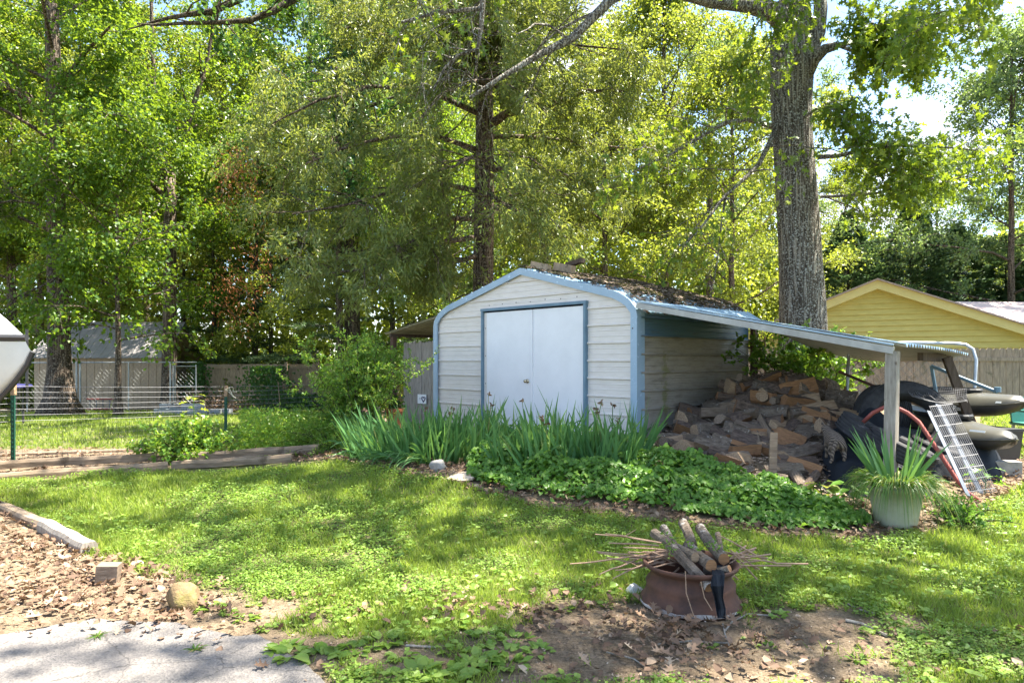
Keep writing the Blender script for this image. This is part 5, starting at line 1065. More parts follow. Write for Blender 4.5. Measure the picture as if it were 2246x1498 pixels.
def spray_shrub(name, label, c, h, wr, n_st, leaf, mat_, lsz, seed, density=55, lean=(0, 0), droop=.35, stemc=BARK_DK, r0=.2, cat='shrub', upb=1.0):
    t = thing(name, label, cat, c); q = np.random.default_rng(seed); mb = MB(); L = Leaves()
    for i in range(n_st):
        a = q.random()*6.283; el = q.uniform(.15, 1.)**.8; Ls = h*q.uniform(.6, 1.08)
        d = np.array([math.cos(a)*(1-el)*wr/h*1.6+lean[0], math.sin(a)*(1-el)*wr/h*1.6+lean[1], upb*(.45+.55*el)]); d /= np.linalg.norm(d)
        b0 = np.array([math.cos(a), math.sin(a), 0])*r0*q.random(); pts = [b0+d*Ls*s_+np.array([d[0], d[1], 0])*Ls*.35*s_*s_-np.array([0, 0, 1])*droop*Ls*s_**2.4 for s_ in np.linspace(0, 1, 6)]
        mb.tube(pts, np.linspace(.009, .002, 6), 4, cap=False); P = np.array(pts)
        nt_ = int(6+Ls*4)
        for k in range(nt_):
            s_ = q.uniform(.15, 1); base_ = np.array([np.interp(s_*5, range(6), P[:, j]) for j in range(3)]); dd = d*.6+q.normal(0, .7, 3); dd /= np.linalg.norm(dd); Lt = q.uniform(.15, .38)*h/1.6*(1.15-.4*s_)
            n_ = int(density*Lt*1.3)+3; s2 = q.uniform(.05, 1, n_); pp = base_+dd*Lt*s2[:, None]+q.normal(0, .012, (n_, 3)); L.add(pp, dd*.6+q.normal(0, .7, (n_, 3)), q.normal(0, .6, (n_, 3))+np.array([0, 0, .8]), lsz*(.6+.6*q.random(n_)), leaf, .2, .2)
            mb.tube([base_, base_+dd*Lt], [.003, .001], 3, cap=False)
    mb.build('stems', stemc, t); L.build('foliage', mat_, t); return t
c = onG(at(782, 0, 10.7).x, 10.7); spray_shrub('flowering_shrub', 'tall arching green shrub at the corner by the grey pickets', c, 1.95, .50, 84, 'rhomb', L_SHR, .05, 21, 66, droop=.2)
c = onG(at(730, 0, 10.2).x, 10.2); spray_shrub('low_shrub', 'low yellowish shrub spilling from the bed left of the irises', c, .75, .9, 34, 'rhomb', L_SHR, .035, 24, 70)
c = onG(at(420, 0, 9.7).x, 9.7); spray_shrub('leafy_plant', 'bushy broad-leaved plant in the timber bed by the wire fence', c, .70, .72, 64, 'broad', L_SHR, .06, 26, 44, droop=.15, cat='plant')
c = onG(at(600, 0, 10.6).x, 10.6)
L = Leaves(); n_ = 15000; px = rng.uniform(525, 790, n_); Yg = rng.uniform(9.9, 12.4, n_); X = (px-CX)/F*Yg; z = Hg(X, Yg)+.62*rng.random(n_)*(.3+fbm(X, Yg, .4, 4)); L.add(np.stack([X, Yg, z], 1), rng.normal(size=(n_, 3))+np.array([0, 0, .6]), rng.normal(size=(n_, 3)), .03+.03*rng.random(n_), 'rhomb')
o = L.build('weedy_undergrowth', L_SHR); tag(o, 'tangled pale green weeds growing between the wire fence and shed', 'weeds', kind='stuff')
# seedlings
def seedling(name, label, c, h, lsz, nl, mat_, seed, tmpl='oak', cat='seedling'):
    t = thing(name, label, cat, c); q = np.random.default_rng(seed); mb = MB(); L = Leaves(); mb.tube([(0, 0, 0), (.01, 0, h*.5), (-.01, 0, h)], .005, 5)
    for i in range(nl):
        a = i*2.4+q.random(); z = h*(.35+.65*i/nl); e = np.array([math.cos(a), math.sin(a), .25])*lsz*.5+np.array([0, 0, z]); mb.tube([(0, 0, z-.02), e], .0015, 3); L.add([e], [[math.cos(a), math.sin(a), -.1]], [[.3*q.normal(), .3*q.normal(), 1]], [lsz*q.uniform(.8, 1.1)], tmpl, .2, .2)
    mb.build('stem', L_LIR, t); L.build('leaves', mat_, t); return t
c = gp(2160, 1085); seedling('maple_seedling', 'small green maple seedling beside the foot of the wire shelf', onG(c.x, c.y), .28, .13, 12, L_GC, 3, 'oak')
c = gp(1800, 1110); seedling('oak_seedling', 'yellow-green seedling in front of the black tarp', onG(c.x, c.y), .22, .13, 14, L_YEL, 5, 'broad')
c = gp(1870, 1120); seedling('oak_seedling', 'taller leafy seedling between the ground cover and the pot', onG(c.x, c.y), .26, .14, 16, L_GC, 6, 'broad')
c = onG(at(425, 0, 10.2).x, 10.2); seedling('young_sapling', 'bright yellow-green sapling rising above the timber bed plants', c, .92, .15, 22, L_YEL, 8, 'oak', 'sapling')
c = gp(2110, 1150); spray_shrub('vinca_patch', 'small-leaved green plant behind the right side of the pot', onG(c.x, c.y), .34, .3, 22, 'rhomb', L_GC, .04, 31, 60, cat='plant', r0=.12)
# dandelions on driveway
for px, py, lab in ((215, 1402, 'dandelion tuft growing through the driveway edge'), (428, 1432, 'small grass tuft in the middle of the driveway asphalt')):
    c = gp(px, py); t = thing('weed_tuft', lab, 'weed', c); n_ = 26; a = rng.random(n_)*6.283
    V, lo, st = ribbons(np.tile([0, 0, .01], (n_, 1)), np.stack([np.cos(a), np.sin(a), rng.uniform(.2, .9, n_)], 1), rng.uniform(.05, .1, n_), .010, .4, K=4); o = bpy.data.objects.new('leaves', mesh_np('leaves', V, lo, st, L_LIR)); col.objects.link(o); o.parent = t
# big pot with irises and liriope
PC = gp(1990, 1166); PC = onG(PC.x, PC.y+.17); PT = thing('potted_iris', 'pale green pot overflowing with iris and grassy leaves', 'potted plant', PC)
mb = MB(); mb.lathe([(0, 0), (.155, 0), (.16, .02), (.165, .03), (.19, .18), (.208, .30), (.222, .305), (.224, .345), (.205, .345), (.2, .31), (0, .30)], n=40); mb.build('pot', M_POT, PT, smooth=True)
n_ = 34; a = rng.random(n_)*6.283; k = rng.uniform(.05, .62, n_)
V, lo, st = ribbons(np.stack([np.cos(a)*.10, np.sin(a)*.08, .32+0*a], 1)*1., np.stack([np.cos(a)*k*1.5, np.sin(a)*k*.8, np.ones(n_)], 1), rng.uniform(.38, .62, n_), rng.uniform(.028, .04, n_), rng.uniform(0, .12, n_), K=7, tw=np.stack([0*a, np.ones(n_), 0*a], 1)+rng.normal(0, .4, (n_, 3)), pt=2.2)
o = bpy.data.objects.new('iris_leaves', mesh_np('leaves', V, lo, st, L_IRIS)); col.objects.link(o); o.parent = PT
n_ = 800; a = rng.random(n_)*6.283; r_ = .12+.10*rng.random(n_)
V, lo, st = ribbons(np.stack([np.cos(a)*r_, np.sin(a)*r_, .32+.05*rng.random(n_)], 1), np.stack([np.cos(a), np.sin(a), rng.uniform(.4, 1.6, n_)], 1), rng.uniform(.22, .44, n_), .010, rng.uniform(.7, 1.6, n_), K=7)
o = bpy.data.objects.new('grassy_leaves', mesh_np('leaves', V, lo, st, L_LIR)); col.objects.link(o); o.parent = PT
# small pots near shrub
c = onG(at(866, 0, 11.4).x, 11.4); t = thing('terracotta_pot', 'terracotta pot with a dark plant half hidden by the shrub', 'potted plant', c); mb = MB(); mb.lathe([(0, 0), (.11, 0), (.15, .26), (.17, .27), (.17, .32), (.15, .32), (.14, .28), (0, .28)], (0, 0, .12), 20); mb.build('pot', M_TERRA, t)
L = Leaves(); n_ = 60; L.add(rng.normal(0, .07, (n_, 3))+np.array([0, 0, .52]), rng.normal(size=(n_, 3)), rng.normal(size=(n_, 3)), .09, 'broad'); L.build('foliage', L_IVY, t)
c = sh2w(.6, WW+.55, 0); c.z = 1.78; t = thing('clay_bell', 'round terracotta dome peeking over the grey pickets', 'ornament', c); mb = MB(); mb.lathe([(.13, 0), (.15, .03), (.14, .08), (.10, .12), (.04, .145), (.035, .17), (.02, .185), (0, .19)], (0, 0, 0), 20); mb.lathe([(0, -1.45), (.03, -1.45), (.03, 0), (.13, 0)], n=10); mb.build('dome', M_TERRA, t, smooth=True)
# ---------------------------------------------------------------- vine under lean-to
c = onG(at(1775, 0, 10.4).x, 10.4); c.z -= .1
spray_shrub('climbing_vine', 'leafy green vine hanging under the lean-to behind the firewood', c, 1.45, .75, 46, 'broad', L_SHR, .07, 41, 34, droop=.25, r0=.35, cat='vine')
L = Leaves()
# ---------------------------------------------------------------- outbuilding far left
OB = thing('outbuilding', 'tan outbuilding with dark metal roof behind the chain-link fence', 'shed', (at(75, 0, 27).x, 27.0, float(Hg(-18, 27))-.1), R(3))
W2, D2, h2 = 4.95, 3.6, 2.28
mb = MB(); mb.grid([[(x, 0, z) for x in (0, W2)] for z in (0, h2)]); mb.grid([[(W2, y, z) for y in (0, D2)] for z in (0, h2)])
mb.add([(0, 0, 0), (0, D2, 0), (0, D2, h2), (0, D2/2, h2+1.35), (0, 0, h2)], [(0, 4, 3, 2, 1)]); mb.add([(W2, 0, 0), (W2, D2, 0), (W2, D2, h2), (W2, D2/2, h2+1.35), (W2, 0, h2)], [(0, 1, 2, 3, 4)]); mb.grid([[(x, D2, z) for x in (0, W2)] for z in (h2, 0)])
for x in np.arange(.2, W2, .3): mb.box((x, -.008, h2/2), (.018, .014, h2-.02))
mb.build('walls', M_TAN, OB)
mb = MB(); G = []
for x in np.arange(-.15, W2+.16, .05):
    r_ = .02 if int(round((x+.15)/.05)) % 6 == 0 else 0; G.append([(x, -.2, h2-.16+r_), (x, D2/2, h2+1.38+r_), (x, D2+.2, h2-.16+r_)])
mb.grid(G); mb.build('roof', M_SHEDROOF, OB)
mb = MB(); mb.box((-.03, .9, 1.0), (.06, .8, 2.0)); mb.build('door', M_GLASS, OB)
mb = MB(); mb.box((-.04, .42, 1.05), (.08, .10, 2.1)); mb.box((-.04, 1.38, 1.05), (.08, .10, 2.1)); mb.build('door_frame', M_FASC, OB)
# house wing at left face of the outbuilding (short front with open door)
# ladder and rake by the outbuilding
mb = MB(); A_, B_ = onG(at(190, 0, 24.6).x, 24.6, .08), onG(at(262, 0, 24.6).x, 24.6, .08); U = Vector((0, 0, .36))
mb.tube([A_, B_], .03, 6); mb.tube([A_+U, B_+U], .03, 6)
ld = thing('ladder', 'red ladder lying on its side below the outbuilding wall', 'ladder', A_); mb.build('side_rails', M_RED, ld, world=True)
mb = MB()
for i in range(5): p = A_.lerp(B_, (i+.5)/5); mb.tube([p, p+U], .018, 6)
mb.build('rungs', M_WIREW, ld, world=True)
mb = MB(); mb.tube([onG(at(240, 0, 24.9).x, 24.9, .0), at(257, 845, 24.9)], .02, 5); put(mb, onG(at(240, 0, 24.9).x, 24.9), 'broom_handle', M_YELT, 'yellow broom handle leaning near the thin trunk', 'broom')
# ring of blocks
blk = None; kk = 0
for row in range(2):
    for i in range(7 if row == 0 else 4):
        px = 352+i*24+row*12; Y = 22.0-.5*math.sin(i*.5); x = at(px, 0, Y).x; c = Vector((x, Y, float(Hg(x, Y))+.09+row*.17))
        if blk is None:
            mb = MB(); mb.box((0, 0, 0), (.33, .22, .165)); blk = mb.build('garden_block', M_BLOCK); o = blk
        else: o = blk.copy(); col.objects.link(o)
        o.location = c; o.rotation_euler = (0, 0, rnd.uniform(-.25, .25)); tag(o, 'grey retaining block in the %s course of the block ring' % ('lower' if row == 0 else 'upper'), 'block', 'grey blocks of the garden ring, %s course' % ('lower' if row == 0 else 'upper'))
c = onG(at(455, 0, 22.6).x, 22.6); spray_shrub('dead_brush', 'brown dead brush heaped behind the grey blocks', c, 1.0, 1.1, 60, 'rhomb', L_DRY, .06, 51, 12, droop=.2, r0=.6, cat='brush')
# ---------------------------------------------------------------- boat bow and trampoline at left edge
BT = thing('boat', 'white boat bow with dark rub rail cut off at the left edge', 'boat', (-6.6, 6.25, .35), 0)
tip = at(56, 738, 6.0); L_ = 4.4
def boatsec(u):  # u 0 at tip to 1 stern; local coords relative BT
    x = tip.x-u*L_; wv = .95*(1-(1-min(1, u*1.25))**2.2); return x, wv
rows_d, rows_h, rows_k = [], [], []
for u in np.concatenate([np.linspace(0, .12, 10), np.linspace(.16, 1, 14)]):
    x, wv = boatsec(u); yc = 6.0+u*.9; zr = tip.z-.01+.0*u
    zt = zr+1.15*min(u*L_, .55)**.95*.62+.12*u; zk = zr-.08-min(1.15, .9*(u*L_)**.72*1.0+.0)
    rows_d.append([(x, yc+s_*wv, zr+(zt-zr)*(1-abs(s_)**1.8)) for s_ in np.linspace(-1, 1, 9)])
    rows_h.append([(x+.05*(1-abs(s_)), yc+s_*wv*.985, zr-.035-(zr-zk)*(1-abs(s_)**1.3)) for s_ in np.linspace(1, -1, 9)])
MB().grid(rows_d).build('deck_cover', M_BOAT, BT, world=True, smooth=True)
MB().grid(rows_h).build('hull', mat('boat_hull', (.60, .61, .58), (.50, .51, .48), 3, .25, .02, spec=.5), BT, world=True, smooth=True)
mb = MB(); mb.tube([r_[0] for r_ in rows_d], .03, 6); mb.tube([r_[-1] for r_ in rows_d], .03, 6); mb.build('rub_rail', M_BLK, BT, world=True)
mb = MB(); mb.tube([(r_[4][0]+.015, r_[4][1], r_[4][2]-.01) for r_ in rows_h], .022, 6); mb.build('keel_strip', M_BLK, BT, world=True)
mb = MB(); mb.beam((-5.2, 6.2, .45), (-9.2, 6.9, .5), .08, .1)
for x in (-6.2, -8.0):
    mb.beam((x, 5.9, .5), (x, 7.2, .5), .08, .08); mb.beam((x, 6.2, .5), (x, 6.2, .95), .06, .06, up=(0, 1, 0)); mb.beam((x, 6.9, .5), (x, 6.9, .95), .06, .06, up=(0, 1, 0))
mb.build('trailer_frame', M_GALV, BT, world=True)
for s_ in (-.75, .95):
    mb = MB(); mb.lathe([(.12, -.08), (.26, -.09), (.30, -.06), (.30, .06), (.26, .09), (.12, .08)], (-7.6, 6.6+s_, .33), 28, Matrix.Rotation(R(90), 4, 'X'), close=True); mb.build('wheel', M_TIRE, BT, world=True)
TPc = onG(at(-25, 0, 15.5).x-.9, 15.5); TP = thing('trampoline', 'dark trampoline with navy edge pad at the left edge', 'trampoline', TPc)
mb = MB(); mb.lathe([(1.25, .88), (1.55, .90), (1.57, .86), (1.25, .85)], n=36, close=True); mb.build('edge_pad', M_NAVY, TP)
mb = MB(); mb.lathe([(0, .85), (1.26, .86)], n=36); mb.build('jumping_mat', M_BLK, TP)
for i in range(6):
    a = i*math.pi/3+.2; mb = MB(); mb.tube([(1.5*math.cos(a), 1.5*math.sin(a), 0), (1.5*math.cos(a), 1.5*math.sin(a), .87)], .025, 6); mb.build('leg', M_BLK, TP)
    mb = MB(); mb.tube([(1.58*math.cos(a), 1.58*math.sin(a), .5), (1.58*math.cos(a), 1.58*math.sin(a), 2.2)], .03, 6); mb.build('net_pole', M_BLK, TP)
# ---------------------------------------------------------------- yellow house
phi = R(28); e = Vector((math.cos(phi), -math.sin(phi), 0)); PK = at(1925, 613, 20)
HS = thing('yellow_house', 'low yellow house gable with horizontal siding beyond the grey fence', 'house', (PK.x, PK.y, 0), -phi)
Wl, Wr, slope = 3.6, 4.1, .405; zp = PK.z-.13
zs = np.arange(-.3, zp, .165); mb = MB(); lev = []
for z in zs: lev += [(z, .05), (z+.03, .044), (z+.162, .004)]
G = []
for z, o_ in lev:
    if z > zp-.05: continue
    yl = min(Wl-.3, (zp-z)/slope); yr = min(Wr-.35, (zp-z)/slope); G.append([(-yl, -o_, z), (0, -o_, z), (yr, -o_, z)])
mb.grid(G); mb.build('gable_wall', M_YEL, HS)
mb = MB(); mb.grid([[(Wr-.35, y, z) for y in (0, 9)] for z in (-.3, zp-(Wr-.35)*slope)]); mb.build('side_wall', M_YEL, HS)
mb = MB(); mb.box((Wr-.40, -.03, 1.0), (.12, .05, 2.7)); mb.build('corner_board', M_YELT, HS)
for sg_, W_ in ((-1, Wl), (1, Wr)):
    mb = MB(); a = Vector((0, -.33, zp+.01)); b_ = Vector((sg_*W_, -.33, zp-W_*slope+.01)); dn = Vector((0, 0, -.24))
    mb.add([tuple(v) for v in (a+Vector((0, 0, .07)), b_+Vector((0, 0, .07)), b_+dn*.75, a+dn*.75, a+Vector((0, .33, .07)), b_+Vector((0, .33, .07)), b_+dn*.75+Vector((0, .33, 0)), a+dn*.75+Vector((0, .33, 0)))], [(0, 1, 2, 3) if sg_ < 0 else (3, 2, 1, 0), (3, 2, 6, 7), (7, 6, 5, 4)] if sg_ < 0 else [(3, 2, 1, 0), (7, 6, 2, 3), (4, 5, 6, 7), (1, 2, 6, 5)]); mb.build('rake_board', M_YELT, HS)
    mb = MB(); t_ = Vector((0, 0, .09)); q0 = Vector((0, -.42, zp+.08)); q1 = Vector((sg_*(W_+.06), -.42, zp-(W_+.06)*slope+.08)); bk = Vector((0, 9, 0))
    V = [q0, q1, q1+bk, q0+bk, q0+t_*.5, q1+t_*.5, q1+bk+t_*.5, q0+bk+t_*.5]; mb.add([tuple(v) for v in V], [(0, 1, 2, 3), (4, 5, 6, 7), (0, 1, 5, 4), (1, 2, 6, 5), (2, 3, 7, 6)]); mb.build('roof', M_SHING, HS)
WG = thing('house_wing', 'pale pink shingled roof wing behind the right end of the gable', 'house', (at(2150, 0, 24).x, 24, 0), 0)
zt = EYE+(790-660)/F*26; mb = MB(); mb.add([(-2.2, 2.2, zt), (9, 2.2, zt-.05), (9, -1.4, zt-1.0), (-2.2, -1.4, zt-1.0), (-2.2, 2.2, zt-.08), (9, 2.2, zt-.13), (9, -1.4, zt-1.08), (-2.2, -1.4, zt-1.08)], [(3, 2, 1, 0), (4, 5, 6, 7), (0, 1, 5, 4), (1, 2, 6, 5), (2, 3, 7, 6), (3, 0, 4, 7)]); mb.build('roof', M_SHINGP, WG)
mb = MB(); mb.box((3.4, .8, (zt-1.1)/2-.1), (11, 3.6, zt-1.0)); mb.build('walls', M_YEL, WG)
# ---------------------------------------------------------------- trees
class Tree:
    def __init__(s, seed): s.q = np.random.default_rng(seed); s.wood = MB(); s.L = Leaves(); s.anch = []; s.tw = MB()
    def poly(s, p0, d, L_, n_, wig, up=0., droop=0.):
        P = [np.array(p0, float)]; d = np.array(d, float); d /= np.linalg.norm(d)
        for i in range(n_):
            d = d+s.q.normal(0, wig, 3)+np.array([0, 0, up-droop*(i/n_)]); d /= np.linalg.norm(d); P.append(P[-1]+d*L_/n_)
        return np.array(P)
    def twig_leaves(s, p, d, Lt, n_, lsz, tmpl, hang, spread, mi=0, fold=.25, tip=False):
        q = s.q; t = q.uniform(.05, 1, n_)
        if tip: t = 1-.75*t*q.random(n_)
        pp = p+d*Lt*t[:, None]+q.normal(0, spread, (n_, 3)); dd = d*.7+q.normal(0, .75, (n_, 3))-np.array([0, 0, hang])
        s.L.add(pp, dd, q.normal(0, .65, (n_, 3))+np.array([0, 0, .8]), lsz*q.uniform(.65, 1.2, n_), tmpl, fold, .25, mi)
    def limb(s, P, r0, r1, subs=7, sublen=.45, twigs=5, twl=.9, lpt=24, lsz=.11, tmpl='broad', hang=.3, spread=.09, tip=False, droop=.25, start=.2, nside=6, wigsub=.16, bare=False, twr=.006):
        q = s.q; P = np.asarray(P, float); s.wood.tube(P, np.linspace(r0, r1, len(P)), nside, cap=False, wob=.06)
        Ltot = np.linalg.norm(np.diff(P, axis=0), axis=1).sum(); k = len(P)-1
        for i in range(subs):
            t = start+(1-start)*(i+q.random())/subs; b = np.array([np.interp(t*k, range(k+1), P[:, j]) for j in range(3)]); ax = P[min(k, int(t*k)+1)]-P[int(t*k)]; ax /= np.linalg.norm(ax)+1e-9
            sd_ = np.cross(ax, (0, 0, 1.)); sd_ /= np.linalg.norm(sd_)+1e-9; d = ax*.55+sd_*(1 if i % 2 else -1)*q.uniform(.5, 1.1)+np.array([0, 0, q.uniform(-.15, .45)])
            Ls = Ltot*sublen*(1.15-.6*t)*q.uniform(.7, 1.2); S = s.poly(b, d, Ls, 5, wigsub, 0, droop); rb = max(.008, (r0+(r1-r0)*t)*.45)
            s.wood.tube(S, np.linspace(rb, .006, 6), 4, cap=False)
            for j in range(twigs):
                u = (j+q.random())/twigs; u = .15+.85*u; bb = np.array([np.interp(u*5, range(6), S[:, jj]) for jj in range(3)]); sx = S[min(5, int(u*5)+1)]-S[min(4, int(u*5))]; sx = sx/(np.linalg.norm(sx)+1e-9)
                td = sx*.7+q.normal(0, .6, 3)+np.array([0, 0, -.1-hang*.4]); td /= np.linalg.norm(td); Lt = twl*q.uniform(.6, 1.2)
                s.tw.tube([bb, bb+td*Lt*.55+q.normal(0, .03, 3), bb+td*Lt], [twr, twr*.6, twr*.3], 3, cap=False)
                if not bare: s.twig_leaves(bb, td, Lt, int(lpt*q.uniform(.6, 1.3)), lsz, tmpl, hang, spread, tip=tip)
    def thin(s, x0, x1, y1, z0, z1, keep=.15):
        V2, K2, M2 = [], [], []
        for V, k, mi in zip(s.L.V, s.L.k, s.L.mi):
            kk = int(k[0]); W_ = V.reshape(-1, kk, 3); c = W_[:, 0]; r_ = s.q.random(len(c)); m_ = ~((c[:, 0] > x0) & (c[:, 0] < x1) & (c[:, 1] < y1) & (c[:, 2] > z0) & (c[:, 2] < z1) & (r_ > keep))
            V2.append(W_[m_].reshape(-1, 3)); K2.append(k[m_]); M2.append(mi[m_])
        s.L.V, s.L.k, s.L.mi = V2, K2, M2
    def finish(s, name, label, loc, bark, leafm, group=None, rz=0, world=True):
        t = thing(name, label, 'tree', loc, rz, group); 
        if s.tw.n: s.wood.add(np.vstack(s.tw.v), s.tw.f)
        s.wood.build('trunk', bark, t, world=world, smooth=True)
        if s.L.V: s.L.build('crown', leafm, t, world=world)
        return t
def trunk_poly(s, H, r0, lean=(0, 0), flare=1.7, n_=14, nside=20, top=.25, wig=.012, base=(0, 0, 0), fork=None):
    P = []; b = np.array(base, float); off = np.zeros(2)
    for i in range(n_+1):
        t = (i/n_)**1.35; off = off+s.q.normal(0, wig, 2)*H/10; P.append((b[0]+lean[0]*t+off[0], b[1]+lean[1]*t+off[1], b[2]+H*t-.1*(i == 0)))
    P = np.array(P); h = P[:, 2]-b[2]; r = r0*(1-(1-top)*np.clip(h/H, 0, 1))+r0*(flare-1)*np.exp(-np.maximum(0, h)/.45)
    s.wood.tube(P, r, nside, wob=.07); return P, r
def broadleaf(seed, H, r0, cr, cb, nl=16, leafp=None, lean=(0, 0), top=.25, elev=(.15, 1.1), nside=12):
    s = Tree(seed); P, r = trunk_poly(s, H, r0, lean, top=top, nside=nside); q = s.q; lp_ = dict(subs=7, twigs=5, lpt=22, lsz=.12); lp_.update(leafp or {})
    for i in range(nl):
        t = cb+(1-cb)*(i+.5*q.random())/nl; z = H*t; b = np.array([np.interp(z, P[:, 2], P[:, j]) for j in range(3)]); rt = np.interp(z, P[:, 2], r); a = i*2.399+q.normal(0, .3)
        f = (t-cb)/(1-cb); Lm = cr*(.55+.75*math.sin(min(1., f*1.05+.12)*math.pi)**.7)*q.uniform(.8, 1.15)*(1 if f < .8 else .75); el = elev[0]+(elev[1]-elev[0])*f**1.3
        L0 = s.poly(b, (math.cos(a)*math.cos(el), math.sin(a)*math.cos(el), math.sin(el)), Lm, 7, .09, .03, .08)
        s.limb(L0, rt*.42, .012, **lp_)
    return s
# shared background tree meshes
bgA = broadleaf(301, 19, .26, 5.4, .33, 18, dict(lsz=.13, lpt=58, subs=8, twigs=6, spread=.15))
bgB = broadleaf(302, 17, .22, 5.0, .28, 18, dict(lsz=.125, lpt=56, subs=8, twigs=6, droop=.35, spread=.16))
bgC = broadleaf(303, 13, .16, 4.2, .08, 19, dict(lsz=.115, lpt=54, subs=8, twigs=5, spread=.14))
def bg(tr, first, label, px, Y, bark, leafm, group, rz=0, sc_=1., dz=0, name='broadleaf_tree'):
    x = at(px, 0, Y).x; loc = Vector((x, Y, float(Hg(x, min(Y, 34)))-.05+dz))
    if first[0] is None:
        t = tr.finish(name, label, (0, 0, 0), bark, leafm, group, 0, world=False); t.location = loc; t.rotation_euler = (0, 0, rz); t.scale = (sc_,)*3; first[0] = t
    else:
        t = copy_tree(first[0]); t.name = name; t.location = loc; t.rotation_euler = (0, 0, rz); t.scale = (sc_,)*3; t['label'] = label; t['group'] = group
        for ch in t.children:
            sl = ch.material_slots[0]; sl.link = 'OBJECT'; sl.material = bark if ch.name.startswith('trunk') else leafm
    return t
fA, fB, fC = [None], [None], [None]; G1 = 'broadleaf trees of the woods behind the yard'
bg(bgA, fA, 'tall straight tree in the woods at the far left edge', -170, 27, BARK_BR, L_VIV, G1, .3)
bg(bgB, fB, 'grey-brown trunk standing between the left edge and the big left oak', 25, 30, BARK_BR, L_YEL, G1, 1.)
bg(bgA, fA, 'tall tree behind the tan outbuilding roof', 225, 33, BARK_BR, L_YEL, G1, 2.2)
bg(bgB, fB, 'tree with yellow-green crown behind the dark pines', 480, 36, BARK_BR, L_YEL, G1, 4.1, 1.1)
bg(bgA, fA, 'tree behind the ivy-clad trunk left of centre', 690, 33, BARK_BR, L_VIV, G1, 5.2, 1.05)
bg(bgB, fB, 'tree with grey-green crown left of the central trunk', 900, 29, BARK_BR, L_GRY, G1, .4)
bg(bgA, fA, 'slim tree right behind the central trunk', 1190, 30, BARK_BR, L_YEL, G1, 3.3, .93)
bg(bgB, fB, 'straight slim trunk rising above the shed roof, right of the peak', 1460, 26, BARK_BR, L_YEL, G1, 1.9, .86)
bg(bgC, fC, 'bushy yellow-green tree above the shed roof', 1330, 24, BARK_BR, L_YEL, G1, 1.2, .85)
bg(bgC, fC, 'bushy tree filling the gap left of the big right oak', 1600, 23, BARK_BR, L_YEL, G1, 2.7, .82)
bg(bgA, fA, 'tall pale tree with sky showing through above the shed', 1560, 36, BARK_BR, L_GRY, G1, 5.9, .92)
bg(bgA, fA, 'round-crowned tree at the right edge above the yellow house', 2330, 30, BARK_BR, L_GRY, G1, .9, .86)
bg(bgC, fC, 'dense grey-green tree rising behind the roof wing of the house', 2215, 29, BARK_BR, L_GRY, G1, 1.7, 1.08)
bg(bgC, fC, 'lower tree behind the cypresses at right', 2060, 42, BARK_BR, L_GRY, G1, .2, .95)
bg(bgC, fC, 'small tree peeking over the cypresses beside the big oak', 1850, 40, BARK_BR, L_YEL, G1, 3.0, .93)
bg(bgC, fC, 'low bushy tree behind the far board fence at the pines', 590, 30, BARK_DK, L_YEL, G1, 3.9, .75)
bg(bgC, fC, 'low leafy tree between the outbuilding and the chain-link gate', 400, 31, BARK_DK, L_YEL, G1, 5., .8)
bg(bgC, fC, 'low leafy tree behind the left end of the outbuilding', 120, 31.5, BARK_DK, L_VIV, G1, .5, .85)
bg(bgC, fC, 'low leafy tree seen just left of the shed roof', 860, 24, BARK_DK, L_YEL, G1, 2.2, .7)
bg(bgC, fC, 'dark leafy tree behind the left lean-to of the shed', 980, 22, BARK_DK, L_VIV, G1, 4.4, .7)
bg(bgB, fB, 'tree far behind between the central trunk and the shed ridge', 1100, 40, BARK_BR, L_YEL, G1, 3.4, 1.)
bg(bgB, fB, 'tree far behind the left woods between two trunks', 320, 42, BARK_BR, L_YEL, G1, .8, 1.15)
bg(bgB, fB, 'tree at the far back between outbuilding and left edge', 90, 41, BARK_BR, L_YEL, G1, 2.8, 1.15)
# left big tree
def left_big():
    Y = 21.; x = at(133, 0, Y).x; g_ = np.array([x, Y, float(Hg(x, Y))]); s = Tree(410); P, r = trunk_poly(s, 19, .33, (-.35, 0), 2.2, base=g_, nside=26, top=.35, wig=.006)
    kw = dict(subs=9, twigs=7, lpt=52, lsz=.12, tmpl='broad', droop=.22, hang=.2, nside=8, spread=.13)
    def W(*pts): return np.array([tuple(at(*p)) for p in pts])
    s.limb(W((105, 245, 21), (70, 225, 20.6), (20, 195, 20.2), (-60, 170, 19.8)), .13, .03, **kw)
    s.limb(W((120, 215, 21), (135, 185, 20.6), (175, 130, 20), (240, 60, 19)), .11, .03, **kw)
    s.limb(W((120, 245, 21), (160, 243, 20.3), (230, 250, 19.5), (330, 262, 19)), .07, .02, **kw)
    s.limb(W((118, 455, 21), (90, 450, 20.3), (30, 440, 19.6), (-40, 450, 19)), .05, .015, **kw)
    s.limb(W((130, 520, 21), (150, 540, 20.3), (190, 560, 19.8), (240, 590, 19.2)), .04, .012, **kw)
    s.limb(W((135, 600, 21), (110, 620, 20.), (60, 640, 19.5), (20, 660, 19.)), .03, .012, **kw)
    for i in range(14):
        z = 4+13*(i+.5)/14; a = i*2.4+1; b = np.array([np.interp(z, P[:, 2], P[:, j]) for j in range(3)]); Lm = s.q.uniform(2.6, 4.4); s.limb(s.poly(b, (math.cos(a), math.sin(a)*.9-.15, .35), Lm, 6, .1, .02, .1), .06, .012, **kw)
    s.thin(x-.95, x+.75, 22, -1, 2.6, .05); s.thin(x-.95, x+.5, 21.2, 2.6, 10.5, .04)
    s.finish('oak_tree', 'massive left oak with flared base in front of the outbuilding', g_, BARK_BR, L_VIV)
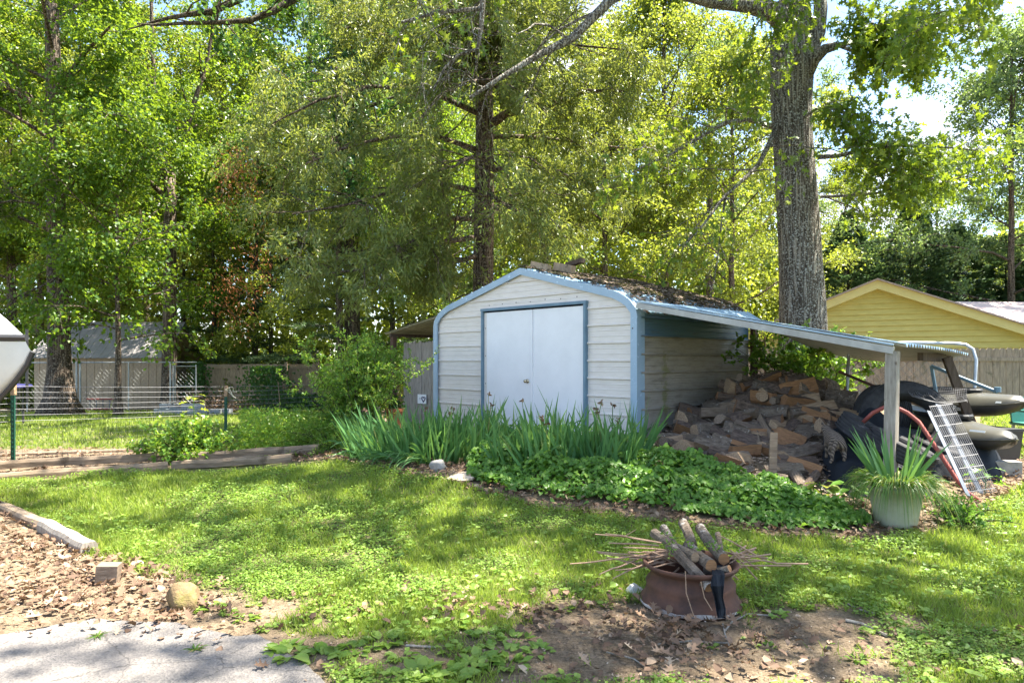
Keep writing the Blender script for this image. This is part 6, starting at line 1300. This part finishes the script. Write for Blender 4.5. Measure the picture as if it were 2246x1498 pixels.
    # ivy on the right root flare
left_big()
def left_fork():
    Y = 26.; x = at(372, 0, Y).x; g_ = np.array([x, Y, float(Hg(x, Y))]); s = Tree(420); P, r = trunk_poly(s, 9.0, .27, (0, 0), 1.5, base=g_, nside=18, top=.75, wig=.006)
    kw = dict(subs=9, twigs=6, lpt=52, lsz=.12, tmpl='broad', droop=.2, hang=.2, nside=8, spread=.13)
    def W(*pts): return np.array([tuple(at(*p)) for p in pts])
    s.limb(W((365, 400, 26), (350, 330, 26), (342, 260, 26), (335, 130, 26), (330, -60, 26)), .19, .05, **kw)
    s.limb(W((370, 400, 26), (385, 340, 26), (415, 260, 26), (450, 150, 26), (480, 0, 26)), .17, .04, **kw)
    s.limb(W((368, 440, 26), (330, 400, 25.5), (290, 345, 25), (230, 290, 24.5)), .12, .03, **kw)
    for i in range(9):
        z = 3+12*(i+.5)/9; a = i*2.4+1; b = np.array([np.interp(min(z, 8.5), P[:, 2], P[:, j]) for j in range(3)]); b[2] = min(z, 8.5)+.0; s.limb(s.poly(b, (math.cos(a), math.sin(a), .35), s.q.uniform(2.2, 3.6), 6, .1, .02, .1), .05, .012, **kw)
    s.thin(x-.7, x+.7, 26.2, 0, 4.5, .08); s.thin(x-1.2, x+1.2, 26.2, 4.5, 10, .22)
    s.finish('forked_tree', 'tree with a forked trunk behind the chain-link gate', g_, BARK_BR, L_VIV)
left_fork()
s = broadleaf(431, 7.5, .10, 2.3, .28, 13, dict(subs=5, twigs=4, lpt=18, lsz=.13), nside=8); Y = 20.3; x = at(258, 0, Y).x; t = s.finish('slim_tree', 'slim young tree standing right in front of the outbuilding wall', (0, 0, 0), BARK_BR, L_VIV, world=False); t.location = onG(x, Y)
# central drooping oak
def central():
    Y = 16.5; x = at(1056, 0, Y).x; g_ = np.array([x, Y, float(Hg(x, Y))]); s = Tree(440); P, r = trunk_poly(s, 17, .275, (.15, 0), 1.5, base=g_, nside=24, top=.5, wig=.006)
    kw = dict(subs=12, twigs=9, lpt=44, lsz=.125, tmpl='narrow', droop=.42, hang=.42, nside=8, twl=.6, spread=.07, tip=True)
    def W(*pts): return np.array([tuple(at(*p)) for p in pts])
    s.limb(W((1075, 275, 16.4), (1110, 250, 16.2), (1200, 232, 16), (1290, 200, 15.6), (1380, 200, 15.2)), .12, .025, **kw)
    lim = [((1050, 330), (960, 300, 15.5), (850, 300, 14.6), (740, 330, 13.8), (650, 370, 13.2)), ((1050, 420), (950, 400, 15.5), (860, 420, 14.5), (760, 450, 13.6), (640, 470, 13.0)), ((1050, 250), (940, 200, 15.6), (820, 190, 14.8), (700, 220, 14), (600, 270, 13.6)),
           ((1050, 480), (990, 480, 15.5), (920, 520, 14.6), (850, 560, 14)), ((1050, 520), (980, 530, 15), (900, 560, 13.8), (800, 590, 13.2), (720, 600, 13)), ((1065, 380), (1130, 360, 16.3), (1230, 380, 16), (1330, 420, 15.6)), ((1065, 300), (1150, 300, 17), (1260, 310, 17.4), (1400, 330, 18)),
           ((1050, 180), (960, 120, 16), (860, 80, 15.5), (760, 60, 15)), ((1050, 120), (980, 40, 16), (900, 0, 15), (780, -20, 14)), ((1060, 150), (1160, 110, 16), (1260, 100, 15.5), (1380, 110, 15)), ((1060, 60), (1150, 0, 17), (1260, -20, 17)), ((1060, 450), (1140, 470, 17), (1240, 500, 17.5)), ((1050, 560), (1000, 575, 15.5), (950, 600, 15)),
           ((1060, 350), (1050, 340, 14.5), (1020, 350, 13), (990, 370, 12.2)), ((1060, 420), (1080, 430, 15), (1110, 450, 13.6), (1150, 470, 12.8)), ((1060, 220), (1060, 180, 14), (1050, 170, 12.6), (1040, 180, 11.6)), ((1060, 130), (1075, 90, 15), (1090, 70, 13.5), (1100, 80, 12.4)), ((1055, 60), (1040, 20, 15), (1010, 10, 13.6), (1000, 30, 12.6)), ((1056, 150), (1050, 120, 15.6), (1056, 110, 14.6), (1060, 125, 13.8)), ((1056, 60), (1075, 30, 15.6), (1090, 20, 14.6), (1085, 40, 13.8)), ((1056, 10), (1040, -20, 15.6), (1035, -30, 14.6), (1040, -10, 13.8)), ((1056, 200), (1030, 150, 15.8), (1010, 140, 15.0), (1005, 160, 14.2)), ((1056, 200), (1090, 160, 15.8), (1120, 150, 15.0), (1130, 165, 14.2))]
    for l_ in lim:
        b = at(l_[0][0], l_[0][1], 16.5); s.limb(np.array([tuple(b)]+[tuple(at(*p)) for p in l_[1:]]), .07, .012, **kw)
    s.thin(x-.55, x+.55, 16.7, 2.8, 7.9, .15)
    s.finish('willow_oak', 'central tree with drooping grey-green leaves rising behind the shed', g_, BARK_BR, L_WIL)
central()
# big oak at right with limbs overhead
def big_oak():
    Y = 12.6; x = at(1757, 0, Y).x; g_ = np.array([x, Y, float(Hg(x, Y))-.1]); s = Tree(450)
    cx = lambda py: np.interp(py, [0, 60, 120, 250, 400, 560, 700, 850], [1742, 1740, 1738, 1735, 1745, 1756, 1761, 1762]); rw = lambda py: np.interp(py, [-60, 20, 100, 180, 300, 450, 600, 700, 850, 950], [24, 34, 46, 44, 41, 43, 45, 49, 56, 70])
    pys = [-40, 20, 60, 100, 140, 180, 230, 290, 350, 420, 500, 580, 650, 700, 760, 820, 900, 950]; P = np.array([tuple(at(cx(p), p, Y)) for p in pys])[::-1]; r = np.array([rw(p)/F*Y for p in pys])[::-1]
    nside = 56; wd_ = s.wood; n0_ = wd_.n; wd_.tube(P, r, nside, wob=.05)
    kw = dict(subs=8, twigs=5, lpt=15, lsz=.15, tmpl='oak', droop=.25, hang=.45, nside=8, twl=.7, spread=.09)
    def W(*pts): return np.array([tuple(at(*p)) for p in pts])
    kb = dict(kw); kb.update(bare=True, twigs=4, subs=7)
    s.wood.tube(W((1715, 40, 12.5), (1690, 25, 12.3), (1640, 10, 12), (1560, 2, 11.5), (1500, -15, 11)), [.22, .17, .14, .12, .11], 12)
    s.limb(W((1500, -15, 11), (1400, -30, 10.6), (1340, 0, 10.3), (1255, 85, 10), (1180, 122, 9.8), (1100, 170, 9.6), (1030, 215, 9.5)), .10, .02, **kb)
    s.limb(W((1060, -20, 9.3), (1056, 60, 9.3), (1048, 108, 9.3), (1005, 122, 9.3), (975, 150, 9.3), (950, 200, 9.3)), .038, .012, **kb)
    s.limb(W((1400, -60, 9.6), (1200, -40, 9.5), (1075, -20, 9.4), (1050, 20, 9.35), (960, 28, 9.3), (880, 50, 9.2)), .05, .02, **dict(kw, lpt=6))
    s.wood.tube(W((1752, 160, 12.5), (1772, 120, 12.4), (1795, 70, 12.3), (1800, 20, 12.3), (1795, -60, 12.3)), [.2, .16, .13, .12, .11], 12)
    s.wood.tube(W((1765, 165, 12.4), (1785, 130, 12.3), (1810, 108, 12.1), (1838, 100, 12)), [.15, .12, .09, .07], 12)
    s.limb(W((1838, 100, 12), (1880, 92, 11.6), (1930, 60, 11.2), (1990, 40, 11)), .05, .015, **dict(kw, subs=10, lpt=26, lsz=.17, sublen=.34))
    s.limb(W((1838, 100, 12), (1890, 120, 11.8), (1950, 130, 11.6), (2020, 130, 11.4)), .035, .012, **dict(kw, subs=8, lpt=20, lsz=.17, sublen=.22, droop=.1, twl=.5))
    s.limb(W((1795, 345, 12.5), (1840, 342, 12.2), (1880, 332, 12), (1950, 322, 11.7), (2020, 318, 11.4), (2140, 330, 11)), .045, .012, **dict(kw, subs=13, lpt=19, lsz=.16, sublen=.26, droop=.1))
    s.limb(W((1880, 335, 12), (1920, 360, 11.8), (1990, 385, 11.6), (2080, 400, 11.4)), .025, .01, **kw)
    s.limb(W((1800, 432, 12.5), (1850, 430, 12.2), (1920, 425, 12), (2000, 400, 11.8)), .03, .01, **dict(kw, lpt=12))
    s.limb(W((1805, 430, 12.5), (1870, 455, 12.4), (1930, 500, 12.3)), .018, .006, **dict(kw, lpt=4, subs=4))
    s.limb(W((1705, 275, 12.5), (1690, 310, 12.3), (1665, 360, 12), (1630, 395, 11.8), (1590, 430, 11.6), (1545, 490, 11.4), (1500, 540, 11.2)), .055, .012, **dict(kw, lpt=7))
    s.limb(W((1592, 430, 11.6), (1582, 490, 11.6), (1575, 560, 11.6), (1565, 620, 11.6)), .022, .008, **dict(kw, lpt=4, subs=5, sublen=.3))
    s.limb(W((1700, 280, 12.5), (1640, 262, 12.2), (1590, 270, 12), (1540, 300, 11.8), (1470, 340, 11.6), (1400, 370, 11.4)), .05, .012, **dict(kw, subs=10, lpt=12))
    s.limb(W((1745, 270, 12.4), (1790, 240, 12), (1830, 240, 11.8), (1870, 260, 11.6)), .03, .01, **kw)
    s.limb(W((2400, -120, 9.5), (2300, -60, 9.2), (2220, -20, 9), (2130, 10, 8.8), (2080, 30, 8.7)), .03, .008, **dict(kw, subs=10, lpt=26, lsz=.15))
    s.limb(W((1720, 60, 12.4), (1690, 90, 12.1), (1670, 130, 11.9), (1655, 170, 11.8)), .02, .006, **dict(kw, subs=5))
    s.limb(W((1715, 50, 12.2), (1700, 30, 11.6), (1690, 10, 11.2), (1720, 0, 11)), .02, .006, **dict(kw, subs=5))
    # crown overhead, above the frame: real limbs that dapple the lawn
    top = np.array(P[-1]); kc = dict(kw, subs=6, twigs=5, lpt=34, lsz=.17, tmpl='broad', twl=.9, spread=.18)
    for i, (az, el, Lm, z0) in enumerate([(205, 22, 7.5, 8.6), (228, 16, 9, 8.9), (250, 25, 7.5, 9.2), (175, 25, 6.0, 9.4), (272, 20, 7, 9.0), (160, 35, 6, 10), (300, 40, 6, 10), (340, 35, 6, 9.8), (60, 35, 5, 10), (120, 40, 5, 10), (240, 50, 6.5, 10)]):
        a = R(az); e_ = R(el); b = np.array([x, Y, z0]); s.limb(s.poly(b, (math.cos(a)*math.cos(e_), math.sin(a)*math.cos(e_), math.sin(e_)), Lm, 8, .06, .02, .03), .11, .02, **kc)
    s.wood.tube([top, top+np.array([.1, 0, 2.]), top+np.array([0, 0, 5.])], [.26, .2, .08], 12)
    # leafy frame at the top of the picture
    s.finish('oak_tree', 'huge oak with ridged grey bark standing right of the shed', g_, BARK_OAK, L_OAK)
big_oak()
# unseen oak added right of the camera so its crown shades the lawn
s = broadleaf(470, 15, .3, 6.4, .48, 15, dict(subs=6, twigs=5, lpt=36, lsz=.17, spread=.2, start=.35), nside=16)
t = s.finish('oak_tree', 'unseen oak added right of the driveway to shade the lawn', (0, 0, 0), BARK_OAK, L_OAK, world=False); t.location = onG(8.2, 4.3); t.rotation_euler = (0, 0, .7)
# upper-left overhanging limb of another oak at the top
def over_limb():
    s = Tree(460); Y = 15.; x = at(640, 0, 15).x; 
    s = Tree(461); kw = dict(subs=7, twigs=5, lpt=14, lsz=.13, tmpl='broad', droop=.15, hang=.2, nside=8)
    W = lambda *pts: np.array([tuple(at(*p)) for p in pts])
    s.limb(W((280, 66, 14.8), (332, 50, 15), (370, 40, 15), (410, 33, 15), (470, 25, 15.2), (510, 5, 15.4), (560, -20, 15.6), (620, -60, 16)), .012, .12, **kw)
    s.limb(W((300, 52, 14.8), (340, 56, 15), (400, 52, 15), (480, 50, 15.2), (550, 45, 15.5), (600, 25, 15.8), (660, -10, 16), (720, -60, 16.4)), .012, .11, **kw)
    return s
s = over_limb()
# ivy covered tree at 770
Y = 22.; x = at(775, 0, Y).x; g_ = np.array([x, Y, float(Hg(x, Y))]); P, r = trunk_poly(s, 19, .26, (-.2, 0), 1.4, base=g_, nside=14, top=.6)
n_ = 9000; z = s.q.uniform(5.5, 15, n_); a = s.q.random(n_)*6.283; rr_ = .36+.28*s.q.random(n_)*(.5+vnoise(z, z*0, .8, 3)); px_ = np.interp(z, P[:, 2], P[:, 0]); py_ = np.interp(z, P[:, 2], P[:, 1])
s.L.add(np.stack([px_+np.cos(a)*rr_, py_+np.sin(a)*rr_, z], 1), np.stack([np.cos(a)*.4, np.sin(a)*.4, -1+0*a], 1)+s.q.normal(0, .4, (n_, 3)), np.stack([np.cos(a), np.sin(a), .3+0*a], 1)+s.q.normal(0, .3, (n_, 3)), .10, 'heart', .2, .2, 0)
# connect its overhanging limb
s.wood.tube([tuple(at(640, -75, 16.2)), tuple(at(700, -120, 18)), (x-.1, Y, 14.5)], [.13, .16, .2], 8)
for i in range(10):
    zz = 9+9*(i+.5)/10; aa = i*2.4; b = np.array([x, Y, zz]); s.limb(s.poly(b, (math.cos(aa), math.sin(aa), .4), s.q.uniform(2.5, 4), 6, .1, .02, .1), .07, .012, subs=7, twigs=5, lpt=20, lsz=.13)
s.finish('ivy_clad_tree', 'dark ivy-clad tree at the top with a limb reaching left', g_, BARK_DK, L_IVY)
# pines
def pine(seed, H, r0, cr, z0, nl=26, rust=False):
    s = Tree(seed); P, r = trunk_poly(s, H, r0, top=.2, nside=10); q = s.q
    for i in range(nl):
        t = (i+.5)/nl; z = z0+(H-z0)*t; a = i*2.4+q.normal(0, .3); Lm = cr*(1.05-.75*t)*q.uniform(.75, 1.15); b = np.array([P[0][0], P[0][1], z]); b[0] = np.interp(z, P[:, 2], P[:, 0]); b[1] = np.interp(z, P[:, 2], P[:, 1])
        L0 = s.poly(b, (math.cos(a), math.sin(a), .12), Lm, 6, .06, 0, .14); s.wood.tube(L0, np.linspace(.03, .006, 7), 4, cap=False)
        for j in range(int(14*Lm/2)):
            u = q.uniform(.2, 1); bb = np.array([np.interp(u*6, range(7), L0[:, k]) for k in range(3)]); dd = q.normal(0, .8, 3); dd[2] = abs(dd[2])*.2-.1; dd += (L0[-1]-L0[0])/Lm*.7; dd /= np.linalg.norm(dd); Lt = q.uniform(.4, .9); n_ = 50
            tt = q.uniform(0, 1, n_); pp = bb+dd*Lt*tt[:, None]; s.L.add(pp, dd*.7+q.normal(0, .7, (n_, 3)), q.normal(size=(n_, 3)), q.uniform(.10, .17, n_), 'rhomb', 0, 0)
            v = s.L.V[-1].reshape(-1, 4, 3); mid = (v[:, 1]+v[:, 3])/2; v[:, 1] = mid+(v[:, 1]-mid)*.28; v[:, 3] = mid+(v[:, 3]-mid)*.28; s.L.V[-1] = v.reshape(-1, 3)
            s.tw.tube([bb, bb+dd*Lt], [.005, .002], 3, cap=False)
    return s
pr_ = pine(501, 13, .17, 2.6, 1.2, 34); fP = [None]; G2 = 'dark pines behind the far board fence'
bg(pr_, fP, 'dark pine directly left of the ivy-clad trunk', 655, 28.6, BARK_DK, L_PIN, G2, .2, 1., name='pine_tree')
bg(pr_, fP, 'dark pine in the middle of the far board fence', 560, 29.5, BARK_DK, L_PIN, G2, 2., .95, name='pine_tree')
bg(pr_, fP, 'dark pine at the left end of the far board fence', 470, 29.8, BARK_DK, L_PIN, G2, 4., .8, name='pine_tree')
bg(pr_, fP, 'dark pine closest to the arching shrub', 745, 21.5, BARK_DK, L_PIN, G2, 5., .88, name='pine_tree')
# dead rusty vine on the pine
L = Leaves(); q = np.random.default_rng(77)
vt = thing('dead_vine', 'rust-brown dead leaves hanging on the dark pines', 'vine', at(540, 600, 22.6)); mb = MB()
for px, py, n_ in ((520, 350, 40), (505, 385, 30), (530, 400, 30), (560, 360, 16), (500, 455, 18), (545, 440, 22), (590, 520, 12), (505, 620, 30), (500, 680, 20), (540, 640, 26), (555, 560, 22), (570, 610, 18), (530, 700, 16)):
    c = np.array(at(px, py, 22.4)); L.add(c+q.normal(0, .32, (n_*4, 3)), q.normal(0, .5, (n_*4, 3))-np.array([0, 0, .8]), q.normal(size=(n_*4, 3)), .12, 'narrow'); mb.tube([c+np.array([-.5, 0, .3]), c, c+np.array([.4, 0, -.4])], .008, 4)
L.build('leaves', L_RUST, vt, world=True); mb.build('stem', BARK_DK, vt, world=True)
# cypresses
def cypress(seed, H, cr):
    s = Tree(seed); trunk_poly(s, H, .14, top=.1, nside=8); q = s.q; nb = 380
    for i in range(nb):
        t = (i+.5)/nb; z = .3+(H-.35)*t; a = q.random()*6.283; Rm = cr*(1-t)**.75*(.8+.35*q.random()); base_ = np.array([0, 0, z]); d = np.array([math.cos(a), math.sin(a), .35]); d /= np.linalg.norm(d); n_ = 75
        u = q.uniform(.45, 1, n_)**.7; side = np.array([-math.sin(a), math.cos(a), 0]); pp = base_+d*Rm*u[:, None]+side*(q.normal(0, .17, n_)*(1.4-u))[:, None]+np.array([0, 0, 1])*(q.normal(0, .05, n_)-.12*u)[:, None]
        s.L.add(pp, d*1+side*q.normal(0, .6, n_)[:, None]+np.array([0, 0, .1]), np.array([0, 0, 1])+q.normal(0, .4, (n_, 3)), q.uniform(.12, .24, n_), 'rhomb', .1, .1)
        s.wood.tube([base_, base_+d*Rm*.9], [.015, .004], 3, cap=False)
    return s
cyp = cypress(601, 8.6, 3.0); fY = [None]; G3 = 'dark green cypresses behind the yellow house'
for px, Y, sc_, lab in ((1862, 32, .95, 'dark cypress right beside the big oak trunk'), (2000, 32, 1.0, 'pointed dark cypress above the house peak'), (2100, 33, .9, 'dark cypress right of the pointed one'), (2205, 33, .83, 'lower dark cypress near the right edge'), (1930, 35, .86, 'dark cypress set back between the two tallest'), (2290, 31, .85, 'dark cypress cut by the right edge')):
    bg(cyp, fY, lab, px, Y, BARK_DK, L_CYP, G3, px, sc_, name='cypress_tree')
# far woods
def woods():
    q = np.random.default_rng(9); L = Leaves(); n_ = 150000; x = q.uniform(-60, 75, n_); y = q.uniform(44, 58, n_); hm = 13+5*fbm(x, y, 7, 3)+np.where(x < 8, 8, 0)-np.where((x > 18) & (x < 40), 4., 0); z = -1+hm*q.random(n_)**.9
    k = fbm(x+z*.7, y+z*1.3, 3., 5) > .36; x, y, z = x[k], y[k], z[k]; n_ = len(x)
    L.add(np.stack([x, y, z], 1), q.normal(size=(n_, 3)), q.normal(size=(n_, 3))+np.array([0, -.5, .5]), q.uniform(.35, .65, n_), 'broad')
    o = L.build('far_woods', L_YEL); tag(o, 'distant mass of green woodland behind all the trees', 'woods', kind='stuff')
    # understory
    L = Leaves(); n_ = 110000; x = q.uniform(-32, 6, n_); y = q.uniform(28, 38, n_); z = Hg(x, np.minimum(y, 34))+q.random(n_)**1.3*(1.2+3.*fbm(x, y, 2.5, 8)); k = fbm(x, y, 1.2, 6) > .36; x, y, z = x[k], y[k], z[k]; n_ = len(x)
    L.add(np.stack([x, y, z], 1), q.normal(size=(n_, 3)), q.normal(size=(n_, 3))+np.array([0, 0, .5]), q.uniform(.12, .22, n_), 'broad')
    o = L.build('undergrowth', L_YEL); tag(o, 'leafy undergrowth on the forest floor behind the fences', 'undergrowth', kind='stuff')
woods()
# ivy on the far fence
iv = thing('fence_ivy', 'dark ivy climbing the far board fence beside its posts', 'ivy', onG(at(590, 0, 26.2).x, 26.2)); L = Leaves()
for px, r_, n_, z1 in ((588, .55, 1500, 1.7), (440, .25, 700, 1.9), (650, .4, 500, .7), (700, .6, 700, .6)):
    c = at(px, 0, 26.0 if px > 480 else 26.9); a = rng.normal(0, r_, n_); z = float(Hg(c.x, c.y))+z1*rng.random(n_); L.add(np.stack([c.x+a*(1.2-.5*(z-z.min())/z1), c.y-.12+rng.normal(0, .05, n_), z], 1), rng.normal(0, .4, (n_, 3))-np.array([0, 0, 1]), rng.normal(0, .35, (n_, 3))+np.array([0, -1, .3]), .09, 'heart')
L.build('foliage', L_IVY, iv, world=True)
